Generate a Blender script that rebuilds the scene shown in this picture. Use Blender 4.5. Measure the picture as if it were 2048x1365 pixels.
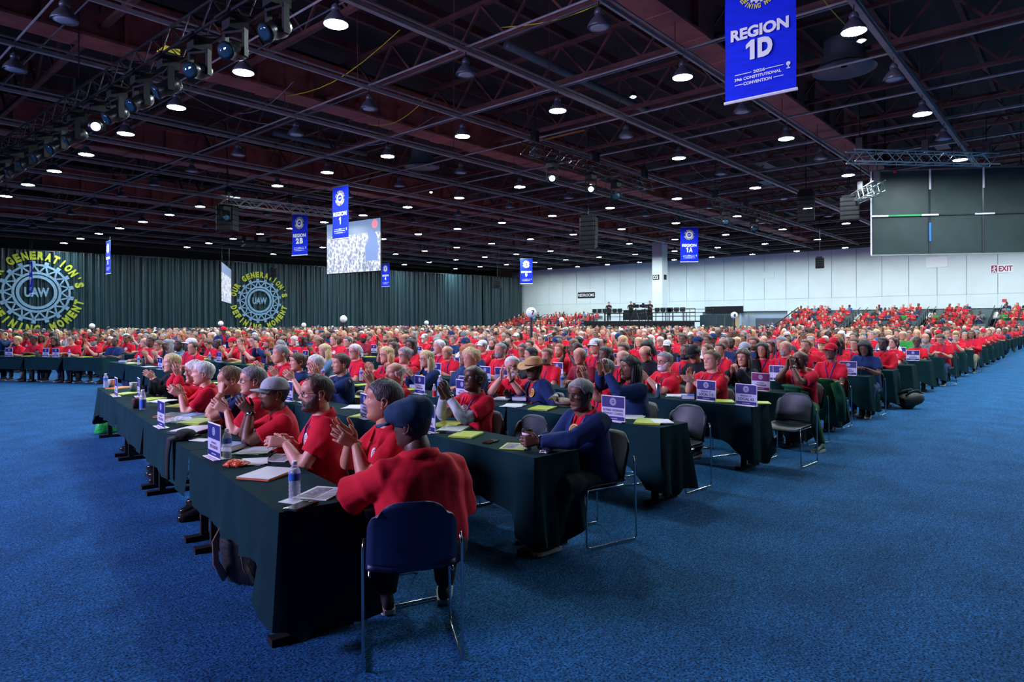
import bpy, bmesh, math, random
import numpy as np
from mathutils import Vector as V, Matrix as MX, noise

# ------------------------------------------------------------------ scene, camera, light, exposure
SC = bpy.context.scene
COL = SC.collection
for o in list(bpy.data.objects):
    bpy.data.objects.remove(o)
rnd = random.Random(7)
PI = math.pi
FPX, HC = 1321.0, 1.72                        # focal length in pixels of the 2048 px frame, eye height
AZ = math.radians(41.3)                       # hall axes: X along the side aisle, Y along the table rows
FW = V((math.cos(AZ), math.sin(AZ), 0)); RT = V((math.sin(AZ), -math.cos(AZ), 0))

cam_d = bpy.data.cameras.new('camera'); cam = bpy.data.objects.new('camera', cam_d); COL.objects.link(cam)
cam_d.sensor_width = 36.0; cam_d.lens = 36.0 * FPX / 2048.0
cam_d.shift_y = -38.5 / 2048.0
cam_d.clip_end = 400; cam_d.clip_start = 0.05
_m = MX((( RT.x, 0, -FW.x), (RT.y, 0, -FW.y), (0, 1, 0))).to_4x4()
cam.matrix_world = MX.Translation((0, 0, HC)) @ _m @ MX.Rotation(math.radians(-0.21), 4, 'Z')
SC.camera = cam

W = bpy.data.worlds.new('world'); SC.world = W; W.use_nodes = True
W.node_tree.nodes['Background'].inputs[0].default_value = (0.5, 0.42, 0.45, 1)
W.node_tree.nodes['Background'].inputs[1].default_value = 0.009
SC.view_settings.view_transform = 'Standard'; SC.view_settings.look = 'None'
SC.view_settings.exposure = 0.0; SC.view_settings.gamma = 1.0; SC.view_settings.use_curve_mapping = False
SC.cycles.max_bounces = 5; SC.cycles.diffuse_bounces = 2; SC.cycles.glossy_bounces = 2
SC.cycles.transmission_bounces = 4; SC.cycles.transparent_max_bounces = 6
SC.cycles.caustics_reflective = False; SC.cycles.caustics_refractive = False
SC.cycles.use_denoising = True
SC.cycles.sample_clamp_indirect = 4.0
LAMP_STRENGTH = 465.0

def lamp(name, kind, loc, aim, energy, color, size=1.0, size_y=None, spot=60, blend=0.6):
    d = bpy.data.lights.new(name, kind); d.energy = energy; d.color = color
    if kind == 'AREA':
        d.size = size
        d.spread = math.radians(spot if spot != 60 else 180)
        if size_y: d.shape = 'RECTANGLE'; d.size_y = size_y
    if kind == 'SPOT':
        d.spot_size = math.radians(spot); d.spot_blend = blend; d.shadow_soft_size = size
    o = bpy.data.objects.new(name, d); COL.objects.link(o); o.location = loc
    o.rotation_euler = (V(aim) - V(loc)).to_track_quat('-Z', 'Y').to_euler()
    return o

# stage wash: the stage lamps in front of the delegates, left of the frame
lamp('stage_lamp', 'AREA', (-11, 12, 6.5), (4, 8, 1), 1250, (0.64, 0.54, 1.0), 5.0, 2.0, 95)
lamp('stage_lamp', 'AREA', (-9, 22, 6.5), (7, 18, 1), 600, (0.5, 0.5, 1.0), 4.0, 2.0, 95)

# ------------------------------------------------------------------ helpers
def yh(px): return 644.0 - 0.00366 * (px - 1024)
def at(px, py, h):
    """the point at height h that the photograph shows at px, py"""
    d = FPX * (HC - h) / (py - yh(px)); l = (px - 1024) / FPX * d
    p = FW * d + RT * l; return V((p.x, p.y, h))
def atd(px, py, d):
    l = (px - 1024) / FPX * d; p = FW * d + RT * l
    return V((p.x, p.y, HC + (yh(px) - py) / FPX * d))
def proj(p):
    d = p[0] * FW.x + p[1] * FW.y; l = p[0] * RT.x + p[1] * RT.y
    if d < 0.1: return (-9999, -9999, d)
    x = 1024 + FPX * l / d
    return (x, yh(x) - FPX * (p[2] - HC) / d, d)

def lin(c):
    return tuple((v / 255 / 12.92) if v / 255 <= 0.04045 else ((v / 255 + 0.055) / 1.055) ** 2.4 for v in c)

MATS = {}
def mat(name, color, rough=0.6, metal=0.0, var=0.0, scale=8.0, bump=0.0, bscale=60.0, emit=None, estr=1.0, sheen=0.0, trans=0.0, spec=None, tint=False, aniso=(1, 1, 1), coord='Object', alpha=1.0):
    if name in MATS: return MATS[name]
    m = bpy.data.materials.new(name); m.use_nodes = True; nt = m.node_tree; N = nt.nodes; L = nt.links
    b = N['Principled BSDF']
    b.inputs['Base Color'].default_value = (*color, 1); b.inputs['Roughness'].default_value = rough; b.inputs['Metallic'].default_value = metal
    if spec is not None: b.inputs['Specular IOR Level'].default_value = spec
    if sheen: b.inputs['Sheen Weight'].default_value = sheen
    if trans: b.inputs['Transmission Weight'].default_value = trans
    if alpha < 1: b.inputs['Alpha'].default_value = alpha
    if emit is not None:
        b.inputs['Emission Color'].default_value = (*emit, 1); b.inputs['Emission Strength'].default_value = estr
    src = None
    if var or bump:
        tc = N.new('ShaderNodeTexCoord'); mp = N.new('ShaderNodeMapping'); mp.inputs['Scale'].default_value = aniso
        L.new(tc.outputs[coord], mp.inputs['Vector'])
    if var:
        n = N.new('ShaderNodeTexNoise'); n.inputs['Scale'].default_value = scale; n.inputs['Detail'].default_value = 4
        L.new(mp.outputs[0], n.inputs['Vector'])
        r = N.new('ShaderNodeMapRange'); r.inputs['From Min'].default_value = 0.3; r.inputs['From Max'].default_value = 0.7
        r.inputs['To Min'].default_value = 1 - var; r.inputs['To Max'].default_value = 1 + var
        L.new(n.outputs['Fac'], r.inputs['Value'])
        x = N.new('ShaderNodeVectorMath'); x.operation = 'SCALE'; x.inputs[0].default_value = color
        L.new(r.outputs[0], x.inputs['Scale']); src = x.outputs[0]
    if tint:
        a = N.new('ShaderNodeAttribute'); a.attribute_name = 'tint'
        x = N.new('ShaderNodeVectorMath'); x.operation = 'MULTIPLY'
        if src: L.new(src, x.inputs[0])
        else: x.inputs[0].default_value = color
        L.new(a.outputs['Color'], x.inputs[1]); src = x.outputs[0]
    if src: L.new(src, b.inputs['Base Color'])
    if bump:
        n = N.new('ShaderNodeTexNoise'); n.inputs['Scale'].default_value = bscale; n.inputs['Detail'].default_value = 3
        L.new(mp.outputs[0], n.inputs['Vector'])
        bp = N.new('ShaderNodeBump'); bp.inputs['Strength'].default_value = bump; bp.inputs['Distance'].default_value = 0.02
        L.new(n.outputs['Fac'], bp.inputs['Height']); L.new(bp.outputs[0], b.inputs['Normal'])
    MATS[name] = m
    return m

class MB:
    """collects shapes for ONE mesh"""
    def __init__(s): s.v = []; s.f = []; s.mi = []; s.k = 0
    def add(s, vs, fs, mi=None):
        o = len(s.v); s.v.extend([tuple(p) for p in vs]); s.f.extend([tuple(i + o for i in f) for f in fs])
        s.mi.extend([s.k if mi is None else mi] * len(fs)); return s
    def box(s, c, d, rot=None, M=None):
        x, y, z = d[0] / 2, d[1] / 2, d[2] / 2
        vs = [V((a, b, e)) for e in (-z, z) for (a, b) in ((-x, -y), (x, -y), (x, y), (-x, y))]
        if rot: R = MX.Rotation(rot, 3, 'Z'); vs = [R @ p for p in vs]
        vs = [p + V(c) for p in vs]
        if M: vs = [M @ p for p in vs]
        return s.add(vs, [(3, 2, 1, 0), (4, 5, 6, 7), (0, 1, 5, 4), (1, 2, 6, 5), (2, 3, 7, 6), (3, 0, 4, 7)])
    def bar(s, a, b, w, h=None):
        """square bar between two points"""
        return s.tube([a, b], w / 2 if h is None else (w / 2, h / 2), 4, up=V((0, 0, 1)), phase=PI / 4, grow=1.4142)
    def tube(s, pts, r, n=8, cap=True, up=None, phase=0.0, grow=1.0, closed=False):
        pts = [V(p) for p in pts]; m = len(pts); rings = []
        prev = None
        for i, p in enumerate(pts):
            if closed: t = pts[(i + 1) % m] - pts[i - 1]
            else: t = pts[min(i + 1, m - 1)] - pts[max(i - 1, 0)]
            if t.length < 1e-9: t = V((0, 0, 1))
            t.normalize()
            if prev is None:
                u = up if up is not None else (V((0, 0, 1)) if abs(t.z) < 0.9 else V((0, 1, 0)))
                a = u.cross(t)
                if a.length < 1e-6: a = V((1, 0, 0)).cross(t)
                a.normalize()
            else:
                a = prev - t * prev.dot(t)
                if a.length < 1e-6: a = V((1, 0, 0)).cross(t)
                a.normalize()
            prev = a; b = t.cross(a)
            ri = r[i] if isinstance(r, list) else r
            ra, rb = (ri, ri) if not isinstance(ri, tuple) else ri
            rings.append([p + (a * (math.cos(2 * PI * k / n + phase) * ra) + b * (math.sin(2 * PI * k / n + phase) * rb)) * grow for k in range(n)])
        return s.loft(rings, cap, closed)
    def loft(s, rings, cap=True, closed=False):
        n = len(rings[0]); vs = [p for r in rings for p in r]; fs = []
        m = len(rings)
        for i in range(m if closed else m - 1):
            j = (i + 1) % m
            for k in range(n):
                k2 = (k + 1) % n
                fs.append((i * n + k, i * n + k2, j * n + k2, j * n + k))
        if cap and not closed:
            fs.append(tuple(reversed(range(n)))); fs.append(tuple((m - 1) * n + k for k in range(n)))
        return s.add(vs, fs)
    def lathe(s, prof, c=(0, 0, 0), n=16, cap=True, M=None):
        rings = []
        for r, z in prof:
            rings.append([V((c[0] + r * math.cos(2 * PI * k / n), c[1] + r * math.sin(2 * PI * k / n), c[2] + z)) for k in range(n)])
        if M: rings = [[M @ p for p in g] for g in rings]
        return s.loft(rings, cap)
    def sphere(s, c, r, n=10, m=7, M=None):
        rr = r if isinstance(r, tuple) else (r, r, r); rings = []
        for i in range(m + 1):
            a = -PI / 2 + PI * (i + 0.02) / (m + 0.04)
            rings.append([V((c[0] + rr[0] * math.cos(a) * math.cos(2 * PI * k / n), c[1] + rr[1] * math.cos(a) * math.sin(2 * PI * k / n), c[2] + rr[2] * math.sin(a))) for k in range(n)])
        if M: rings = [[M @ p for p in g] for g in rings]
        return s.loft(rings, True)
    def mesh(s, name, mats=None, smooth=False):
        me = bpy.data.meshes.new(name); me.from_pydata(s.v, [], s.f)
        if mats is not None:
            for m in (mats if isinstance(mats, (list, tuple)) else [mats]): me.materials.append(m)
        if s.f:
            if any(s.mi): me.polygons.foreach_set('material_index', s.mi)
            if smooth: me.polygons.foreach_set('use_smooth', [True] * len(s.f))
        me.update(); return me

def tag(o, label=None, cat=None, group=None, kind=None):
    if label: o['label'] = label
    if cat: o['category'] = cat
    if group: o['group'] = group
    if kind: o['kind'] = kind
    return o
KIDS = {}
def link(name, data, parent=None, loc=None, mats=None):
    o = bpy.data.objects.new(name, data); COL.objects.link(o)
    if parent is not None: o.parent = parent; KIDS.setdefault(parent.name, []).append(o)
    if loc is not None: o.location = loc
    if mats is not None:                       # materials on the object, so copies may share the mesh
        for i, m in enumerate(mats):
            o.material_slots[i].link = 'OBJECT'; o.material_slots[i].material = m
    return o
def part(name, mb, m, parent=None, smooth=False, loc=None):
    return link(name, mb.mesh(name, m, smooth), parent, loc)
def empty(name, loc=(0, 0, 0), rz=0.0):
    o = bpy.data.objects.new(name, None); COL.objects.link(o); o.location = loc; o.rotation_euler = (0, 0, rz); o.empty_display_size = 0.1
    return o
def copy_tree(o, loc=None, rz=None, parent=None):
    c = o.copy(); COL.objects.link(c)
    if parent is not None: c.parent = parent; KIDS.setdefault(parent.name, []).append(c)
    if loc is not None: c.location = loc
    if rz is not None: c.rotation_euler = (0, 0, rz)
    for ch in list(KIDS.get(o.name, [])): copy_tree(ch, parent=c)
    return c
def autosmooth(o, ang=40):
    me = o.data
    me.polygons.foreach_set('use_smooth', [True] * len(me.polygons))
    me.set_sharp_from_angle(angle=math.radians(ang))
    return o

ORD = ['first', 'second', 'third', 'fourth', 'fifth', 'sixth', 'seventh', 'eighth', 'ninth', 'tenth', 'eleventh', 'twelfth', 'thirteenth', 'fourteenth', 'fifteenth', 'sixteenth', 'seventeenth', 'eighteenth', 'nineteenth', 'twentieth']
def ordw(n):
    if n < 20: return ORD[n]
    return ('twenty-' if n < 29 else 'thirty-') + ORD[(n - 20) % 10]

_TXT = {}
def text_mesh(s, bold=0.0, spacing=1.0):
    key = (s, bold, spacing)
    if key not in _TXT and s == '1':      # a figure one with a flag, as on the banners
        P = [(.30, 0), (.56, 0), (.56, 1), (.36, 1), (.08, .80), (.08, .58), (.30, .70)]
        _TXT[key] = (np.array([(x - .32, y - .5, 0) for x, y in P]), [(0, 1, 2, 6), (2, 3, 4, 5, 6)])
    if key not in _TXT:
        cu = bpy.data.curves.new('lettering', 'FONT'); cu.body = s; cu.size = 1.0; cu.align_x = 'CENTER'; cu.align_y = 'CENTER'
        cu.offset = bold; cu.resolution_u = 3; cu.space_character = spacing
        o = bpy.data.objects.new('lettering', cu); COL.objects.link(o)
        dg = bpy.context.evaluated_depsgraph_get(); me = bpy.data.meshes.new_from_object(o.evaluated_get(dg))
        vs = np.array([v.co for v in me.vertices]).reshape(-1, 3) if len(me.vertices) else np.zeros((0, 3))
        if len(vs):
            mid = (vs.min(0) + vs.max(0)) / 2; vs = vs - mid
        fs = [tuple(p.vertices) for p in me.polygons]
        bpy.data.objects.remove(o); bpy.data.curves.remove(cu); bpy.data.meshes.remove(me)
        _TXT[key] = (vs, fs)
    return _TXT[key]
def put_text(mb, s, c, size, ux, uy, bold=0.02, width=None, mi=None, spacing=1.0, off=0.0):
    """flat lettering: ux is the reading direction, uy up; width squeezes it to that length"""
    vs, fs = text_mesh(s, bold, spacing)
    if not len(vs): return
    ux = V(ux).normalized(); uy = V(uy).normalized(); nn = ux.cross(uy)
    w = vs[:, 0].max() - vs[:, 0].min(); h = vs[:, 1].max() - vs[:, 1].min()
    sy = size / max(h, 1e-6); sx = sy if width is None else width / w
    mb.add([V(c) + ux * (p[0] * sx) + uy * (p[1] * sy) + nn * off for p in vs], fs, mi)
def arc_text(mb, s, c, R, size, ux, uy, a0, a1, inward=False, bold=0.03, mi=None, off=0.0, aspect=0.62):
    ux = V(ux); uy = V(uy); n = len(s)
    for i, ch in enumerate(s):
        if ch == ' ': continue
        a = math.radians(a0 + (a1 - a0) * (i + 0.5) / n)
        rad = ux * math.cos(a) + uy * math.sin(a)
        tx = (rad.cross(ux.cross(uy))) if not inward else -(rad.cross(ux.cross(uy)))
        yy = rad if not inward else -rad
        if ch == "'": put_text(mb, ch, V(c) + rad * R + yy * size * .33, size * .34, tx, yy, bold, size * .16, mi, off=off)
        else: put_text(mb, ch, V(c) + rad * R, size, tx, yy, bold, size * .2 if ch == 'I' else size * aspect, mi, off=off)
def ring(mb, c, ux, uy, r0, r1, n=40, mi=None, off=0.0):
    ux = V(ux); uy = V(uy); nn = ux.cross(uy) * off; vs = []; fs = []
    for k in range(n):
        d = ux * math.cos(2 * PI * k / n) + uy * math.sin(2 * PI * k / n)
        vs += [V(c) + d * r0 + nn, V(c) + d * r1 + nn]
    for k in range(n):
        a, b = 2 * k, 2 * ((k + 1) % n); fs.append((a, a + 1, b + 1, b))
    mb.add(vs, fs, mi)
def strip(mb, a, b, w, nn, mi=None):
    a = V(a); b = V(b); t = (b - a).normalized(); s = V(nn).cross(t) * w / 2
    mb.add([a - s, a + s, b + s, b - s], [(3, 2, 1, 0)], mi)
def emblem(mb, c, ux, uy, R, full=True, mi_ring=0, mi_text=1, off=0.0, word=True):
    """the round gear emblem: lettering ring round a toothed wheel"""
    c = V(c); ux = V(ux); uy = V(uy); nn = ux.cross(uy)
    g = R * (0.66 if full else 1.0)
    ring(mb, c, ux, uy, g * 0.50, g * 0.60, 36, mi_ring, off); ring(mb, c, ux, uy, g * 0.64, g * 0.72, 36, mi_ring, off)
    ring(mb, c, ux, uy, g * 0.93, g * 1.0, 36, mi_ring, off)
    T = 17
    for k in range(T):
        a0 = 2 * PI * k / T; a1 = 2 * PI * (k + 0.5) / T; a2 = 2 * PI * (k + 1) / T
        q = [c + nn * off + (ux * math.cos(a) + uy * math.sin(a)) * r for a, r in ((a0, g * 0.71), (a1, g * 0.96), (a2, g * 0.71))]
        strip(mb, q[0], q[1], g * 0.05, nn, mi_ring); strip(mb, q[1], q[2], g * 0.05, nn, mi_ring)
        p = c + nn * off + (ux * math.cos(a1) + uy * math.sin(a1)) * g * 1.0; p2 = p + (ux * math.cos(a1) + uy * math.sin(a1)) * g * 0.1
        strip(mb, p, p2, g * 0.13, nn, mi_ring)
    if word: put_text(mb, 'UAW', c, g * 0.34, ux, uy, 0.04, g * 0.72, mi_ring, off=off)
    if full:
        arc_text(mb, "OUR GENERATION'S", c, R * 0.88, R * 0.2, ux, uy, 172, 8, False, 0.03, mi_text, off)
        arc_text(mb, "DEFINING MOMENT", c, R * 0.88, R * 0.2, ux, uy, 190, 350, True, 0.03, mi_text, off)
# ------------------------------------------------------------------ materials
def carpet_material():
    m = bpy.data.materials.new('blue_carpet'); m.use_nodes = True; N = m.node_tree.nodes; L = m.node_tree.links
    b = N['Principled BSDF']; b.inputs['Roughness'].default_value = 0.95; b.inputs['Specular IOR Level'].default_value = 0.1
    tc = N.new('ShaderNodeTexCoord')
    def nz(sc, det, lo, hi):
        n = N.new('ShaderNodeTexNoise'); n.inputs['Scale'].default_value = sc; n.inputs['Detail'].default_value = det
        L.new(tc.outputs['Object'], n.inputs['Vector'])
        r = N.new('ShaderNodeMapRange'); r.inputs['From Min'].default_value = 0.3; r.inputs['From Max'].default_value = 0.7
        r.inputs['To Min'].default_value = lo; r.inputs['To Max'].default_value = hi
        L.new(n.outputs['Fac'], r.inputs['Value']); return n, r
    n1, r1 = nz(75, 3, 0.02, 2.3); n2, r2 = nz(22, 4, 0.7, 1.3); n3, r3 = nz(2.2, 5, 0.80, 1.18)
    a = N.new('ShaderNodeMath'); a.operation = 'MULTIPLY'; L.new(r1.outputs[0], a.inputs[0]); L.new(r2.outputs[0], a.inputs[1])
    c = N.new('ShaderNodeMath'); c.operation = 'MULTIPLY'; L.new(a.outputs[0], c.inputs[0]); L.new(r3.outputs[0], c.inputs[1])
    x = N.new('ShaderNodeVectorMath'); x.operation = 'SCALE'; x.inputs[0].default_value = (0.0110, 0.076, 0.195)
    L.new(c.outputs[0], x.inputs['Scale']); L.new(x.outputs[0], b.inputs['Base Color'])
    bp = N.new('ShaderNodeBump'); bp.inputs['Strength'].default_value = 0.5; bp.inputs['Distance'].default_value = 0.01
    L.new(n1.outputs['Fac'], bp.inputs['Height']); L.new(bp.outputs[0], b.inputs['Normal'])
    return m
M_CARPET = carpet_material()
M_WALL = mat('pale_wall_panel', (0.68, 0.76, 0.77), 0.6, var=0.04, scale=0.6)
M_WALLGAP = mat('wall_joint', (0.16, 0.19, 0.2), 0.8)
M_STEEL = mat('maroon_primed_steel', (0.34, 0.085, 0.070), 0.65, var=0.35, scale=1.2, bump=0.4, bscale=7)
M_STEELD = mat('dark_ceiling_steel', (0.12, 0.038, 0.034), 0.7, var=0.4, scale=2)
M_DECK = mat('dark_roof_deck', (0.032, 0.016, 0.018), 0.8, var=0.3, scale=1)
M_GALV = mat('galvanised_channel', (0.34, 0.31, 0.31), 0.45, 0.2, var=0.2, scale=3)
M_DUCT = mat('grey_duct', (0.10, 0.12, 0.14), 0.5, 0.3, var=0.15, scale=2)
M_BLACK = mat('matte_black', (0.006, 0.007, 0.009), 0.7, spec=0.25)
M_BLACKM = mat('black_metal', (0.02, 0.022, 0.028), 0.35, 0.6)
M_TRUSS = mat('aluminium_truss', (0.42, 0.46, 0.46), 0.35, 0.8)
M_CHROME = mat('chrome_rod', (0.55, 0.58, 0.62), 0.18, 1.0)
M_REFL = mat('lamp_reflector', (0.13, 0.14, 0.17), 0.4, 0.4)
M_LENSOFF = mat('unlit_lamp_glass', (0.38, 0.42, 0.5), 0.15)
M_LENS = mat('lit_lamp_glass', (0.8, 0.9, 1.0), 0.3, emit=(0.82, 0.96, 1.0), estr=LAMP_STRENGTH)
M_STARLAMP = mat('lit_spot_glass', (0.9, 0.8, 1.0), 0.3, emit=(0.95, 0.85, 1.0), estr=120)
M_BLUELENS = mat('lit_blue_lens', (0.7, 0.85, 1.0), 0.2, emit=(0.6, 0.85, 1.0), estr=5)
M_LENSDARK = mat('moving_head_glass', (0.03, 0.09, 0.14), 0.05, 0.5)
M_YELLOW = mat('yellow_tape', (0.75, 0.62, 0.02), 0.6)
M_DRAPE = mat('dark_teal_drape', (0.010, 0.036, 0.047), 0.40, var=0.25, scale=1.5, aniso=(1, 1, 0.15))
M_GOBOY = mat('yellow_green_painted_light', (0.33, 0.37, 0.02), 0.8, var=0.2, scale=6)  # projector light on the drape, painted as coloured lettering
M_GOBOW = mat('pale_blue_painted_light', (0.16, 0.28, 0.40), 0.8, var=0.2, scale=6)  # projector light on the drape, painted as a pale wheel
M_BLUE = mat('royal_blue_banner', (0.005, 0.024, 0.74), 0.8, spec=0.2, var=0.12, scale=3, aniso=(1, 1, 4))
M_WHITE = mat('white_print', (0.86, 0.88, 0.9), 0.6)
M_YPRINT = mat('yellow_print', (0.85, 0.75, 0.05), 0.6)
M_REDSIGN = mat('dark_red_sign', (0.32, 0.02, 0.06), 0.6)
M_REDPL = mat('red_plastic', (0.6, 0.02, 0.03), 0.4)
M_DARKPANEL = mat('dark_teal_screen_back', (0.022, 0.045, 0.047), 0.5, var=0.2, scale=1.2)
M_GREENT = mat('green_tape', (0.03, 0.4, 0.12), 0.6)
M_BLUET = mat('blue_tape', (0.02, 0.2, 0.8), 0.6)
M_GREYSEAT = mat('grey_teal_bleacher', (0.10, 0.15, 0.16), 0.6)
M_CREAM = mat('cream_corridor_wall', (0.62, 0.56, 0.44), 0.8)
M_GREYWALL = mat('blue_grey_corridor', (0.32, 0.42, 0.5), 0.8)
M_GLOW = mat('corridor_daylight', (0.9, 0.95, 1.0), 0.6, emit=(0.85, 0.93, 1.0), estr=1.1)
M_ORANGE = mat('orange_pipe', (0.6, 0.2, 0.03), 0.5)

# ------------------------------------------------------------------ floor, walls
XW, YCOR = 68.6, 58.2                          # the white wall's plane and its corner with the drape
WALL_H = 8.6
mb = MB(); mb.box((22, 20, -0.05), (110, 104, 0.1))
fl = part('floor', mb, M_CARPET); tag(fl, 'wide blue speckled carpet covering the hall floor', kind='structure')
# white wall with joints between tall panels, an entrance opening and a lit slot above the bleachers
wall = empty('wall_back'); tag(wall, 'pale grey panelled end wall of the hall', kind='structure')
PW = 2.17
edges = [YCOR + 2 - PW * i for i in range(40)]
mb = MB(); mb.box((XW + 0.24, (edges[0] + edges[-1]) / 2, 5.6), (0.2, edges[0] - edges[-1], WALL_H - 2.6 + 0.4)); part('wall_core', mb, M_WALLGAP, wall)
for i in range(39):
    y0, y1 = edges[i], edges[i + 1]; ym = (y0 + y1) / 2
    mb = MB(); mb.box((XW + 0.06, ym, (3.95 + WALL_H) / 2), (0.14, PW - 0.035, WALL_H - 3.95)); part('panel', mb, M_WALL, wall)
    mb = MB(); mb.box((XW + 0.06, ym, 3.33), (0.14, PW - 0.012, 1.20)); part('panel', mb, M_WALL, wall)
def wall_low(ya, yb, m=M_WALL, z1=2.72, name='lower_panel'):
    mb = MB(); mb.box((XW + 0.1, (ya + yb) / 2, z1 / 2), (0.2, abs(yb - ya), z1)); return part(name, mb, m, wall)
def ywall(px):                                 # where the ray through px meets the white wall
    t = (px - 1024) / FPX; return XW * (RT.x - t * FW.x) / (t * FW.y - RT.y)
Y1405, Y1495, Y1570 = ywall(1405), ywall(1480), ywall(1575)
wall_low(YCOR + 2, ywall(1243)); wall_low(ywall(1243), Y1405, M_WALL)
# entrance: cream and blue-grey corridor behind the opening
mb = MB(); mb.box((XW + 5, (Y1405 + Y1570) / 2, 1.4), (0.2, 16, 2.9)); co = part('wall_corridor', mb, M_CREAM); tag(co, 'cream corridor wall seen through the entrance', kind='structure')
mb = MB(); mb.box((XW + 2.2, (Y1495 + Y1570) / 2 - 0.2, 1.35), (0.2, abs(Y1495 - Y1570) + 0.5, 2.7)); mb.box((XW + 1.2, Y1495, 1.35), (2.2, 0.2, 2.7))
part('wall_corridor_side', mb, M_GREYWALL, co)
mb = MB(); mb.box((XW + 2.06, ywall(1527), 1.0), (0.06, 3.2, 2.0)); part('door_frame', mb, M_DUCT, co)
lamp('corridor_lamp', 'AREA', (XW + 2.6, ywall(1445), 2.6), (XW + 2.6, ywall(1445), 0), 130, (1, 0.9, 0.72), 3, 5)
lamp('corridor_lamp', 'AREA', (XW + 1.2, ywall(1530), 2.6), (XW + 1.2, ywall(1530), 0), 60, (0.8, 0.9, 1.0), 1.4, 4)
# lit slot above the bleachers: windows to a bright concourse with posts between
wn = empty('window_1'); tag(wn, 'long low bright window band above the bleachers', kind='structure')
ya, yb = ywall(1625), -14
wall_low(Y1570, ya); wall_low(ya, yb, M_WALL, 1.9, 'lower_panel'); wall_low(yb, edges[-1])
mb = MB(); mb.box((XW + 0.35, (ya + yb) / 2, 2.35), (0.06, ya - yb, 0.9)); part('pane', mb, M_GLOW, wn)
k = 0
for px in range(1650, 2100, 44):
    mb = MB(); w_ = 0.25 if k % 3 else 0.9; mb.box((XW + 0.12, ywall(px), 2.32), (0.2, w_, 0.85)); part('mullion', mb, M_BLACK if k % 3 else M_WALL, wn); k += 1
for px0, px1 in ((1745, 1795), (1835, 1870), (1900, 1945), (1985, 2040)):
    mb = MB(); y0, y1 = ywall(px0), ywall(px1); n = 9
    mb.bar((XW - 0.05, y0, 2.62), (XW - 0.05, y1, 2.62), 0.05)
    for q in range(n + 1): mb.bar((XW - 0.05, y0 + (y1 - y0) * q / n, 1.6), (XW - 0.05, y0 + (y1 - y0) * q / n, 2.62), 0.04)
    part('railing', mb, M_BLACK, wn)
# dark lintel panels and signs on the wall
def wall_sign(name, px, py0, py1, pxw, m, text=None, tm=None, label='', cat='sign', depth=0.06, out=0.03, tsize=None):
    y = ywall(px); d = XW * FW.x + y * FW.y
    z0 = HC + (yh(px) - py1) / FPX * d; z1 = HC + (yh(px) - py0) / FPX * d
    wy = abs(ywall(px - pxw / 2) - ywall(px + pxw / 2))
    e = empty(name, (XW - out, y, (z0 + z1) / 2)); tag(e, label, cat)
    b = MB(); b.box((0, 0, 0), (depth, wy, z1 - z0)); part('sign_board', b, m, e)
    if text:
        b = MB(); put_text(b, text, (-depth / 2 - 0.005, 0, 0), tsize or (z1 - z0) * 0.52, (0, -1, 0), (0, 0, 1), 0.02, wy * 0.92)
        part('lettering', b, tm, e)
    return e, wy, z1 - z0
wall_sign('restroom_sign', 1173, 585, 596.5, 34, M_BLACK, 'RESTROOMS', M_WHITE, 'black sign with white letters RESTROOMS on the pale wall')
wall_sign('lintel_panel', 1448, 613, 627, 76, M_BLACK, None, None, 'dark panel above the cream entrance corridor', 'panel')
wall_sign('lintel_panel', 1276, 620, 640, 58, M_BLACK, None, None, 'dark opening panel behind the camera platform', 'panel')
e, wy, hh = wall_sign('exit_sign', 2004, 529.5, 546, 46, M_WHITE, None, None, 'white exit sign with dark red letters EXIT high on the wall')
b = MB(); put_text(b, 'EXIT', (-0.04, -wy * 0.17, 0), hh * 0.66, (0, -1, 0), (0, 0, 1), 0.03, wy * 0.6); b.k = 0
part('lettering', b, M_REDSIGN, e)
b = MB(); b.box((-0.035, wy * 0.33, 0), (0.01, wy * 0.26, hh * 0.86)); part('pictogram_square', b, M_REDSIGN, e)
b = MB(); c0 = V((-0.045, wy * 0.33, 0))
for p, q in (((0.0, 0.05), (0.02, -0.12)), ((0.02, -0.12), (-0.14, -0.28)), ((0.02, -0.12), (0.14, -0.3)), ((0, 0.05), (-0.14, -0.05)), ((0, 0.05), (0.14, 0.1))):
    strip(b, c0 + V((0, -p[0], p[1])), c0 + V((0, -q[0], q[1])), 0.07, (-1, 0, 0))
b.sphere((c0.x, c0.y, 0.17), (0.01, 0.06, 0.06), 8, 5); part('running_figure', b, M_WHITE, e)
wall_sign('wall_board', 1874, 514, 535, 43, M_WHITE, None, None, 'blank white rectangle lit on the wall under the screen', 'board')
wall_sign('strobe_box', 1643, 611.5, 616, 7, M_REDPL, None, None, 'small red alarm box low on the wall, left one', 'alarm')
wall_sign('strobe_box', 2009, 598.5, 604, 9, M_REDPL, None, None, 'small red alarm box low on the wall, right one', 'alarm')
wall_sign('wall_hatch', 1535, 544, 557, 28, M_WALL, None, None, 'faint square hatch in the pale wall panels', 'hatch')
# column with the bay sign
cy = ywall(1320) ; cpos = atd(1320, 600, 66)
clm = empty('column_1', (cpos.x, cpos.y, 0)); tag(clm, 'square white column standing before the pale end wall', kind='structure')
b = MB(); b.box((0, 0, 4.8), (1.1, 1.1, 9.6)); part('shaft', b, M_WALL, clm)
b = MB(); b.box((-0.57, 0.12, 6.1), (0.03, 0.72, 0.5)); part('sign_board', b, M_BLACK, clm)
b = MB(); b.box((0.05, -0.57, 6.1), (0.5, 0.03, 0.5)); part('sign_board', b, M_BLACK, clm)
b = MB(); put_text(b, 'D2', (-0.60, 0.12, 6.1), 0.34, (0, -1, 0), (0, 0, 1), 0.03); part('lettering', b, M_WHITE, clm)
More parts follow.
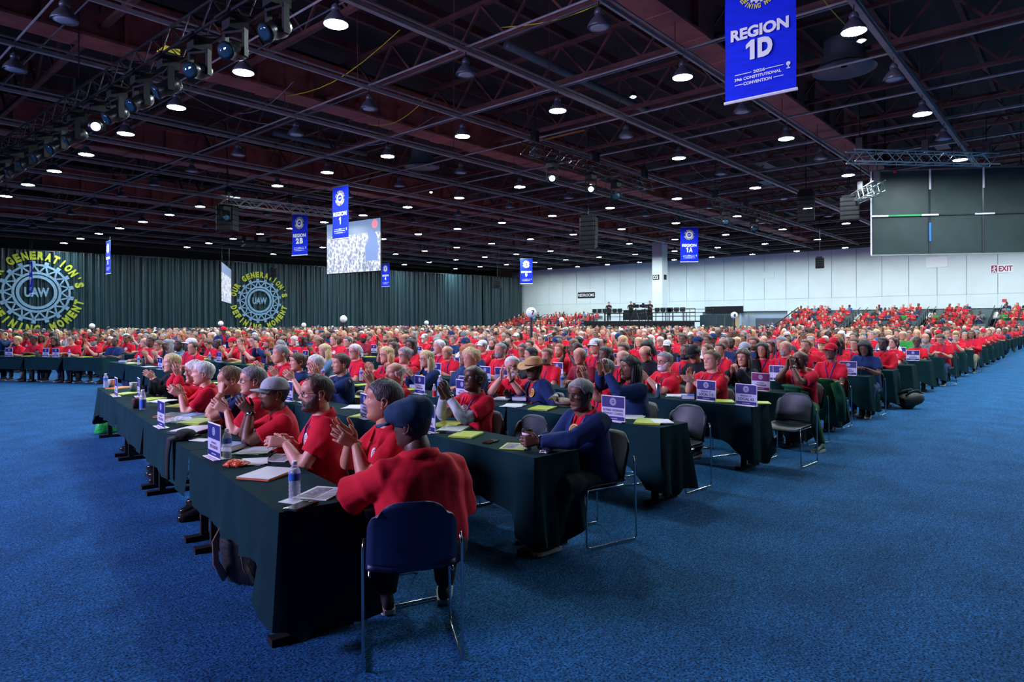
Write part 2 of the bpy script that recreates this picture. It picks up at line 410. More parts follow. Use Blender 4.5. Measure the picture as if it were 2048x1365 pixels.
# unseen walls that close the hall
for nm, c, d in (('wall_front', (-30, 20, 6), (0.3, 104, 12)), ('wall_right', (22, -30, 6), (110, 0.3, 12)), ('wall_left', (22, 71, 6), (110, 0.3, 12))):
    mb = MB(); mb.box(c, d); tag(part(nm, mb, M_DUCT), kind='structure')

# ------------------------------------------------------------------ pleated drape along the left
dr = empty('drape_backdrop'); tag(dr, 'tall dark teal pleated drape hanging along the left side of the hall', 'drape')
DA, DB = V((XW - 0.3, YCOR - 0.1, 0)), V((-8, 67.1, 0)); DT = (DB - DA); DLEN = DT.length; DT.normalize(); DN = V((DT.y, -DT.x, 0))
if DN.dot(V((0, -1, 0))) < 0: DN = -DN
DRAPE_H = 7.65
npan = 22
for i in range(npan):
    L0 = DLEN * i / npan; L1 = DLEN * (i + 1) / npan; vs = []; fs = []; n = 96; r_ = random.Random(i)
    ph = [r_.uniform(0, 6.28) for _ in range(4)]; lv = (0.0, 0.5, 1.0)
    for z in lv:
        for k in range(n + 1):
            s = L0 + (L1 - L0) * k / n + 0.02; u = s * 2 * PI
            amp = 0.075 * math.sin(u / 0.27 + ph[0]) + 0.09 * math.sin(u / 0.52 + ph[1] + z) + 0.08 * math.sin(u / 0.83 + ph[2] + 2 * z)
            p = DA + DT * s + DN * (amp * (0.75 + 0.25 * z) + 0.02); vs.append((p.x, p.y, 0.01 + z * DRAPE_H))
    for j in range(2):
        for k in range(n): a = j * (n + 1) + k; fs.append((a, a + 1, a + n + 2, a + n + 1))
    b = MB(); b.add(vs, fs); o = part('drape_panel', b, M_DRAPE, dr, True)
b = MB(); b.bar(DA + V((0, 0, DRAPE_H)), DB + V((0, 0, DRAPE_H)), 0.08); part('drape_pipe', b, M_BLACKM, dr)
def on_drape(px):
    t = (px - 1024) / FPX; o = RT - FW * t                # p.o = 0 on the ray
    return DA + DT * (-(DA.dot(o)) / DT.dot(o))
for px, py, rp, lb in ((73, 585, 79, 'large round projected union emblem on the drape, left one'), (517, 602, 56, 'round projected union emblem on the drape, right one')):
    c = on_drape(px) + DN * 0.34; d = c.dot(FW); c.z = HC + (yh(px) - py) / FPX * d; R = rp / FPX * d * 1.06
    e = empty('drape_emblem', c); tag(e, lb, 'emblem')  # gobo light put into flat coloured shapes just before the pleats
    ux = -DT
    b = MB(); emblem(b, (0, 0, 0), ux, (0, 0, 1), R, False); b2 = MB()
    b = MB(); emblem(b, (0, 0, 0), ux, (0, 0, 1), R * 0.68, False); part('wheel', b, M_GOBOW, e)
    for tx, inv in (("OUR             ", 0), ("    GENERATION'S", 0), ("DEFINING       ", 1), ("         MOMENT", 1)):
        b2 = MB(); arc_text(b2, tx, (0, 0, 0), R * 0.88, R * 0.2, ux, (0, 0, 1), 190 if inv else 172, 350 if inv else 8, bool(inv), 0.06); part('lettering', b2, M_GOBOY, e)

# ------------------------------------------------------------------ ceiling
ce = empty('ceiling'); tag(ce, 'high dark ceiling of maroon steel girders, joists and deck', kind='structure')
b = MB(); b.box((22, 20, 12.2), (110, 104, 0.2)); part('deck', b, M_DECK, ce)
XA, XB, YA, YB = -8.0, 68.4, -22.0, 64.0
GY = [8.4 + 12.55 * i for i in range(-2, 5)]
for y in GY:
    b = MB()
    b.box(((XA + XB) / 2, y, 10.25), (XB - XA, 0.5, 1.3)); b.box(((XA + XB) / 2, y, 9.58), (XB - XA, 0.95, 0.08)); b.box(((XA + XB) / 2, y, 10.94), (XB - XA, 0.95, 0.08))
    for x in np.arange(XA + 1, XB, 1.98):
        b.box((x, y, 10.25), (0.08, 0.9, 1.28))
        b.box((x + 0.6, y, 9.53), (0.5, 1.0, 0.03))
    part('girder', b, M_STEEL, ce)
JX = [0.35 - 1.98 + 3.965 * i for i in range(-1, 18)]
for x in JX:                                   # open-web joists across the hall
    b = MB()
    for z in (9.95, 11.2): b.box((x, (YA + YB) / 2, z), (0.16, YB - YA, 0.12))
    n = int((YB - YA) / 1.05)
    for k in range(n):
        y0 = YA + k * 1.05; z0, z1 = (9.98, 11.17) if k % 2 else (11.17, 9.98)
        b.bar((x, y0, z0), (x, y0 + 1.05, z1), 0.07)
    part('joist', b, M_STEELD, ce)
for y in np.arange(YA, YB, 2.09):              # purlins under the deck
    b = MB(); b.box(((XA + XB) / 2, y, 11.55), (XB - XA, 0.14, 0.28)); part('purlin', b, M_STEELD, ce)
LY = [4.0 + 4.17 * j for j in range(-5, 16)]
for j, y in enumerate(LY):                     # bright channels that carry the lamps
    b = MB(); w = 0.14 if j % 2 else 0.07
    b.box(((XA + XB) / 2, y, 8.86), (XB - XA, w, 0.10)); b.box(((XA + XB) / 2, y, 9.02), (XB - XA, w * 0.55, 0.04))
    part('channel', b, M_GALV, ce)
    b = MB()
    for x in np.arange(XA, XB, 3.965): b.tube([(x, y, 8.9), (x, y, 11.4)], 0.014, 4)
    tag(part('hanger_rod', b, M_STEELD, ce), kind='stuff')
for x in np.arange(-3.6, XB, 3.965):
    for dx in (0.0, 0.7):
        b = MB(); z = 8.95 + 0.35 * dx; b.tube([(x + dx, YA, z), (x + dx, YB, z)], 0.022 if dx else 0.03, 4); part('conduit', b, M_DUCT if dx else M_GALV, ce)
r_ = random.Random(3)
for i in range(46):                            # odd pipes, ducts and braces between the joists
    x, y = r_.uniform(2, 60), r_.uniform(-4, 56)
    b = MB(); kind = i % 4
    if kind == 0: b.tube([(x, y, 10.6), (x + r_.uniform(3, 9), y, 10.6)], r_.uniform(0.08, 0.2), 8); part('pipe', b, M_DUCT, ce, True)
    elif kind == 1: b.bar((x, y, 9.7), (x + 1.9, y + 1.6, 11.3), 0.16); part('brace', b, M_STEEL, ce)
    elif kind == 2: b.box((x, y, 10.9), (r_.uniform(1, 3), 0.6, 0.5)); part('duct', b, M_DUCT, ce)
    else: b.tube([(x, y, 10.3), (x, y + r_.uniform(3, 8), 10.3)], 0.05, 6); part('pipe', b, M_ORANGE if i % 3 == 0 else M_STEEL, ce, True)
for px, py, w in ((1690, 140, 118), (845, 335, 70), (1500, 110, 0)):
    if not w: continue
    c = at(px, py, 9.3); R = w / 2 / FPX * (c.dot(FW))
    b = MB(); b.lathe([(R, 0), (R * 0.86, 0.1), (R * 0.84, 0.02), (R * 0.5, 0.12), (R * 0.46, 0.03), (R * 0.1, 0.1)], (0, 0, 0), 28, False); b.lathe([(R * 0.8, 0.1), (R * 0.62, 0.5), (R * 0.62, 0.9)], (0, 0, 0), 20, False)
    o = part('air_diffuser', b, M_DUCT, None, True, c); tag(o, 'round ceiling air diffuser ' + ('right of the nearest blue banner' if px > 1000 else 'far off above the small banners'), 'diffuser')

for i in range(14):                            # sagging cables between the lamps
    x, y = r_.uniform(5, 40), r_.uniform(4, 40); dx, dy = ((r_.uniform(4, 9), r_.uniform(-1, 1)) if i % 2 else (r_.uniform(-1, 1), r_.uniform(4, 9))); sg = r_.uniform(.2, .5)
    b = MB(); b.tube([(x + dx * t, y + dy * t, 9.62 - sg * math.sin(PI * t)) for t in np.linspace(0, 1, 9)], 0.014, 4); part('cable', b, M_YELLOW if i % 3 == 0 else M_GALV, ce, True)
# ------------------------------------------------------------------ high-bay lamps
def lamp_kit(lit, detail):
    n = 20 if detail else 10
    e = empty('high_bay_lamp')
    b = MB(); b.lathe([(0.262, 0.0), (0.27, 0.015), (0.24, 0.09), (0.17, 0.19), (0.10, 0.265), (0.085, 0.29), (0.01, 0.295)], (0, 0, 0), n, False); part('reflector', b, M_REFL, e, True)
    b = MB(); b.lathe([(0.255, 0.012), (0.12, 0.0), (0.01, -0.004)], (0, 0, 0), n, True); part('lens', b, M_LENS if lit else M_LENSOFF, e, True)
    b = MB(); b.lathe([(0.07, 0.29), (0.10, 0.31), (0.105, 0.36), (0.075, 0.42), (0.03, 0.46)], (0, 0, 0), n, True); part('ballast_housing', b, M_REFL, e, True)
    if True:
        b = MB(); b.tube([(0, 0, 0.44), (0, 0, 0.64)], 0.014, 5); part('stem', b, M_BLACKM, e)
    return e
KIT = {(l, d): lamp_kit(l, d) for l in (0, 1) for d in (0, 1)}
used = set(); nl = 0
for i in range(0, 18):
    for j, y in enumerate(LY):
        x = 0.35 + 3.965 * i; lit = (i % 2 == 0) and i >= 2
        px, py, d = proj((x, y, 8.2)); vis = d > 1 and -60 < px < 2110 and py > -60
        if y > 57.5 + (68 - x) * 0.11: continue
        if not vis and not (lit and -10 < y < 62): continue
        if not lit and d > 46: continue
        if i == 2 and y < 7: continue
        key = (int(lit), int(d < 34)); src = KIT[key]
        if key not in used: o = src; o.location = (x, y, 8.2); used.add(key)
        else: o = copy_tree(src, (x, y, 8.2))
        tag(o, '%s round high bay lamp, %s lamp row from front, %s along the row' % ('lit' if lit else 'unlit', ordw(i), ordw(j)), 'ceiling lamp', 'lit high bay lamps' if lit else 'unlit high bay lamps')
for px, py in ((1268, 193), (863, 384), (1725, 80), (1713, 415)):
    c = at(px, py, 8.9); o = empty('spot_lamp', c); tag(o, 'small star-bright white spot lamp ' + {1268: 'in the ceiling centre', 863: 'above the far left banners', 1725: 'beside a lit high bay lamp right of the banner', 1713: 'by the truss left of the dark screen'}[px], 'spot lamp')
    b = MB(); b.sphere((0, 0, 0), 0.07, 10, 6); part('bulb', b, M_STARLAMP, o, True)
    b = MB(); b.lathe([(0.12, -0.02), (0.09, 0.12), (0.03, 0.2)], (0, 0, 0), 12, False); part('shade', b, M_BLACKM, o, True)
# ------------------------------------------------------------------ rigging: trusses, moving heads, arrays
def truss(name, a, b, w, m, label, drop=True):
    a, b = V(a), V(b); L = (b - a).length; t = (b - a).normalized(); s = t.cross(V((0, 0, 1))).normalized(); u = s.cross(t)
    e = empty(name, a); tag(e, label, 'truss'); O = a
    for i, j in ((1, 1), (1, -1), (-1, 1), (-1, -1)):
        o = s * (w / 2 * i) + u * (w / 2 * j)
        q = MB(); q.tube([o, o + t * L], 0.028, 6); part('chord', q, m, e)
    q = MB(); n = max(2, int(L / (w * 1.05))); st = L / n
    for k in range(n):
        for (i1, j1, i2, j2) in ((1, -1, 1, 1), (-1, -1, -1, 1), (1, 1, -1, 1), (1, -1, -1, -1)):
            p = s * (w / 2 * i1) + u * (w / 2 * j1) + t * (k * st); p2 = s * (w / 2 * i2) + u * (w / 2 * j2) + t * ((k + 1) * st)
            if k % 2: p, p2 = s * (w / 2 * i2) + u * (w / 2 * j2) + t * (k * st), s * (w / 2 * i1) + u * (w / 2 * j1) + t * ((k + 1) * st)
            q.tube([p, p2], 0.016, 4)
    part('lacing', q, m, e)
    for f in ((0.06, 0.5, 0.94) if drop else ()):
        q = MB(); p = t * (L * f); top = 9.98 - a.z - (t * (L * f)).z
        q.box(p + V((0, 0, w * 0.5 + 0.25)), (0.22, 0.22, 0.42)); part('hoist', q, M_BLACKM, e)
        q = MB(); q.tube([p + V((0, 0, w * 0.5)), p + V((0, 0, top))], 0.015, 4); part('cable', q, M_BLACKM, e)
    return e
ta, tb = at(512, -10, 7.5), at(-45, 336, 7.5); ta = ta + (ta - tb).normalized() * 2.0
truss('lighting_truss', ta, tb, 0.42, M_BLACKM, 'long black lighting truss full of moving lamps, upper left')
def moving_head(loc, aim, label, lit=None, yellow=False):
    e = empty('moving_head_lamp', loc); tag(e, label, 'stage lamp')
    q = MB(); q.box((0, 0, -0.16), (0.36, 0.30, 0.17)); q.box((0, 0, -0.03), (0.10, 0.10, 0.14)); q.box((0, 0, 0.0), (0.54, 0.54, 0.045)); part('base', q, M_BLACK, e)
    d = (V(aim) - V(loc)); d.normalize(); yaw = math.atan2(d.y, d.x); R = MX.Rotation(yaw, 4, 'Z')
    q = MB()
    for sgn in (-1, 1): q.box((0, 0.2 * sgn, -0.46), (0.12, 0.05, 0.5), M=R)
    q.box((0, 0, -0.26), (0.14, 0.42, 0.06), M=R); part('yoke', q, M_BLACK, e)
    c = V((0, 0, -0.6)); Q = MX.Translation(c) @ d.to_track_quat('Z', 'Y').to_matrix().to_4x4()
    q = MB(); q.lathe([(0.02, -0.27), (0.12, -0.25), (0.165, -0.12), (0.165, 0.06), (0.14, 0.12), (0.155, 0.26), (0.165, 0.3)], (0, 0, 0), 14, True, Q); part('head', q, M_BLACKM, e, True)
    q = MB(); q.lathe([(0.15 if lit is None else 0.105, 0.302), (0.08, 0.325), (0.01, 0.333)], (0, 0, 0), 14, True, Q); part('lens', q, lit or M_LENSDARK, e, True)
    if yellow:
        q = MB(); q.box((0.0, 0, 0.12), (0.3, 0.44, 0.12)); part('yellow_clamp', q, M_YELLOW, e)
    return e
tdir = (tb - ta).normalized(); nmv = 15
for k in range(nmv):
    p = ta + tdir * ((tb - ta).length * (k + 0.9) / (nmv + 0.5)) - V((0, 0, 0.21))
    lit = M_BLUELENS if k == 6 else None
    aim = p + V((-4, -1.0 + 0.5 * (k % 4), -2.6)) if k != 6 else V((0, 0, 1.7))
    if k in (1, 2): aim = p + V((-4, -2.2, -1.6))
    moving_head(p, aim, 'black moving head lamp under the long lighting truss, %s from its near end' % ordw(k), lit, k == 3)
q = truss('truss', at(440, 400, 7.75), at(700, 431, 7.75), 0.42, M_TRUSS, 'aluminium truss above the blue banners on the left')
q = truss('truss', at(1052, 294, 7.8), at(1302, 374, 7.8), 0.42, M_BLACKM, 'dark truss with lamps in the ceiling centre')
q = truss('truss', at(1422, 404, 7.8), at(1552, 441, 7.8), 0.42, M_BLACKM, 'dark truss with lamps left of the big screen back')
q = truss('truss', atd(1702, 313, 24), atd(1990, 320, 26), 0.42, M_TRUSS, 'aluminium truss right above the big screen back')
q = truss('truss', atd(1692, 408, 34), atd(1760, 372, 27), 0.42, M_TRUSS, 'short aluminium truss rising toward the big screen back')
q = truss('truss', at(485, 488, 7.9), at(540, 492, 7.9), 0.35, M_BLACKM, 'small dark truss near the top of the drape')
for (px, py, h, px2, py2, h2, tt, wh) in ((1120, 318, 7.62, 0, 900, 1, M_BLUELENS, 'on the dark centre truss, left one'), (1250, 358, 7.62, 900, 800, 1, None, 'on the dark centre truss, right one'), (1465, 418, 7.62, 1300, 900, 1, None, 'on the dark truss left of the screen back, left one'), (1520, 434, 7.62, 1300, 900, 1, None, 'on the dark truss left of the screen back, right one'), (1200, 342, 7.62, 1180, 900, 1.5, M_BLUELENS, 'on the dark centre truss, middle one'), (430, 402, 7.55, 600, 800, 1, None, 'at the left end of the aluminium truss')):
    P0 = at(px, py, h)
    for a_, b_ in (('1052,294', '1302,374'), ('1422,404', '1552,441'), ('440,400', '700,431')):
        z_ = 7.75 if a_[0] == '4' else 7.8; A_ = at(*map(int, a_.split(',')), z_); B_ = at(*map(int, b_.split(',')), z_); u_ = (B_ - A_).normalized(); f_ = min(max((P0 - A_).dot(u_), 0.3), (B_ - A_).length - .3); Q_ = A_ + u_ * f_
        if (Q_ - P0).length < 2.5: P0 = Q_ - V((0, 0, .232)); break
    moving_head(P0, at(px2, py2, h2) if px2 else V((0, 0, 1.6)), 'black moving head lamp ' + wh, tt)
def line_array(px, py, d, w, n, label, curve=0.0):
    c = atd(px, py, d); e = empty('speaker_array', c); tag(e, label, 'loudspeaker')
    z = 0.0; tilt = 0.0; face = V((-1, -0.25 if px > 800 else -0.6, 0)).normalized(); yaw = math.atan2(face.y, face.x)
    hgt = w * 0.27
    for k in range(n):
        tilt = curve * k; R = MX.Translation((-face.x * 0.01 * k * k * curve * -4, -face.y * 0.01 * k * k * curve * -4, z)) @ MX.Rotation(yaw, 4, 'Z') @ MX.Rotation(tilt, 4, 'Y')
        q = MB(); q.box((0, 0, 0), (w * 0.55, w, hgt * 0.9), M=R); q.box((w * 0.28, 0, 0), (0.03, w * 0.84, hgt * 0.6), M=R); part('speaker_box', q, M_BLACK, e)
        q = MB(); q.box((w * 0.298, w * 0.43, 0), (0.01, w * 0.05, hgt * 0.8), M=R); q.box((w * 0.298, -w * 0.43, 0), (0.01, w * 0.05, hgt * 0.8), M=R); part('side_grille', q, M_BLACKM, e)
        z -= hgt
    q = MB(); q.box((0, 0, hgt * 0.7), (w * 0.6, w * 0.7, 0.1)); part('rigging_frame', q, M_BLACK, e)
    q = MB(); q.tube([(0, 0, hgt * 0.7), (0, 0, 12.1 - c.z)], 0.02, 4); part('cable', q, M_BLACKM, e)
line_array(455, 416, 33, 0.95, 5, 'black loudspeaker array hanging at the left end of the aluminium truss')
line_array(1178, 440, 34, 0.85, 7, 'black curved loudspeaker array hanging in the centre of the hall', 0.05)
line_array(1613, 388, 34, 0.8, 7, 'black curved loudspeaker array hanging left of the big screen back', 0.04)
line_array(995, 562, 60, 0.7, 4, 'small black loudspeaker array before the corner of the drape', 0.05)
line_array(1640, 518, 46, 0.55, 5, 'small black loudspeaker array before the pale wall under the screen')
line_array(548, 540, 62, 0.75, 4, 'small black loudspeaker array over the right drape emblem', 0.05)
line_array(1700, 400, 31, 0.8, 5, 'black loudspeaker array beside the left edge of the screen back')

# ------------------------------------------------------------------ hanging banners
def banner(px, name, d, zb, yaw_right, label, big=False):
    """px: centre; name: the region number"""
    w, h = 1.2, 2.42
    c = atd(px, 644, d); e = empty('region_banner', (c.x, c.y, zb)); tag(e, label, 'banner', None)
    ux = yaw_right.normalized(); uy = V((0, 0, 1)); nn = ux.cross(uy)
    q = MB(); R = MX((ux, -nn, uy)).transposed().to_4x4()
    n = 8; vs = []; fs = []
    for k in range(n + 1):
        for j in range(2):
            o = nn * (0.012 * math.sin(k * 1.7)) * (1 if 0 < k < n else 0)
            vs += [ux * (-w / 2 + w * j) + uy * (h * k / n) + o, ux * (-w / 2 + w * j) + uy * (h * k / n) + o - nn * 0.008]
    for k in range(n):
        a = 4 * k; fs += [(a, a + 2, a + 6, a + 4), (a + 1, a + 5, a + 7, a + 3), (a, a + 4, a + 5, a + 1), (a + 2, a + 3, a + 7, a + 6)]
    fs += [(0, 1, 3, 2), (4 * n, 4 * n + 2, 4 * n + 3, 4 * n + 1)]
    q.add(vs, fs); part('cloth', q, M_BLUE, e)
    for z, nm in ((0.0, 'bottom_rail'), (h, 'top_rail')):
        q = MB(); q.tube([ux * (-w / 2 - 0.02) + uy * z, ux * (w / 2 + 0.02) + uy * z], 0.028, 6); part(nm, q, M_WHITE if nm[0] == 'b' else M_TRUSS, e)
    off = 0.026
    q = MB(); put_text(q, 'REGION', uy * (h * 0.475) + nn * off, 0.205, ux, uy, 0.045, w * 0.82); wn = {'1': .15}; tot = sum(wn.get(c_, .25) + .05 for c_ in name); xx = -tot / 2
    for c_ in name:
        put_text(q, c_, uy * (h * 0.345) + nn * off + ux * (xx + (wn.get(c_, .25) + .05) / 2), 0.34, ux, uy, 0.065, wn.get(c_, .25)); xx += wn.get(c_, .25) + .05
    part('region_lettering', q, M_WHITE, e)
    q = MB(); put_text(q, '2026', uy * (h * 0.185) + nn * off, 0.055, ux, uy, 0.03, 0.2); put_text(q, '39th CONSTITUTIONAL', uy * (h * 0.15) + nn * off - ux * 0.03, 0.052, ux, uy, 0.03, w * 0.66); put_text(q, 'CONVENTION', uy * (h * 0.112) + nn * off - ux * 0.03, 0.055, ux, uy, 0.03, w * 0.4)
    for z, xa, xb in ((0.185, -0.42, -0.13), (0.185, 0.1, 0.4), (0.112, -0.42, -0.28), (0.112, 0.24, 0.4)): strip(q, uy * (h * z) + ux * xa + nn * off, uy * (h * z) + ux * xb + nn * off, 0.012, nn)
    c2 = uy * (h * 0.185) + ux * 0.48 + nn * off; ring(q, c2, ux, uy, 0.0, 0.035, 10); strip(q, c2, c2 - uy * 0.075, 0.018, nn); strip(q, c2 - uy * 0.075 - ux * 0.03, c2 - uy * 0.075 + ux * 0.03, 0.016, nn)
    part('convention_lettering', q, M_WHITE, e)
    c1 = uy * (h * 0.775)
    q = MB(); ring(q, c1, ux, uy, 0.14, 0.235, 34, 0, off)
    for k in range(18):
        a = 2 * PI * k / 18; p = c1 + nn * off + (ux * math.cos(a) + uy * math.sin(a)) * 0.232; strip(q, p, p + (ux * math.cos(a) + uy * math.sin(a)) * 0.03, 0.04, nn)
    put_text(q, 'UAW', c1, 0.09, ux, uy, 0.05, 0.2, off=off); part('gear_wheel', q, M_WHITE, e)
    q = MB(); arc_text(q, "OUR GENERATION'S", c1, 0.315, 0.085, ux, uy, 168, 8, False, 0.035, None, off); arc_text(q, "DEFINING MOMENT", c1, 0.315, 0.085, ux, uy, 192, 350, True, 0.035, None, off); part('arc_lettering', q, M_YPRINT, e)
    for s in (-1, 1):
        q = MB(); q.tube([ux * (s * w * 0.42) + uy * h, ux * (s * w * 0.42) + uy * (12.1 - zb)], 0.008, 4); part('cable', q, M_BLACKM, e)
    return e
def rdir(k): return (RT - FW * k)               # reading direction as seen from the aisle
BN = (((1521), '1D', 11.36, 5.58, 0.80, 'large blue banner lettered REGION 1D hanging nearest the camera'), (681.5, '1', 30.6, 5.6, 0.8, 'blue banner lettered REGION 1 hanging before the projection screen'),
      (600, '2B', 38.5, 5.65, 0.5, 'blue banner lettered REGION 2B left of the projection screen'), (771.5, '4', 69, 5.45, 0.8, 'small blue banner lettered REGION 4 right of the projection screen'),
      (1053, '9', 64, 5.4, 0.2, 'small blue banner lettered REGION 9 by the drape corner'), (1379, '1A', 46, 5.85, 0.1, 'blue banner lettered REGION 1A right of the column'),
      (217, '8', 49, 5.4, 1.0, 'narrow blue banner lettered REGION 8 before the drape'), (62, "7", 50, 4.0, 1.0, 'small blue banner hanging over the left drape emblem'))
for px, nm, d, zb, k, lb in BN: banner(px, nm, d, zb, rdir(k), lb)

# ------------------------------------------------------------------ screens
def picture_material():
    m = bpy.data.materials.new('projected_crowd'); m.use_nodes = True; N = m.node_tree.nodes; L = m.node_tree.links; b = N['Principled BSDF']
    tc = N.new('ShaderNodeTexCoord'); mp = N.new('ShaderNodeMapping'); mp.inputs['Scale'].default_value = (26, 26, 15); L.new(tc.outputs['Generated'], mp.inputs[0])
    v = N.new('ShaderNodeTexVoronoi'); v.inputs['Scale'].default_value = 1.0; L.new(mp.outputs[0], v.inputs['Vector'])
    n = N.new('ShaderNodeTexNoise'); n.inputs['Scale'].default_value = 0.6; n.inputs['Detail'].default_value = 5; L.new(mp.outputs[0], n.inputs['Vector'])
    a = N.new('ShaderNodeMath'); a.operation = 'MULTIPLY_ADD'; a.inputs[1].default_value = 0.7; L.new(v.outputs['Distance'], a.inputs[0]); L.new(n.outputs['Fac'], a.inputs[2])
    r = N.new('ShaderNodeValToRGB'); e = r.color_ramp.elements; e[0].position = 0.45; e[0].color = (0.10, 0.16, 0.32, 1); e[1].position = 1.15; e[1].color = (0.95, 0.97, 1, 1)
    q = e.new(0.8); q.color = (0.45, 0.52, 0.75, 1); L.new(a.outputs[0], r.inputs[0])
    sx = N.new('ShaderNodeSeparateXYZ'); L.new(tc.outputs['Generated'], sx.inputs[0])
    g = N.new('ShaderNodeMapRange'); g.inputs['From Min'].default_value = 0.72; g.inputs['From Max'].default_value = 0.76; L.new(sx.outputs['Z'], g.inputs['Value'])
    mx = N.new('ShaderNodeMixRGB'); mx.inputs[2].default_value = (0.2, 0.3, 0.55, 1); L.new(g.outputs[0], mx.inputs[0]); L.new(r.outputs[0], mx.inputs[1])
    b.inputs['Base Color'].default_value = (0.02, 0.02, 0.02, 1); L.new(mx.outputs[0], b.inputs['Emission Color']); b.inputs['Emission Strength'].default_value = 1.0
    return m
M_PICT = picture_material()
M_PFIG = mat('projected_figure', (0.02, 0.03, 0.05), 0.6, emit=(0.22, 0.33, 0.75), estr=1.0)
M_PRED = mat('projected_red', (0.05, 0.02, 0.02), 0.6, emit=(0.9, 0.3, 0.4), estr=1.0)
def screen(pa, pb, zb, zt, label, fig=False):
    pa, pb = V((pa.x, pa.y, 0)), V((pb.x, pb.y, 0)); ux = (pb - pa).normalized(); w = (pb - pa).length; nn = ux.cross(V((0, 0, 1)))
    e = empty('projection_screen', (pa + pb) / 2 + V((0, 0, zb))); tag(e, label, 'screen')
    h = zt - zb; R = MX((ux, -nn, V((0, 0, 1)))).transposed().to_4x4()
    q = MB(); q.box((0, 0, h / 2), (w, 0.05, h), M=R); part('picture', q, M_PICT, e)
    if fig:
        o = R @ V((0, -0.03, 0))
        q = MB(); f = [(0.24, 0.2), (0.24, 0.5), (0.30, 0.62), (0.27, 0.78), (0.36, 0.80), (0.44, 0.70), (0.47, 0.45), (0.46, 0.2)]
        q.add([o + ux * (x * w) + V((0, 0, z * h)) for x, z in f], [tuple(range(len(f)))]); part('pictured_figure', q, M_PFIG, e)
        q = MB(); ring(q, o + ux * (0.41 * w) + V((0, 0, 0.9 * h)) + nn * 0.004, ux, (0, 0, 1), 0, 0.055 * w, 14); part('pictured_cap', q, M_PRED, e)
    q = MB(); q.box((0, 0.06, h / 2), (w + 0.12, 0.06, h + 0.12), M=R); part('frame', q, M_BLACK, e)
    for s in (-0.4, 0.4):
        q = MB(); q.tube([ux * (s * w) - nn * 0.06 + V((0, 0, h)), ux * (s * w) - nn * 0.06 + V((0, 0, 12.1 - zb))], 0.015, 4); part('cable', q, M_BLACKM, e)
screen(atd(655, 500, 45), atd(761, 500, 42), HC + 97 * 45 / FPX, HC + 195 * 45 / FPX, 'bright projection screen with pale crowd picture behind the banner', True)
screen(atd(444, 560, 50), atd(462, 560, 57), HC + 44 * 50 / FPX, HC + 121 * 50 / FPX, 'narrow edge-on projection screen left of the drape emblem')
# back of the big screen on the right: dark panels with pale frame tubes
s0, s1 = atd(1743, 430, 30.0), atd(2160, 430, 28.8); ux = V((s1.x - s0.x, s1.y - s0.y, 0)); SWID = ux.length; ux.normalize(); nn = ux.cross(V((0, 0, 1)))
z0, z1, zm = HC + (641 - 511) * 30 / FPX, HC + (641 - 343) * 30 / FPX, HC + (641 - 433) * 30 / FPX
e = empty('screen_back', (s0.x, s0.y, 0)); tag(e, 'back of a big hanging screen, dark panels in a pale frame', 'screen')
R = MX((ux, -nn, V((0, 0, 1)))).transposed().to_4x4()
cols = [0, 2.46, 4.66, 6.9, 9.2]
for i in range(4):
    for za, zb in ((z0, zm), (zm, z1)):
        q = MB(); q.box(((cols[i] + cols[i + 1]) / 2, 0.03, (za + zb) / 2), (cols[i + 1] - cols[i] - 0.03, 0.05, zb - za - 0.03), M=R); part('panel', q, M_DARKPANEL, e)
for x in cols:
    q = MB(); q.bar(R @ V((x, -0.02, z0)), R @ V((x, -0.02, z1)), 0.06); part('frame_tube', q, M_BLACKM if x in (4.66, 2.46) else M_TRUSS, e)
for z in (z0, zm, z1):
    q = MB(); q.bar(R @ V((0, -0.03, z)), R @ V((cols[-1], -0.03, z)), 0.06); part('frame_tube', q, M_TRUSS if z != zm else M_BLACKM, e)
for (xa, xb, za, zb, m, nm) in ((0, 0.7, zm, zm, M_WHITE, 'white_strip'), (0.7, 2.1, zm, zm, M_GREENT, 'green_strip'), (2.1, 2.8, zm, zm, M_WHITE, 'white_strip'), (4.3, 5.1, zm, zm, M_WHITE, 'white_strip'), (2.46, 2.46, z1 - 0.9, z1, M_WHITE, 'white_strip'), (4.66, 4.66, z1 - 0.9, z1, M_WHITE, 'white_strip'), (2.46, 2.46, z0 + 0.6, zm - 0.35, M_BLUET, 'blue_tape')):
    q = MB(); q.bar(R @ V((xa, -0.06, za)), R @ V((xb, -0.06, zb)), 0.07); part(nm, q, m, e)
for x in (0.6, 3.4, 6.2):
    q = MB(); q.tube([R @ V((x, 0, z1)), R @ V((x, 0, 12.1))], 0.02, 4); part('cable', q, M_BLACKM, e)
q = MB(); q.sphere(R @ V((0.95, -0.16, z1 - 0.06)), 0.09, 8, 6); part('warning_lamp', q, M_REDPL, e, True)

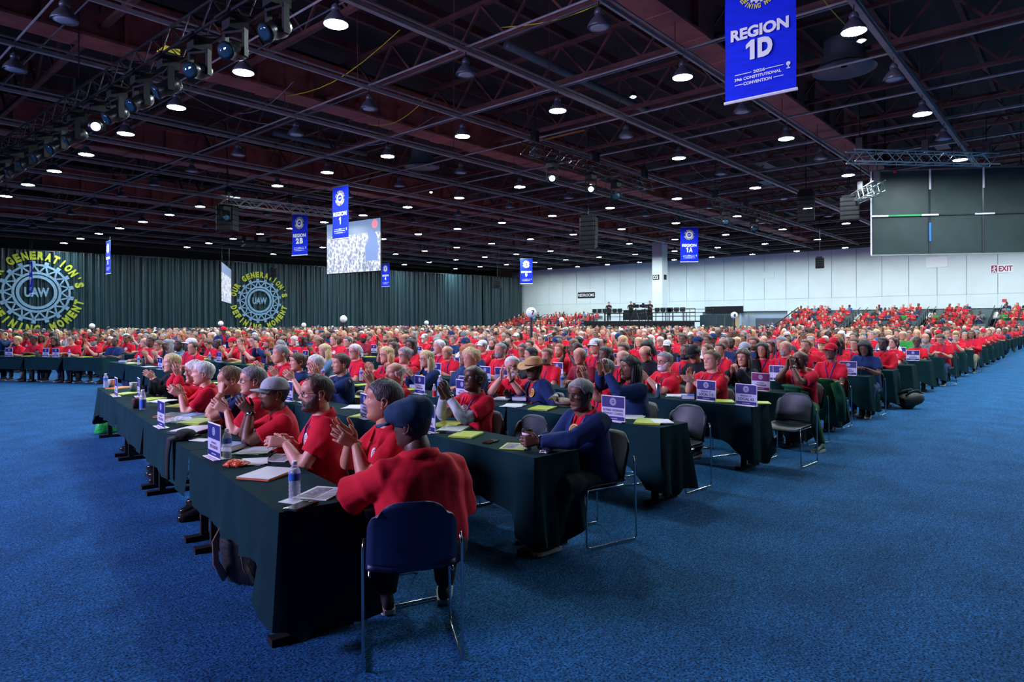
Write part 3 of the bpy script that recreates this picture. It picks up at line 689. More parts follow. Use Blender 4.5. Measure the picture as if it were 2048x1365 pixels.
# ------------------------------------------------------------------ numbered ball posts with microphones
def ball_post(px, py, dia, num, label, mic=True):
    d = FPX * 0.32 / dia; c = atd(px, py, d); e = empty('ball_post', (c.x, c.y, 0)); tag(e, label, 'post')
    q = MB(); q.sphere((0, 0, c.z), 0.16, 16, 10); part('globe', q, M_WHITE, e, True)
    q = MB(); q.tube([(0, 0, 0), (0, 0, c.z - 0.14)], 0.04, 8); part('pole', q, M_BLACKM, e)
    q = MB(); q.lathe([(0.28, 0), (0.28, 0.02), (0.05, 0.05)], (0, 0, 0), 14); part('base', q, M_BLACKM, e)
    if num:
        f = V((-c.x, -c.y, 0)).normalized(); f = (MX.Rotation(0.35 if num == '7' else 0.15, 3, 'Z') @ f); u = V((0, 0, 1)).cross(f) * -1
        u = V((0, 0, 1)).cross(f)
        q = MB(); put_text(q, num, f * 0.163 + V((0, 0, c.z)), 0.14, u, (0, 0, 1), 0.04); part('numeral', q, M_BLACK, e)
    if mic:
        g = V((c.x, c.y, 0)) + RT * 0.55 - FW * 0.1
        m = empty('microphone_stand', g); tag(m, 'microphone stand beside the ' + label.split(',')[0], 'microphone stand')
        q = MB(); q.tube([(0, 0, 0), (0, 0, 1.25)], 0.014, 6); part('pole', q, M_BLACKM, m)
        q = MB(); q.lathe([(0.15, 0), (0.15, 0.02), (0.03, 0.03)], (0, 0, 0), 12); part('base', q, M_BLACKM, m)
        q = MB(); q.tube([V((0, 0, 1.22)) - RT * 0.2, V((0, 0, 1.45)) + RT * 0.35], 0.012, 6); part('boom', q, M_BLACKM, m)
        q = MB(); q.tube([V((0, 0, 1.45)) + RT * 0.35, V((0, 0, 1.52)) + RT * 0.5], [0.02, 0.035], 8); part('microphone', q, M_TRUSS, m, True)
ball_post(1062.5, 625.5, 21, '7', 'white globe post numbered 7, nearest of the posts')
ball_post(1468.5, 631, 13.5, '8', 'white globe post numbered 8, before the entrance', False)
ball_post(1123, 640, 10.5, None, 'small white globe post right of the number 7 post')
ball_post(687, 638.5, 14.5, None, 'white globe post under the projection screen')
ball_post(607.5, 650.5, 9.5, None, 'small white globe post right of the drape emblem')
ball_post(441.5, 647.5, 10.5, None, 'white globe post behind the person in navy jacket', False)
ball_post(184, 652.5, 11, None, 'white globe post right of the left drape emblem')
ball_post(853, 646, 9, None, 'small white globe post before the drape, centre')

# ------------------------------------------------------------------ camera platform
def xpl(px, X):
    t = (px - 1024) / FPX; return X * (RT.x - t * FW.x) / (t * FW.y - RT.y)
PX = 50.0; ya, yb = xpl(1171, PX), xpl(1392, PX); DK = 1.7
e = empty('camera_platform', (PX, (ya + yb) / 2, 0)); tag(e, 'black skirted camera platform before the pale wall', 'platform')
q = MB(); q.box((1.6, 0, DK), (3.6, ya - yb, 0.1)); part('deck', q, M_BLACK, e)
for k in range(8):
    w_ = (ya - yb) / 8; q = MB(); q.box((-0.25, (ya - yb) / 2 - w_ * (k + 0.5), DK / 2), (0.05, w_ * 0.985, DK)); part('skirt_panel', q, M_BLACK, e)
for yy0, yy1, xx in ((0.5, -0.5, 3.3), (-0.05, -0.5, -0.15)):
    q = MB(); a, b_ = yy0 * (ya - yb), yy1 * (ya - yb)
    for z in (0.45, 0.75, 1.05): q.tube([(xx, a, DK + z), (xx, b_, DK + z)], 0.028, 5)
    n = 5
    for k in range(n + 1): q.tube([(xx, a + (b_ - a) * k / n, DK), (xx, a + (b_ - a) * k / n, DK + 1.05)], 0.028, 5)
    part('railing', q, M_BLACKM, e)
q = MB(); 
for k in range(4):
    y0 = -(ya - yb) / 2 - 0.7 * k; q.box((0.6, y0 - 0.4, DK / 2 + 0.25), (0.06, 0.66, DK + 0.5))
part('side_drape', q, M_DRAPE, e)
def equip(name, px, X, z, build, label, cat):
    o = empty(name, (X, xpl(px, X), z)); tag(o, label, cat); build(o)
def b_cam(o):
    for k in range(3):
        a = 2.1 * k; q = MB(); q.tube([(0.5 * math.cos(a), 0.5 * math.sin(a), 0), (0, 0, 1.1)], 0.03, 5); part('leg', q, M_BLACKM, o)
    q = MB(); q.box((0, 0, 1.3), (0.6, 0.24, 0.3)); part('camera_body', q, M_BLACKM, o)
    q = MB(); q.tube([(-0.3, 0, 1.3), (-0.75, 0, 1.3)], [0.1, 0.14], 10); part('lens', q, M_BLACK, o)
    q = MB(); q.box((0.1, 0.24, 1.5), (0.1, 0.2, 0.16)); part('viewfinder', q, M_BLACKM, o)
equip('video_camera', 1272, PX + 0.6, DK + 0.05, b_cam, 'video camera on tripod on the platform, left one', 'video camera')
equip('video_camera', 1290, PX + 1.2, DK + 0.05, b_cam, 'video camera on tripod on the platform, right one', 'video camera')
def b_desk(o):
    q = MB(); q.box((0, 0, 0.72), (0.7, 1.7, 0.05)); part('desk_top', q, M_BLACKM, o)
    for s in (-0.8, 0.8):
        for t_ in (-0.3, 0.3):
            q = MB(); q.box((t_, s, 0.36), (0.05, 0.05, 0.7)); part('leg', q, M_BLACKM, o)
    for s in (-0.55, 0.0, 0.55):
        q = MB(); q.box((0.1, s, 0.95), (0.06, 0.46, 0.36)); q.box((0.1, s, 0.76), (0.14, 0.1, 0.06)); part('monitor', q, M_BLACKM, o)
for i, px in enumerate((1198, 1228, 1325, 1352)): equip('control_desk', px, PX + 1.0, DK + 0.05, b_desk, 'control desk with monitors on the camera platform, %s from left' % ordw(i), 'desk')

# ------------------------------------------------------------------ bleachers
BLEACH_ROWS = []                                # (x, y0, y1, floor height)
def bleacher(X0, ntier, ya, yb, label, gaps):
    e = empty('bleacher', (X0, (ya + yb) / 2, 0)); tag(e, label, 'bleacher'); o = V((X0, (ya + yb) / 2, 0))
    for i in range(ntier):
        x = i * 0.95; z = 0.12 + i * 0.24
        q = MB(); q.box((x + 0.475, 0, z / 2), (0.95, ya - yb, z)); part('step', q, M_BLACK, e)
        prev = ya
        for (ga, gb) in gaps + [(yb, yb)]:
            if prev - ga > 0.5:
                q = MB(); q.box((x + 0.62, (prev + ga) / 2 - o.y, z + 0.42), (0.42, prev - ga, 0.05)); q.box((x + 0.85, (prev + ga) / 2 - o.y, z + 0.66), (0.05, prev - ga, 0.34)); part('bench', q, M_GREYSEAT, e)
                BLEACH_ROWS.append((X0 + x + 0.6, prev - 0.4, ga + 0.4, z))
            prev = gb
    for (ga, gb) in gaps:
        for yy in (ga, gb):
            q = MB(); q.tube([(0.3, yy - o.y, 1.0), (ntier * 0.95, yy - o.y, 1.0 + ntier * 0.24)], 0.03, 5)
            for k in range(ntier): q.tube([(0.3 + k * 0.95, yy - o.y, 0.12 + k * 0.24), (0.3 + k * 0.95, yy - o.y, 1.0 + k * 0.24)], 0.025, 4)
            part('handrail', q, M_BLACKM, e)
    q = MB(); q.tube([(-0.6, ya - o.y, 0.9), (ntier * 0.95, ya - o.y, 1.1 + ntier * 0.24)], 0.05, 6)
    for k in range(ntier + 1): q.tube([(k * 0.95, ya - o.y, 0), (k * 0.95, ya - o.y, 1.0 + k * 0.24)], 0.03, 4)
    q.box((ntier * 0.475, ya - o.y + 0.02, 0.7), (ntier * 0.95, 0.04, 1.2)); part('end_rail', q, M_BLACK, e)
y_ = [xpl(p, 62) for p in (1690, 1706, 1835, 1850, 1975, 1990)]
bleacher(59.5, 8, xpl(1560, 62), -12, 'grey bleachers full of delegates along the right end of the wall', [(y_[0], y_[1]), (y_[2], y_[3]), (y_[4], y_[5])])
y_ = [xpl(p, 63) for p in (1050, 1062)]
bleacher(60.5, 7, min(xpl(945, 63), 57.0), xpl(1166, 63), 'grey bleachers full of delegates beside the drape corner', [(y_[0], y_[1])])
# ------------------------------------------------------------------ people: shape library
TMP = bpy.data.scenes.new('workbench')
def evald(me, mods):
    o = bpy.data.objects.new('work', me); TMP.collection.objects.link(o)
    for kind, kw in mods:
        m = o.modifiers.new('m', kind)
        for k, v in kw.items(): setattr(m, k, v)
    vl = TMP.view_layers[0]; vl.update(); dg = vl.depsgraph; dg.update()
    e = o.evaluated_get(dg).to_mesh()
    n = len(e.vertices); co = np.empty(n * 3, np.float32); e.vertices.foreach_get('co', co)
    fs = [tuple(p.vertices) for p in e.polygons]
    o.evaluated_get(dg).to_mesh_clear()
    bpy.data.objects.remove(o); bpy.data.meshes.remove(me)
    return co.reshape(-1, 3).astype(float), fs
def remesh(mb, voxel, smooth=4):
    mods = [('REMESH', dict(mode='VOXEL', voxel_size=voxel, use_smooth_shade=True))]
    if smooth: mods.append(('SMOOTH', dict(factor=0.5, iterations=smooth)))
    return evald(mb.mesh('work'), mods)
def xf(M, vs): 
    A = np.array(M); return vs @ A[:3, :3].T + A[:3, 3]
def vnormals(vs, fs):
    n = np.zeros_like(vs)
    q = np.array([f for f in fs if len(f) == 4], int)
    if len(q):
        c = np.cross(vs[q[:, 2]] - vs[q[:, 0]], vs[q[:, 3]] - vs[q[:, 1]])
        for i in range(4): np.add.at(n, q[:, i], c)
    return n / np.maximum(np.linalg.norm(n, axis=1, keepdims=True), 1e-9)
def wrinkle(vs, fs, amp, seed, freq=9.0):
    """soft cloth folds: sums of slanted waves, bent by slow waves"""
    r = random.Random(seed); n = vnormals(vs, fs); d = np.zeros(len(vs))
    for k in range(7):
        a = np.array([r.gauss(0, 1), r.gauss(0, 1), r.gauss(0, 0.9)]); a /= np.linalg.norm(a); w = freq * r.uniform(0.6, 2.3) * 2
        b = np.array([r.gauss(0, 1), r.gauss(0, 1), r.gauss(0, 1)]) * 5
        ph = vs @ a * w + 1.6 * np.sin(vs @ b + r.uniform(0, 6)); g = np.clip(np.sin(vs @ (b * 0.7) + r.uniform(0, 6)), 0, 1)
        d += (0.5 + 0.5 * np.cos(ph)) ** 3 * g / (0.6 + 0.25 * k)
    return vs + n * (d[:, None] - 0.5) * amp
def tomesh(name, vs, fs, nm=1, mi=None, tint=None):
    me = bpy.data.meshes.new(name); me.from_pydata(vs.tolist() if hasattr(vs, 'tolist') else vs, [], fs)
    for k in range(nm): me.materials.append(MATS['skin_1'])
    if mi is not None: me.polygons.foreach_set('material_index', mi)
    me.polygons.foreach_set('use_smooth', [True] * len(fs))
    if tint is not None:
        a = me.color_attributes.new('tint', 'FLOAT_COLOR', 'POINT'); a.data.foreach_set('color', np.hstack([tint, np.ones((len(tint), 1))]).ravel())
    me.update(); return me

SKINS = [(0.64, 0.33, 0.235), (0.57, 0.275, 0.175), (0.45, 0.21, 0.125), (0.25, 0.115, 0.065), (0.150, 0.068, 0.038), (0.085, 0.040, 0.025)]
for i, c in enumerate(SKINS): mat('skin_%d' % i, c, 0.48, tint=True, bump=0.08, bscale=160)
M_EYE = mat('eye', (0.75, 0.75, 0.72), 0.15, tint=True)
CLOTH = {'red': (0.62, 0.008, 0.030), 'navy': (0.010, 0.032, 0.115), 'black': (0.012, 0.014, 0.018), 'grey': (0.16, 0.19, 0.21), 'green': (0.03, 0.26, 0.05), 'denim': (0.10, 0.22, 0.36), 'white': (0.72, 0.74, 0.75), 'blue': (0.015, 0.11, 0.42), 'maroon': (0.22, 0.012, 0.03), 'orange': (0.75, 0.2, 0.03), 'kelly': (0.008, 0.10, 0.045), 'khaki': (0.30, 0.26, 0.18), 'dark': (0.018, 0.02, 0.028), 'jeans': (0.03, 0.06, 0.14), 'tan': (0.50, 0.30, 0.13), 'slate': (0.014, 0.050, 0.105), 'yellow': (0.8, 0.6, 0.05), 'lightgrey': (0.42, 0.48, 0.52)}
def cloth(c): return mat('cloth_' + c, CLOTH[c], 0.85, var=0.10, scale=9, bump=0.16, bscale=18, spec=0.25)
HAIRC = {'black': (0.010, 0.009, 0.010), 'brown': (0.055, 0.030, 0.018), 'light brown': (0.16, 0.095, 0.05), 'grey': (0.24, 0.24, 0.25), 'white': (0.66, 0.66, 0.66), 'blond': (0.62, 0.47, 0.22), 'ginger': (0.36, 0.10, 0.03), 'orange': (0.42, 0.09, 0.015), 'dark grey': (0.075, 0.075, 0.08)}
def hairm(c): return mat('hair_' + c.replace(' ', '_'), HAIRC[c], 0.5, var=0.45, scale=70, bump=0.5, bscale=130, aniso=(1, 1, 0.25))
M_SOLE = mat('pale_sole', (0.50, 0.48, 0.47), 0.6)
M_SHOEB = mat('black_leather', (0.014, 0.013, 0.014), 0.22)
M_SHOEBR = mat('brown_leather', (0.10, 0.038, 0.022), 0.35)
M_SHOED = mat('dark_trainer', (0.03, 0.032, 0.036), 0.7)
M_SHOEG = mat('green_trainer', (0.015, 0.09, 0.05), 0.5)
M_SHOEW = mat('white_trainer', (0.62, 0.62, 0.6), 0.6)
M_RIM = mat('dark_rim', (0.012, 0.012, 0.014), 0.3)
M_GLASSES = mat('spectacle_lens', (0.2, 0.25, 0.3), 0.05, alpha=0.10)
M_GOLD = mat('gold_emblem', (0.72, 0.40, 0.03), 0.5)
M_LANY = mat('lanyard_ribbon', (0.06, 0.04, 0.22), 0.6, var=0.9, scale=120)
M_STRIPE = mat('white_trim', (0.8, 0.8, 0.82), 0.6)

ZS = np.array([0, .012, .03, .045, .06, .075, .09, .105, .12, .135, .15, .17, .19, .21, .225, .233, .236])
FR = np.array([.060, .083, .091, .087, .089, .089, .090, .091, .090, .091, .096, .096, .087, .062, .034, .016, .002])
BK = np.array([-.010, -.028, -.044, -.055, -.066, -.076, -.084, -.091, -.098, -.103, -.106, -.105, -.094, -.070, -.040, -.018, -.002])
WD = np.array([.024, .040, .053, .059, .063, .066, .068, .0705, .0725, .0745, .077, .078, .073, .056, .033, .016, .002])
def smo(zs, arr, z):
    # smooth interpolation (Catmull-Rom)
    i = np.clip(np.searchsorted(zs, z) - 1, 0, len(zs) - 2); t = (z - zs[i]) / (zs[i + 1] - zs[i])
    p0 = arr[np.clip(i - 1, 0, None)]; p1 = arr[i]; p2 = arr[i + 1]; p3 = arr[np.clip(i + 2, None, len(arr) - 1)]
    return 0.5 * (2 * p1 + (p2 - p0) * t + (2 * p0 - 5 * p1 + 4 * p2 - p3) * t * t + (3 * p1 - p0 - 3 * p2 + p3) * t ** 3)
def head_surf(nu, nv, fat=1.0, nose=1.0, jaw=1.0, off=None, feat=True):
    """head grid in its own frame: chin at z 0, crown at z .236, +y is the face; off(theta_deg, z) pushes it outward"""
    t = np.linspace(0, 1, nv); z = 0.236 * (0.5 - 0.5 * np.cos(PI * (0.08 + 0.92 * t))) / (0.5 - 0.5 * math.cos(PI)); z = (z - z[0]) / (z[-1] - z[0]) * 0.236
    th = np.linspace(0, 2 * PI, nu, endpoint=False)
    th = th - 0.28 * np.sin(th)                     # more columns on the face
    Z, T = np.meshgrid(z, th, indexing='ij')
    F = smo(ZS, FR, Z); B = smo(ZS, BK, Z); Wd = smo(ZS, WD, Z) * (1 + (fat - 1) * np.exp(-((Z - 0.05) / 0.07) ** 2))
    Wd = Wd * (1 + (jaw - 1) * np.exp(-(Z / 0.05) ** 2))
    c, s = np.cos(T), np.sin(T); e = 0.88
    X = Wd * np.sign(s) * np.abs(s) ** e; Y = np.where(c > 0, F * np.abs(c) ** e, B * np.abs(c) ** 0.95)
    if feat:
        fm = np.clip(c, 0, 1) ** 0.5; ax = np.abs(X); G = lambda a, m, w: np.exp(-((a - m) / w) ** 2)
        ramp = np.interp(Z, [.080, .090, .098, .104, .118, .140, .150], [0, .45, .95, 1.0, .62, .22, 0]); sg = np.interp(Z, [.085, .1, .14], [.0155, .0125, .0085])
        Y = Y + fm * nose * 0.027 * ramp * np.exp(-(X / sg) ** 2) + fm * nose * 0.007 * G(Z, .096, .007) * G(ax, .015, .006)
        Y = Y - fm * 0.011 * G(ax, .031, .015) * G(Z, .127, .010) + fm * 0.005 * G(Z, .144, .007) * G(ax, .026, .024)
        Y = Y + fm * 0.005 * G(ax, .046, .016) * G(Z, .103, .014) - fm * 0.004 * G(ax, .05, .012) * G(Z, .07, .016)
        Y = Y + fm * (0.0055 * G(Z, .0665, .0042) + 0.0065 * G(Z, .0545, .0048) - 0.003 * G(Z, .0605, .0022)) * G(X, 0, .021) - fm * 0.005 * G(Z, .043, .006) * G(X, 0, .024) + fm * 0.006 * G(Z, .022, .012) * G(X, 0, .02)
        X = X - np.sign(X) * 0.004 * G(Y, .05, .02) * G(Z, .14, .02)
    if off is not None:
        d = off(np.degrees(np.arccos(np.clip(c, -1, 1))), Z, T)
        nx, ny, nz = X / (Wd + 1e-4) * 1.0, Y / 0.09, np.clip((Z - 0.13) / 0.09, -0.2, 1.2); L = np.sqrt(nx ** 2 + ny ** 2 + nz ** 2) + 1e-6
        X, Y, Z = X + nx / L * d, Y + ny / L * d, Z + nz / L * d
    vs = np.stack([X.ravel(), Y.ravel(), Z.ravel()], 1)
    fs = []
    for i in range(nv - 1):
        for k in range(nu):
            k2 = (k + 1) % nu; fs.append((i * nu + k, i * nu + k2, (i + 1) * nu + k2, (i + 1) * nu + k))
    fs.append(tuple(range(nu - 1, -1, -1))); fs.append(tuple((nv - 1) * nu + k for k in range(nu)))
    return vs, fs
def head_tint(vs, brow=(0.35, 0.3, 0.3), hero=True, stub=None):
    t = np.ones((len(vs), 3)); x, y, z = np.abs(vs[:, 0]), vs[:, 1], vs[:, 2]; f = y > 0.05
    G = lambda a, m, w: np.exp(-((a - m) / w) ** 2)
    w = (G(z, .0605, .0085) * np.clip(1.3 - x / .024, 0, 1)) * f; w = np.clip(w * 1.1, 0, 1)[:, None]; t = t * (1 - w) + w * np.array([0.92, 0.50, 0.52])
    w = (G(z, .0605, .0018) * (x < .023) * f)[:, None] * 0.6; t = t * (1 - w) + w * np.array([0.3, 0.15, 0.15])
    w = (G(z, .1465 - 0.06 * np.clip(x - .034, 0, 1), .0042) * (x > .011) * (x < .047) * f * 0.85)[:, None]; t = t * (1 - w) + w * np.array(brow)
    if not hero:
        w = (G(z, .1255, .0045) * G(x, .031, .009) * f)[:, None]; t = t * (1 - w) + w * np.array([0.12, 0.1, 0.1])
    if stub is not None:
        ang = np.degrees(np.arctan2(x, y)); top = np.interp(ang, [0, 16, 30, 60, 78, 95], [.080, .082, .068, .090, .12, .125])
        w = np.clip((top - z) / .012, 0, 1) * np.clip((98 - ang) / 10, 0, 1) * np.where((np.abs(z - .0605) < .007) & (ang < 15), 0, 1); w = w[:, None] * .8; t = t * (1 - w) + w * np.array(stub)
    w = (G(x, .048, .018) * G(z, .095, .018) * f * 0.25)[:, None]; t = t * (1 - w) + w * np.array([1.0, 0.75, 0.72])
    return t

def hairline(style):
    if style in ('short', 'crew', 'curly'): return ([0, 35, 55, 68, 76, 86, 98, 115, 150, 180], [.193, .191, .180, .150, .120, .128, .118, .080, .058, .052])
    if style == 'receding': return ([0, 25, 45, 60, 72, 86, 98, 115, 150, 180], [.206, .220, .218, .185, .125, .128, .118, .080, .058, .052])
    return ([0, 30, 45, 60, 70, 86, 98, 115, 150, 180], [.188, .182, .166, .140, .105, .085, .065, .045, .035, .03])
def hair_mesh(style, seed=1, hero=False):
    a, l = hairline(style)
    th = {'short': .013, 'crew': .006, 'receding': .010, 'bald': .009, 'curly': .030, 'long': .020, 'bob': .022, 'braids': .018, 'bun': .013, 'ponytail': .013, 'afro': .045}[style]
    r = random.Random(seed); P = [r.uniform(0, 6.28) for _ in range(6)]
    def off(td, Z, T):
        line = np.interp(td, a, l)
        m = np.clip((Z - line) / 0.012, -1, 1)
        d = np.where(m > 0, th * (0.35 + 0.65 * m), m * 0.022)
        if style == 'bald':
            d = np.where(Z > np.interp(td, [0, 80, 110, 180], [.12, .150, .178, .186]), -0.010, d); d = np.where(td < 62, -0.022, d)
        if style in ('short', 'receding') : d = d + np.where(d > 0, 0.004 * np.clip((Z - .17) / .05, 0, 1) + 0.0018 * np.sin(T * 23 + Z * 160 + P[0]) + 0.0014 * np.sin(T * 41 - Z * 90 + P[1]), 0)
        if style in ('curly', 'afro', 'bun'):
            k = 0.007 if style != 'bun' else 0.002
            d = d + np.where(d > 0, k * np.sin(T * 9 + P[0]) * np.sin(Z * 150 + P[1]) + k * 0.6 * np.sin(T * 17 + Z * 80 + P[2]), 0)
        if style in ('long', 'bob', 'braids', 'ponytail'):
            d = d + np.where(d > 0, 0.002 * np.sin(T * 27 + P[0] + 30 * Z) + 0.003 * np.sin(T * 7 + P[1]), 0)
        return d
    nu, nv = (56, 40) if hero else (26, 18)
    vs, fs = head_surf(nu, nv, off=off, feat=False)
    mb = MB(); mb.add(vs, fs)
    if style in ('long', 'bob', 'braids'):
        zb = {'long': -.14, 'bob': -.015, 'braids': -.24}[style]; n = 18 if hero else 10; m = 8; rings = []
        for i in range(m + 1):
            t = i / m; z = .165 + (zb - .165) * t; R0 = .092 + .022 * math.sin(min(1, t * 1.6) * PI * 0.75); ring_ = []
            for j in range(n + 1):
                q = math.radians(62 + (236) * j / n); rr = R0 + 0.004 * math.sin(j * 2.3 + t * 5) * (2 if style == 'braids' else 1); ring_.append(V((rr * math.sin(q), rr * math.cos(q) * (1.08 if math.cos(q) < 0 else 0.8) - 0.005, z)))
            for j in range(n, -1, -1):
                q = math.radians(62 + 236 * j / n); rr = R0 - 0.03 * (1 - 0.5 * t); ring_.append(V((rr * math.sin(q), rr * math.cos(q) * (1.08 if math.cos(q) < 0 else 0.8) - 0.005, z)))
            rings.append(ring_)
        mb.loft(rings)
    if style == 'braids':
        for j in range(22):
            q = math.radians(75 + 210 * j / 21); x, y = .108 * math.sin(q), .11 * math.cos(q); pts = [(x * (1 + .1 * math.sin(k)), y * (1 + .06 * math.sin(k + j)), .15 - .055 * k) for k in range(9)]
            mb.tube(pts, [.010] * 8 + [.004], 6)
    if style == 'bun': mb.sphere((0, -.125, .165), (.04, .034, .04), 10, 7)
    if style == 'ponytail': mb.tube([(0, -.105, .17), (0, -.145, .16), (0, -.155, .09), (0, -.135, .01)], [.02, .03, .032, .012], 8)
    return np.array([tuple(p) for p in mb.v], float), mb.f
_HAIR = {}
def get_hair(style, hero=False, seed=1):
    k = (style, hero, seed)
    if k not in _HAIR: vs, fs = hair_mesh(style, seed, hero); _HAIR[k] = tomesh('hair', vs, fs)
    return _HAIR[k]
def beard_mesh(kind, hero):
    def off(td, Z, T):
        top = np.interp(td, [0, 16, 30, 60, 78, 95], [.082, .084, .070, .095, .125, .128]); d = np.clip((top - Z) / 0.012, -1, 1)
        th = {'stubble': .0022, 'full': .010, 'long': .020, 'goatee': .008}[kind]
        m = np.where(d > 0, th * (0.4 + 0.6 * d), d * 0.01)
        m = np.where((np.abs(Z - .0605) < .0075) & (td < 15), -0.012, m); m = np.where(td > (38 if kind == 'goatee' else 96), -0.012, m)
        return m
    vs, fs = head_surf(48 if hero else 24, 44 if hero else 20, off=off, feat=True)
    mb = MB(); mb.add(vs, fs)
    if kind == 'long': mb.loft([[V((w * math.cos(q), .055 + .045 * math.sin(q) - .02 * i, .05 - .045 * i)) for q in np.linspace(0, 2 * PI, 10, endpoint=False)] for i, w in enumerate((.05, .052, .045, .03, .01))])
    return np.array([tuple(p) for p in mb.v], float), mb.f
_BEARD = {}
def get_beard(kind, hero):
    if (kind, hero) not in _BEARD: vs, fs = beard_mesh(kind, hero); _BEARD[(kind, hero)] = tomesh('beard', vs, fs)
    return _BEARD[(kind, hero)]
_HEADGEAR = {}
def get_glasses(kind='full'):
    if kind not in _HEADGEAR:
        mb = MB()
        for s in (-1, 1):
            pts = [(s * .033 + .023 * math.cos(a), .100 - .012 * abs(.023 * math.cos(a) * s + .033) / .056 * 0.8, .124 + .018 * math.sin(a)) for a in np.linspace(0, 2 * PI, 14, endpoint=False)]
            mb.tube(pts, .0022, 5, closed=True)
            mb.tube([(s * .055, .094, .128), (s * .074, .07, .130), (s * .078, .0, .128), (s * .078, -.03, .118)], .0022, 5)
        mb.tube([(-.011, .101, .128), (0, .104, .130), (.011, .101, .128)], .002, 5)
        a = mb.mesh('glasses', M_RIM)
        mb = MB()
        for s in (-1, 1): mb.add([(s * .033 + .022 * math.cos(a_), .0985 - .009 * abs(.022 * math.cos(a_) * s + .033) / .056, .124 + .017 * math.sin(a_)) for a_ in np.linspace(0, 2 * PI, 14, endpoint=False)], [tuple(range(14))])
        b = mb.mesh('spectacle_lens', M_GLASSES)
        _HEADGEAR[kind] = (a, b)
    return _HEADGEAR[kind]
def get_hat(kind):
    """list of (part name, mesh) in the head frame; first takes the hat colour"""
    if kind in _HEADGEAR: return _HEADGEAR[kind]
    n = 32; out = []
    def dome(z0, z1, grow, flat=2.0, back=0.0, nz=9):
        rings = []
        for i in range(nz + 1):
            t = i / nz; z = z0 + (z1 - z0) * math.sin(t * PI / 2); k = max(0.02, math.cos(t * PI / 2) ** (1.5 / flat))
            rings.append([V(((.080 + grow) * k * math.sin(a), (.101 + grow) * k * math.cos(a) - .004, z)) for a in np.linspace(0, 2 * PI, n, endpoint=False)])
        return rings
    if kind in ('cap', 'beanie', 'wrap'):
        mb = MB()
        if kind == 'cap':
            mb.loft(dome(.158, .252, .008)); out.append(('cap_crown', mb))
            mb = MB(); top = []; bot = []
            for i in range(13):
                a = math.radians(-62 + 124 * i / 12); inner = V((.088 * math.sin(a), .107 * math.cos(a) - .004, .163)); ext = .075 * max(0, math.cos(a * 1.35)) ** 0.6
                outer = inner + V((0, ext, -.006 - .018 * (abs(a)) ** 2)); top.append((inner, outer))
            vs = []; fs = []
            for dz in (0, -.006):
                for i_, o_ in top: vs += [i_ + V((0, 0, dz)), o_ + V((0, 0, dz))]
            for i in range(12):
                a = 2 * i; fs += [(a, a + 1, a + 3, a + 2), (26 + a, 26 + a + 2, 26 + a + 3, 26 + a + 1), (a + 1, 26 + a + 1, 26 + a + 3, a + 3), (a, a + 2, 26 + a + 2, 26 + a)]
            mb.add(vs, fs); out.append(('cap_brim', mb))
        elif kind == 'beanie': mb.loft(dome(.150, .262, .012)); out.append(('beanie', mb))
        else:
            mb.loft(dome(.150, .262, .014)); mb.sphere((0, -.115, .17), (.05, .04, .05), 10, 7); out.append(('head_wrap', mb))
    elif kind == 'flat_cap':
        mb = MB(); rings = []                   # broad soft panelled crown over a narrow band
        for i, (z, k) in enumerate(((.118, .084), (.132, .090), (.144, .103), (.162, .114), (.186, .119), (.212, .116), (.236, .100), (.254, .068), (.262, .03), (.264, .004))):
            rings.append([V((k * 1.0 * math.sin(a) * (1 + .018 * math.cos(8 * a) * (i > 2)), (k * 1.14) * math.cos(a) * (1 + .018 * math.cos(8 * a) * (i > 2)) + (.008 if i > 1 else 0), z + .010 * math.cos(a) * (i > 2) * -1 + .003 * math.sin(5 * a + i))) for a in np.linspace(0, 2 * PI, 64, endpoint=False)])
        mb.loft(rings); out.append(('cap_crown', mb))
        mb = MB(); rings = []
        for t in range(5):
            rings.append([V((x * (1 - .12 * t), .088 + .02 * t + (1 - (x / .09) ** 2) * .012 * t, .150 - .005 * t - .25 * x * x * t + dz)) for x, dz in [(q, 0) for q in np.linspace(-.085, .085, 9)] + [(q, -.008) for q in np.linspace(.085, -.085, 9)]])
        mb.loft(rings); out.append(('cap_brim', mb))
        mb = MB(); mb.sphere((0, .004, .264), (.010, .010, .005), 8, 5); out.append(('cap_button', mb))
    elif kind == 'cowboy':
        mb = MB(); r0 = dome(.165, .275, .010, 3.2, nz=8)
        for i, g in enumerate(r0):
            for p in g:
                if i > 4: p.z -= .022 * math.exp(-(p.x / .025) ** 2) * (i - 4) / 4
        mb.loft(r0); out.append(('hat_crown', mb))
        mb = MB(); rings = []
        for t, dz in ((0, .006), (.3, .004), (.7, .004), (1, 0), (1, -.005), (.7, -.002), (.3, -.003), (0, 0)):
            rings.append([V(((.088 + .10 * t) * math.sin(a), (.110 + .085 * t) * math.cos(a) - .004, .170 + dz + .035 * t * t * math.sin(a) ** 2 - .028 * t * math.cos(a) ** 2)) for a in np.linspace(0, 2 * PI, n, endpoint=False)])
        mb.loft(rings, False, True); out.append(('hat_brim', mb))
        mb = MB(); mb.loft([[V((p.x * 1.02, p.y * 1.02, z)) for p in r0[0]] for z in (.168, .186)], False); out.append(('hat_band', mb))
    res = [(nm, m.mesh(nm, MATS['skin_1'], True)) for nm, m in out]
    _HEADGEAR[kind] = res; return res

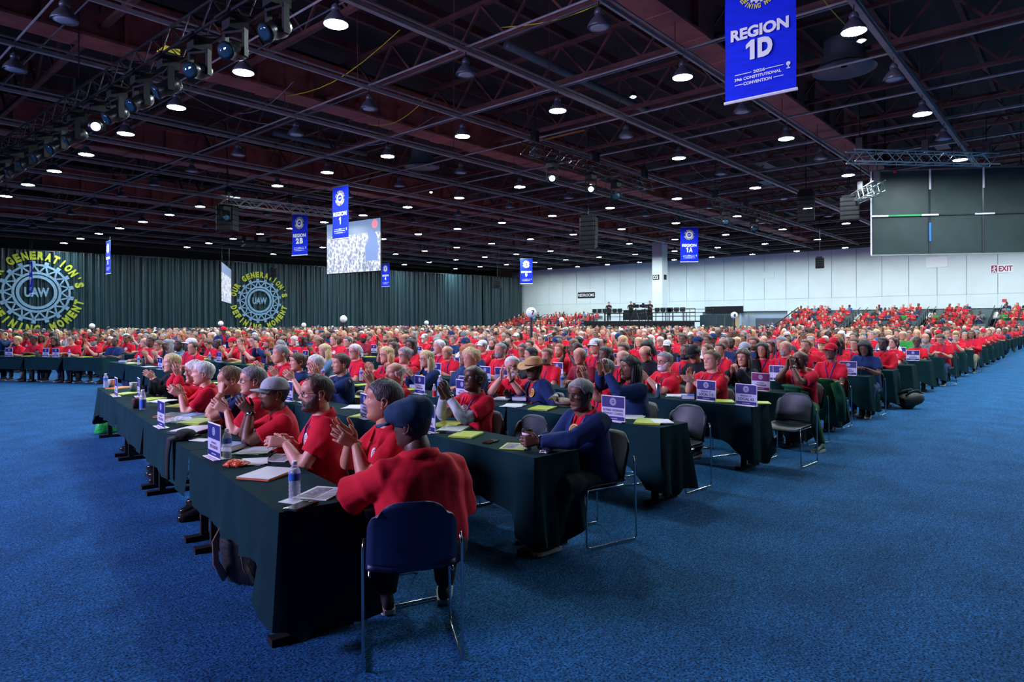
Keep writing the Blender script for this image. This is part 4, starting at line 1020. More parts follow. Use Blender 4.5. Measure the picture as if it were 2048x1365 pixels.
def hand_shape(right, curl=0.25, spread=0.12, thumb=0.5, fine=False, grip=0.0):
    """wrist at origin, fingers along +Y, palm facing -Z"""
    mb = MB(); sx = -1 if right else 1; n = 8 if fine else 5
    rings = []
    for y, w, t, z in ((-.03, .027, .020, 0), (0, .028, .019, 0), (.025, .034, .017, 0), (.06, .041, .0155, .001), (.09, .043, .0135, .002), (.104, .040, .010, .002)):
        rings.append([V((w * math.copysign(abs(math.cos(a)) ** .8, math.cos(a)), y, z + t * math.copysign(abs(math.sin(a)) ** .8, math.sin(a)))) for a in np.linspace(0, 2 * PI, 12 if fine else 8, endpoint=False)])
    mb.loft(rings)
    for i, (bx, ln, r) in enumerate(((.031, .074, .0098), (.0105, .084, .0102), (-.0105, .077, .0098), (-.030, .060, .0086))):
        x = bx * sx; a = spread * bx / .031 * sx; p = V((x, .088 - .010 * (i == 3) - .003 * (i == 0), .002)); d = V((math.sin(a), math.cos(a), 0)); pts = [p]; ang = 0.0
        side = V((d.y, -d.x, 0))
        cs = [curl * (0.8 + 0.12 * i), curl * 1.15 + grip, curl * 0.8 + grip * 0.7]
        for k, f in enumerate((.46, .30, .24)):
            ang += cs[k]; dd = d * math.cos(ang) + V((0, 0, -1)) * math.sin(ang)
            if fine and k < 3: pts.append(pts[-1] + dd * ln * f * 0.5); pts.append(pts[-1] + dd * ln * f * 0.5)
            else: pts.append(pts[-1] + dd * ln * f)
        rad = np.interp(np.linspace(0, 1, len(pts)), [0, .45, .5, .75, 1], [r * 1.05, r * .95, r, r * .9, r * .68])
        mb.tube(pts, list(map(float, rad)), n)
    t0 = V((.022 * sx, .012, -.004)); o = V((.62 * sx * (0.5 + thumb), .62, -.30 * (1.4 - thumb))).normalized(); o2 = V((.34 * sx * (thumb + .2), .9, -.18 - grip * .3)).normalized()
    mb.tube([t0, t0 + o * .022, t0 + o * .046, t0 + o * .046 + o2 * .018, t0 + o * .046 + o2 * .036, t0 + o * .046 + o2 * .056], [.014, .0155, .0125, .0112, .011, .0075], n)
    return mb
def frame_yz(p, d, palm):
    d = V(d).normalized(); z = -V(palm); z = (z - d * z.dot(d)); 
    if z.length < 1e-5: z = V((0, 0, 1)) if abs(d.z) < .9 else V((1, 0, 0)); z = z - d * z.dot(d)
    z.normalize(); x = d.cross(z)
    return MX((x, d, z)).transposed().to_4x4() if p is None else MX.Translation(p) @ MX((x, d, z)).transposed().to_4x4()
def ik(S, Wt, l1, l2, pole):
    d = Wt - S; L = d.length
    if L > (l1 + l2) * .995: Wt = S + d * ((l1 + l2) * .995 / L); d = Wt - S; L = d.length
    a = (l1 * l1 - l2 * l2 + L * L) / (2 * L); h = math.sqrt(max(l1 * l1 - a * a, 0)); u = d / L; p = V(pole); p = p - u * p.dot(u); p.normalize()
    return S + u * a + p * h, Wt

TZ = np.array([-.08, -.02, .05, .12, .20, .28, .36, .43, .485, .525, .56, .585])
TRX = np.array([.165, .185, .184, .178, .174, .176, .182, .186, .172, .132, .086, .068])
TRY = np.array([.110, .130, .132, .128, .124, .122, .120, .112, .095, .076, .066, .062])
TCY = np.array([.02, .01, .006, .004, .002, .0, -.004, -.010, -.016, -.018, -.015, -.010])
class Fig:
    """all meshes of one pose and build; shared by every person that copies it"""
    def __init__(s, lean=4, twist=0, side=0, yaw=0, pitch=0, roll=0, wr=None, wl=None, dr=None, dl=None, pr=None, pl=None, er=None, el=None, curl=.25, curl_l=None, thumb=.5, grip=0, grip_l=None, spread=.12,
                 bulk=1.0, belly=0.0, tall=1.0, female=False, sleeve=.66, hero=False, seed=1, stand=False, fat=1.0, nose=1.0, jaw=1.0, jacket=False, legs=None, vneck=None, brow=(.35, .3, .3), stub=None, neck=0.0, hem=0.0, drop=0.0):
        s.__dict__.update({k: v for k, v in locals().items() if k not in ('s',)})
        s.hz = .93 if stand else .50; s.P = V((0, 0, s.hz))
        # the torso frame bends about the pelvis
        s.T = MX.Translation(s.P) @ MX.Rotation(math.radians(twist), 4, 'Z') @ MX.Rotation(math.radians(-lean), 4, 'X') @ MX.Rotation(math.radians(side), 4, 'Y') @ MX.Diagonal((1, 1, tall, 1))
        s.sw = (.188 if not female else .165) * (1 + (bulk - 1) * .5)
        nb = s.T @ V((0, -.008, .575))
        s.H = MX.Translation(nb) @ MX.Rotation(math.radians(twist + yaw), 4, 'Z') @ MX.Rotation(math.radians(pitch), 4, 'X') @ MX.Rotation(math.radians(roll), 4, 'Y') @ MX.Translation((0, .022, .008 - neck)) @ MX.Scale(1.085, 4)
        s.nb = nb
        s.S = {1: s.T @ V((s.sw, -.012, .478 - s.drop)), -1: s.T @ V((-s.sw, -.012, .478 - s.drop))}
        L1, L2 = (.305, .262) if not female else (.285, .245)
        s.E = {}; s.W = {}
        for sd, w, e in ((1, wr, er), (-1, wl, el)):
            w = V(w) if w is not None else V((sd * .17, .36, s.hz + .29))
            s.E[sd], s.W[sd] = ik(s.S[sd], w, L1, L2, e if e is not None else (sd * .55, -.35, -.75))
    def ring_at(s, z, grow=0.0, n=28):
        b = s.bulk; rx = float(np.interp(z, TZ, TRX)); ry = float(np.interp(z, TZ, TRY)); cy = float(np.interp(z, TZ, TCY))
        up = z > .45; rx = rx * (1 - s.drop * 2.5 * up) * (1 + (b - 1) * (0.9 if not up else .55)) * (.93 if s.female and z > .2 else 1) + grow; ry = ry * (1 + (b - 1) * .8) + grow
        bel = s.belly * math.exp(-((z - .11) / .12) ** 2); bust = (.030 * math.exp(-((z - .33) / .06) ** 2)) if s.female else 0
        return rx, ry, cy, bel + bust
    def front(s, x, z, grow=.012):
        rx, ry, cy, f = s.ring_at(z, grow); q = max(0, 1 - (abs(x) / rx) ** 2.5) ** (1 / 2.5)
        return s.T @ V((x, cy + (ry + f) * q, z))
    def torso(s, mb, grow=0.0, zmax=.585, zmin=-.08):
        zs = [z for z in TZ if zmin <= z <= zmax]; rings = []
        for z in zs:
            rx, ry, cy, f = s.ring_at(z, grow); g = []
            for a in np.linspace(0, 2 * PI, 28, endpoint=False):
                c, d = math.cos(a), math.sin(a); e = .86
                y = math.copysign(abs(c) ** e, c); x = math.copysign(abs(d) ** e, d)
                g.append(s.T @ V((rx * x, cy + (ry + (f if c > 0 else 0)) * y, z)))
            rings.append(g)
        mb.loft(rings)
    def armpath(s, sd, frac):
        """points along shoulder-elbow-wrist up to frac (0..2)"""
        S, E, Wt = s.S[sd], s.E[sd], s.W[sd]; pts = []
        for f in np.linspace(0, frac, max(4, int(frac * 7))): pts.append((f, S.lerp(E, f) if f <= 1 else E.lerp(Wt, f - 1)))
        return pts
    def body(s):
        b = s.bulk; mb = MB(); s.torso(mb, -.014)
        mb.tube([s.T @ V((0, -.014, .50)), s.nb + V((0, 0, -.01)), s.H @ V((0, -.022, .012)), s.H @ V((0, -.025, .075))], [.066, (.061 if not s.female else .050) * (1 + (b - 1) * .5), (.060 if not s.female else .048) * (1 + (b - 1) * .55), .05], 14)
        k = (.92 if s.female else 1) * (1 + (b - 1) * .55)
        for sd in (1, -1):
            S, E, Wt = s.S[sd], s.E[sd], s.W[sd]
            inn = s.T @ V((sd * s.sw * .55, -.012, .46))
            mb.tube([inn, S, S.lerp(E, .3), S.lerp(E, .7), E.lerp(S, .08), E.lerp(Wt, .1), E.lerp(Wt, .28), E.lerp(Wt, .6), E.lerp(Wt, .9), Wt], [x * k for x in (.05, .058, .055, .047, .043, .044, .047, .040, .031, .029)], 12)
            hip = s.P + V((sd * .088, .01, -.01)); K, A = s.leg(sd)
            mb.tube([hip, hip.lerp(K, .5), K, K.lerp(A, .3), A], [.080 * k, .070 * k, .054 * k, .056, .036], 10)
        vs, fs = remesh(mb, .0125 if s.hero else .019, 3)
        # drop nothing: head and hands join the same mesh
        allv = [vs]; allf = list(fs); tint = [np.ones((len(vs), 3))]; mi = [0] * len(fs); o = len(vs)
        hv, hf = head_surf(64 if s.hero else 26, 52 if s.hero else 20, s.fat, s.nose, s.jaw)
        ht = head_tint(hv, s.brow, s.hero, s.stub); allv.append(xf(s.H, hv)); tint.append(ht); allf += [tuple(i + o for i in f) for f in hf]; mi += [0] * len(hf); o += len(hv)
        ears = MB()
        for sd in (1, -1):
            M = s.H @ MX.Translation((sd * .0765 * (1 + (s.fat - 1) * .4), -.010, .114)) @ MX.Rotation(math.radians(-sd * 22), 4, 'Z') @ MX.Rotation(math.radians(8), 4, 'X')
            if s.hero:
                ears.tube([M @ V((sd * .004, .010, -.026)), M @ V((sd * .006, -.004, -.032)), M @ V((sd * .010, -.016, -.012)), M @ V((sd * .013, -.020, .012)), M @ V((sd * .010, -.008, .031)), M @ V((sd * .005, .010, .026)), M @ V((sd * .002, .014, .010))], [.0075, .008, .006, .0058, .006, .0056, .004], 8)
                ears.sphere((0, -.003, 0), (.007, .015, .024), 10, 7, M)
            else: ears.sphere((sd * .004, -.003, 0), (.010, .018, .031), 8, 5, M)
        ev = np.array([tuple(p) for p in ears.v]); allv.append(ev); tint.append(np.ones((len(ev), 3)) * .95); allf += [tuple(i + o for i in f) for f in ears.f]; mi += [0] * len(ears.f); o += len(ev)
        if s.hero:
            for sd in (1, -1):
                e = MB(); e.sphere((sd * .031, .0695, .1265), .0125, 14, 10); ev = np.array([tuple(p) for p in e.v])
                t = np.ones((len(ev), 3)); d = np.hypot(ev[:, 0] - sd * .031, ev[:, 2] - .1265); t[(d < .0058) & (ev[:, 1] > .073)] = (.06, .045, .04)
                allv.append(xf(s.H, ev)); tint.append(t); allf += [tuple(i + o for i in f) for f in e.f]; mi += [1] * len(e.f); o += len(ev)
        for sd, d, p, cu, gr in ((1, s.dr, s.pr, s.curl, s.grip), (-1, s.dl, s.pl, s.curl if s.curl_l is None else s.curl_l, s.grip if s.grip_l is None else s.grip_l)):
            d = V(d) if d is not None else (s.W[sd] - s.E[sd]); p = V(p) if p is not None else V((-sd, 0, -.2))
            hb = hand_shape(sd == 1, cu, s.spread, s.thumb, s.hero, gr); M = frame_yz(s.W[sd], d, p) @ MX.Scale((1.02 if not s.female else .92) , 4)
            if s.hero: v2, f2 = remesh(hb, .0042, 2)
            else: v2, f2 = np.array([tuple(q) for q in hb.v]), hb.f
            t = np.ones((len(v2), 3)) * .97; t[v2[:, 2] < -.012] = (1.05, .98, .95)
            allv.append(xf(M, v2)); tint.append(t); allf += [tuple(i + o for i in f) for f in f2]; mi += [0] * len(f2); o += len(v2)
        return tomesh('body', np.vstack(allv), allf, 2, mi, np.vstack(tint))
    def leg(s, sd):
        if s.legs and sd in s.legs: return V(s.legs[sd][0]), V(s.legs[sd][1])
        if s.stand: return V((sd * .10, .02, .50)), V((sd * .11, -.01, .09))
        r = random.Random(s.seed * 3 + sd); return V((sd * (.12 + .05 * r.random()), .43, .49)), V((sd * (.12 + .05 * r.random()), .36 + .14 * r.random(), .10))
    def shirt(s, sleeve=None, grow=0.0, fold=1.0, name='shirt', open_front=False, zmin=-.08, arms=True, slim=False):
        sl = s.sleeve if sleeve is None else sleeve; mb = MB(); s.torso(mb, .004 + grow, .56, zmin); k = (.9 if s.female else 1) * (1 + (s.bulk - 1) * .6)
        for sd in ((1, -1) if arms else ()):
            inn = s.T @ V((sd * s.sw * .45, -.014, .452)); pts = [inn]; rr = [.070 * k * (.75 if slim else 1) + grow]
            for f, p in s.armpath(sd, sl):
                pts.append(p); rr.append(float(np.interp(f, [0, .35, .7, .9, 1.1, 1.5, 1.9], [.080, .071, .067, .063, .060, .053, .046] if sl > 1 else [.073, .071, .074 + s.hem * .5, .076 + s.hem, .076 + s.hem, .076, .076])) * (1 + (k - 1) * .7) * (float(np.interp(f, [0, .72, .95], [.74, .80, 1])) if slim else 1) + grow)
            mb.tube(pts, rr, 14)
        vs, fs = remesh(mb, (.0115 if s.hero else .022), 4)
        vs = wrinkle(vs, fs, (.0135 if s.hero else .012) * fold, s.seed, 9 if s.hero else 6)
        if open_front:
            Ti = np.array(s.T.inverted()); loc = xf(s.T.inverted(), vs); keep = []
            hw = np.interp(loc[:, 2], [-.1, .1, .3, .45, .56], [.020, .028, .050, .062, .075]); cut = (np.abs(loc[:, 0] - .0) < hw) & (loc[:, 1] > .02) & (loc[:, 2] < .60)
            fs = [f for f in fs if not all(cut[i] for i in f)]
        return tomesh(name, vs, fs)
    def trousers(s):
        mb = MB(); k = (1 + (s.bulk - 1) * .7); P = s.P
        rings = []
        for z, rx, ry, cy in ((.04, .172, .125, .0), (-.03, .188, .140, .005), (-.09, .17, .12, .02)):
            rings.append([P + V((rx * k * math.sin(a), cy + ry * k * math.cos(a), z)) for a in np.linspace(0, 2 * PI, 18, endpoint=False)])
        mb.loft(rings)
        for sd in (1, -1):
            hip = P + V((sd * .088 * k, .0, -.015)); K, A = s.leg(sd); cuff = K.lerp(A, .98)
            mb.tube([hip, hip.lerp(K, .5), K + (K - hip).normalized() * .01, K.lerp(A, .15) + V((0, .0, 0)), K.lerp(A, .5), cuff], [.098 * k, .090 * k, .078 * k, .076 * k, .068 * k, .062], 12)
        vs, fs = remesh(mb, .016 if s.hero else .026, 4); vs = wrinkle(vs, fs, .012, s.seed + 5, 8)
        return tomesh('trousers', vs, fs)
    def collar(s):
        mb = MB(); rings = []
        for k in range(25):
            a = math.radians(16 + 328 * k / 24); c, d = math.cos(a), math.sin(a)
            fl = .016 + .022 * max(0, math.cos(a)) ** 3; n_ = V((d, c, 0)); w = .083 * (1 + (s.bulk - 1) * .6)
            base = V((w * 1.06 * d, -.012 + w * .92 * c - .004, .556 + .018 * (-c) - .02 * max(0, c))); lo = base + n_ * fl + V((0, 0, -.034 - .012 * max(0, c) ** 2)); top = base + V((0, 0, .022)) - n_ * .004
            q = [base - n_ * .004, top, top + n_ * .007, lo + n_ * .005, lo - V((0, 0, .003)), base + n_ * .004]
            rings.append([s.T @ p for p in q])
        mb.loft(rings, True); return mb
    def snap(s, p, n, r=.035, lift=.004):
        """p moved along n so that it lies on the shirt or jacket"""
        me = s.cache.get('jacket') or s.cache.get('shirt')
        if me is None: return p
        if id(me) not in s.__dict__.setdefault('vc', {}):
            a = np.empty(len(me.vertices) * 3, np.float32); me.vertices.foreach_get('co', a); s.vc[id(me)] = a.reshape(-1, 3)
        d = s.vc[id(me)] - np.array(p); t = d @ np.array(n); lat = np.linalg.norm(d - t[:, None] * np.array(n), axis=1); k = (lat < r) & (np.abs(t) < .08)
        return p + n * (float(t[k].max()) + lift) if k.any() else p
    def lanyard(s):
        pts = []; fwd = (s.T.to_3x3() @ V((0, 1, 0))).normalized()
        for k in range(15):
            t = -1 + 2 * k / 14
            if abs(t) > .55:
                sd = 1 if t > 0 else -1; f = (abs(t) - .55) / .45; x = sd * (.082 - .012 * f); z = .545 + .02 * f; p = s.T @ V((x, .045 - .08 * f, z))
            else: z = .235 + .31 * (abs(t) / .55); x = .085 * (t / .55); p = s.snap(s.front(x, z, .02), fwd, .028) 
            pts.append(p)
        bk = [s.T @ V((.055 * math.cos(a), -.075, .568 - .0)) for a in (.6, 1.57, 2.54)]
        mb = MB(); mb.tube(pts + bk[:1] + bk[1:], (.0085, .0022), 6, closed=True, up=V((0, 0, 1)))
        return mb
    def badge(s):
        fw_ = (s.T.to_3x3() @ V((0, 1, 0))).normalized(); a = s.snap(s.front(0, .235, .02), fw_); b = s.snap(s.front(0, .12, .02), fw_); u = (a - b).normalized(); x = s.T.to_3x3() @ V((1, 0, 0)); x.normalize(); n = x.cross(u)
        mb = MB(); M = MX((x, u, n)).transposed().to_4x4(); M.translation = (a + b) / 2; mb.box((0, 0, 0), (.085, .115, .004), M=M); return mb
    def chest_frame(s, x=-.095, z=.415, out=.023):
        p = s.front(x, z, out); px = s.front(x + .02, z, out); pz = s.front(x, z + .02, out); ux = (px - p).normalized(); uz = (pz - p).normalized(); n = (-ux).cross(uz).normalized(); return s.snap(p, n, .055, .003), -ux, n.cross(-ux)
# ------------------------------------------------------------------ chairs
M_SHELL = mat('slate_blue_plastic', (0.020, 0.038, 0.050), 0.45, spec=0.35, var=0.08, scale=4)
M_SHELLN = mat('navy_plastic', (0.008, 0.022, 0.085), 0.45)
def shell_grid(fn, nu, nv, th):
    top = [[V(fn(u / nu * 2 - 1, v / nv)) for u in range(nu + 1)] for v in range(nv + 1)]; vs = []; fs = []
    def nrm(v, u):
        a = top[min(v + 1, nv)][u] - top[max(v - 1, 0)][u]; b = top[v][min(u + 1, nu)] - top[v][max(u - 1, 0)]; return b.cross(a).normalized()
    for v in range(nv + 1):
        for u in range(nu + 1): vs.append(top[v][u])
    o = len(vs)
    for v in range(nv + 1):
        for u in range(nu + 1): vs.append(top[v][u] - nrm(v, u) * th)
    I = lambda v, u: v * (nu + 1) + u
    for v in range(nv):
        for u in range(nu):
            fs.append((I(v, u), I(v, u + 1), I(v + 1, u + 1), I(v + 1, u))); fs.append((o + I(v, u), o + I(v + 1, u), o + I(v + 1, u + 1), o + I(v, u + 1)))
    for u in range(nu): fs.append((I(0, u), o + I(0, u), o + I(0, u + 1), I(0, u + 1))); fs.append((I(nv, u), I(nv, u + 1), o + I(nv, u + 1), o + I(nv, u)))
    for v in range(nv): fs.append((I(v, 0), I(v + 1, 0), o + I(v + 1, 0), o + I(v, 0))); fs.append((I(v, nu), o + I(v, nu), o + I(v + 1, nu), I(v + 1, nu)))
    return MB().add(vs, fs)
def chair_meshes():
    def back(u, v):
        w = .232 * (1 - .05 * v) * (1 - .62 * max(0, (v - .62) / .38) ** 2.6 * abs(u) ** 1.2 * .35); z = .47 + .36 * v
        z -= .07 * abs(u) ** 3.2 * max(0, (v - .5) / .5) ** 1.5
        return (u * w, -.215 - .085 * v + .045 * u * u * (1 - .2 * v), z)
    def seat(u, v): return (u * .235 * (1 - .06 * (1 - v)), -.20 + .43 * v, .452 + .022 * abs(u) ** 2.5 - .03 * max(0, (v - .75) / .25) ** 2 + .018 * max(0, (.2 - v) / .2) ** 2)
    def lumbar(u, v): return (u * .222, -.20 - .017 * math.sin(v * PI / 2) + .04 * u * u * v, .452 + .022 * abs(u) ** 2.5 + .03 * v)
    out = {'backrest': shell_grid(back, 12, 10, .010).mesh('backrest', M_SHELL, True), 'seat': shell_grid(seat, 12, 8, .010).mesh('seat', M_SHELL, True)}
    out['seat_bend'] = shell_grid(lumbar, 12, 3, .010).mesh('seat_bend', M_SHELL, True)
    fr = []
    for s in (-1, 1):
        x = s * .245; q = MB()
        q.tube([(s * .236, -.262, .66), (x, -.268, .60), (x, -.285, .06), (x, -.280, .025), (x, -.262, .012), (x, .17, .012), (x, .198, .02), (x, .205, .05), (x * .97, .195, .40), (x * .93, .185, .428), (x * .86, .165, .438), (x * .86, -.18, .438)], .0075, 8); fr.append(q.mesh('side_frame', M_CHROME, True))
    out['frames'] = fr
    q = MB(); q.tube([(-.21, .1, .434), (.21, .1, .434)], .007, 6); out['cross_rod'] = q.mesh('cross_rod', M_CHROME, True)
    return out
CH = chair_meshes()
def make_chair(loc, rz, label, shell=M_SHELL, group='conference chairs'):
    e = empty('stacking_chair', loc, rz); tag(e, label, 'chair', group)
    for n in ('seat', 'seat_bend', 'backrest'): link(n, CH[n], e, mats=[shell] if shell is not M_SHELL else None)
    for m in CH['frames']: link('side_frame', m, e)
    link('cross_rod', CH['cross_rod'], e)
    return e

# ------------------------------------------------------------------ tables and cloths
M_TABLECL = mat('dark_green_tablecloth', (0.0066, 0.031, 0.037), 0.9, spec=0.06, var=0.14, scale=3, bump=0.15, bscale=300)
M_TTOP = mat('table_laminate', (0.25, 0.22, 0.19), 0.5)
TW, TH = 0.46, 0.74
def cloth_mesh(L, d0, d1, df=0.38, seed=0, hi=False):
    """cloth over a table: x from the front edge to the back, y along the row; d0/d1 drop at the two ends (0 = next table)"""
    r = random.Random(seed); pts = []; c = .012
    def side(a, b, n, kind):
        for k in range(n): pts.append((V(a).lerp(V(b), k / n), kind))
    ns = 26 if hi else 10; ne = 12 if hi else 6
    side((0, L - c), (0, c), ns, 'f'); pts.append((V((c * .3, c * .3)), 'c0')); side((c, 0), (TW - c, 0), ne, 'e0'); pts.append((V((TW - c * .3, c * .3)), 'c0'))
    side((TW, c), (TW, L - c), ns, 'b'); pts.append((V((TW - c * .3, L - c * .3)), 'c1')); side((TW - c, L), (c, L), ne, 'e1'); pts.append((V((c * .3, L - c * .3)), 'c1'))
    nr = 9 if hi else 5; N = len(pts); vs = []; ph = [r.uniform(0, 6.28) for _ in range(6)]
    for i in range(nr + 1):
        t = i / nr
        for p, kd in pts:
            e0 = p.y; e1 = L - p.y; near, dd = (e0, d0) if e0 < e1 else (e1, d1); cx = min(p.x, TW - p.x)
            onend = kd in ('e0', 'e1', 'c0', 'c1'); drop = df; out = V((0, 0))
            n_ = V((-1, 0)) if kd == 'f' else V((1, 0)) if kd == 'b' else V((0, -1 if kd[1] == '0' else 1))
            if kd[0] == 'c': n_ = V(((-1 if p.x < TW / 2 else 1) * .7, (-1 if kd[1] == '0' else 1) * .7))
            if dd > .05:
                cor = math.exp(-((cx if onend else near) / (.10 if onend else .20)) ** 2)
                if onend: drop = dd + .03 * math.sin(p.x * 21 + ph[0]) - .05 * cor
                else: drop = df + (dd * .92 - df) * cor
                fl = .012 + .085 * cor + (.025 * math.sin((p.x if onend else p.y) * (33 if onend else 16) + ph[1]) + .012 * math.sin(p.y * 31 + ph[2]) if True else 0)
                out = n_ * (fl * t ** 1.1 + .004)
            else:
                if onend: drop = .03
                out = n_ * ((.010 + .012 * math.sin(p.y * 9 + ph[1]) + .006 * math.sin(p.y * 23 + ph[2])) * t + .004)
                if onend: out = V((0, 0))
            q = p + out; z = TH + .004 - (0.006 if 0 < t < .15 else 0) - drop * t
            vs.append((q.x, q.y, max(z, .015)))
    fs = [tuple(range(N - 1, -1, -1))]
    for i in range(nr):
        for k in range(N): k2 = (k + 1) % N; fs.append((i * N + k, i * N + k2, (i + 1) * N + k2, (i + 1) * N + k))
    mb = MB(); mb.add(vs, fs); return mb
_CL = {}
def get_cloth(L, d0, d1, df, hi, seed):
    k = (round(L, 2), d0, d1, df, hi, seed)
    if k not in _CL:
        me = cloth_mesh(L, d0, d1, df, seed, hi).mesh('tablecloth', M_TABLECL, True); me.set_sharp_from_angle(angle=math.radians(50)); _CL[k] = me
    return _CL[k]
_TB = {}
def get_table(L):
    k = round(L, 2)
    if k not in _TB:
        q = MB(); q.box((TW / 2, L / 2, TH - .018), (TW - .01, L - .02, .03)); a = q.mesh('table_top', M_TTOP); legs = []
        for y in (.16, L - .16):
            q = MB(); q.box((TW / 2 - .09, y, .37), (.055, .05, .68)); q.box((TW / 2 + .09, y, .37), (.055, .05, .68)); q.box((TW / 2, y, .69), (.36, .06, .03)); q.box((TW / 2 + .0, y, .02), (.46, .075, .04)); legs.append(q.mesh('leg', M_BLACK))
        _TB[k] = (a, legs)
    return _TB[k]
class Row:
    def __init__(s, block, k, S, phi, L, n):
        s.block, s.k, s.S, s.L, s.n = block, k, V((S[0], S[1], 0)), L, n; s.phi = math.radians(phi)
        s.u = V((math.sin(s.phi), math.cos(s.phi), 0)); s.nb = V((math.cos(s.phi), -math.sin(s.phi), 0)); s.rz = -s.phi
        s.word = '%s row of the %s block' % (ordw(k), block)
    def p(s, y, x=0.0, z=0.0): return s.S + s.u * y + s.nb * x + V((0, 0, z))
    def y_of_px(s, px, x):
        t = (px - 1024) / FPX; o = RT - FW * t; b = s.S + s.nb * x; return -(b.dot(o)) / s.u.dot(o)
ROWS = []
XA_ = [1.755, 3.656, 5.435, 7.41, 9.05, 10.75, 12.65, 14.45, 16.35, 18.3]; YA_ = [3.137, 3.0, 2.97, 2.905, 2.95, 2.95, 2.91, 2.9, 2.92, 2.91]; PA_ = [11.2, 7.4, 5.6, 3.9, 3.0, 2.4, 1.8, 1.5, 1.2, 1.0]
for k in range(27):
    if k < 10: ROWS.append(Row('right', k, (XA_[k], YA_[k]), PA_[k], 8.36 if k < 6 else 8.4, 4))
    else: ROWS.append(Row('right', k, (18.3 + 1.86 * (k - 9), 2.92), .8, 8.4, 4))
for k in range(26): ROWS.append(Row('middle', k, (5.4 + 1.86 * k, 13.9), max(0, 5 - .8 * k), 4.9 if k < 3 else 6.1, 3))
for k in range(24): ROWS.append(Row('left', k, (6.35 + 1.86 * k, 20.9 if k < 3 else 21.6), min(0, -25 + 3.2 * k), 4.4 if k < 2 else 6.2, 3))
for k in range(24): ROWS.append(Row('far left', k, (4.6 + 1.9 * k, 27.6), min(0, -27 + 3 * k), 8.2, 4))
for k in range(22): ROWS.append(Row('rear left', k, (6.0 + 1.95 * k, 37.6), min(0, -24 + 2.5 * k), 8.6, 4))
for k in range(20): ROWS.append(Row('last', k, (9.0 + 2.1 * k, 48), min(0, -12 + 2 * k), 8.2, 4))
RW = {(r.block, r.k): r for r in ROWS}
def visible(p, m=40): 
    x, y, d = proj(p); return d > .5 and -m < x < 2048 + m and -m < y < 1365 + m
ntab = 0
for r in ROWS:
    if r.block in ('rear left', 'last') or r.k > 18: continue
    if r.block == 'far left' and r.k > 3: continue
    Lt = r.L / r.n
    for j in range(r.n):
        c = r.p(Lt * (j + .5), .2, .7)
        if not visible(c, 120): continue
        near = c.dot(FW) < 14; first, last = j == 0, j == r.n - 1
        d0 = (.66 if r.block == 'right' else .56) if first else 0; d1 = .58 if last else 0
        pos = r.p(Lt * j)
        where = '%s, %s table from the aisle' % (r.word, ordw(j))
        e = empty('seminar_table', pos, r.rz); tag(e, 'narrow table under cloth, ' + where, 'table', 'cloth covered tables in rows')
        a, lg = get_table(Lt); link('table_top', a, e)
        for m in lg: link('leg', m, e)
        o = link('tablecloth', get_cloth(Lt - .012, d0, d1, .37 if r.k == 0 else .40, near, (r.k * 7 + j) % 9 if near else j % 3), None, pos + r.u * .006); o.rotation_euler = (0, 0, r.rz)
        tag(o, 'dark green tablecloth, ' + where, 'tablecloth', 'dark green tablecloths'); ntab += 1

# ------------------------------------------------------------------ people: assembling
_SHOE = {}
def shoe_mesh(hero):
    if hero not in _SHOE:
        n = 16 if hero else 10; up = MB(); so = MB(); R = []; Q = []
        for y, w, h, z in ((-.075, .020, .03, .035), (-.07, .032, .05, .045), (-.03, .038, .07, .06), (.02, .040, .055, .05), (.08, .045, .036, .038), (.13, .044, .028, .030), (.165, .032, .020, .026), (.178, .012, .010, .022)):
            R.append([V((w * math.cos(a), y, z + h * math.sin(a) * (1 if math.sin(a) > 0 else .45))) for a in np.linspace(0, 2 * PI, n, endpoint=False)])
            Q.append([V(((w + .006) * c, y * 1.03, zz)) for c, zz in ((-1, .0), (1, .0), (1, .026), (-1, .026))])
        up.loft(R); so.loft(Q); a = up.mesh('shoe', M_SHOEB, True); b = so.mesh('sole', M_SOLE); _SHOE[hero] = (a, b)
    return _SHOE[hero]
_BADGE = {}
def emblem_mesh(f, gold, hero):
    p, ux, uz = f.chest_frame(-.10, .425) if gold else f.chest_frame(); R = .047 if not gold else .055; q = MB(); q.k = 0
    ring(q, p, ux, uz, 0, R, 22, 0, .001); 
    if hero: q.k = 1; ring(q, p, ux, uz, R * .62, R * .72, 22, 1, .0025); ring(q, p, ux, uz, R * .38, R * .46, 22, 1, .0025); put_text(q, 'UAW', p, R * .22, ux, uz, .05, R * .6, 1, off=.0025)
    else: ring(q, p, ux, uz, R * .45, R * .66, 14, 1, .003)
    me = q.mesh('emblem', [M_GOLD if gold else M_WHITE, cloth('navy') if gold else M_REDPL]); return me
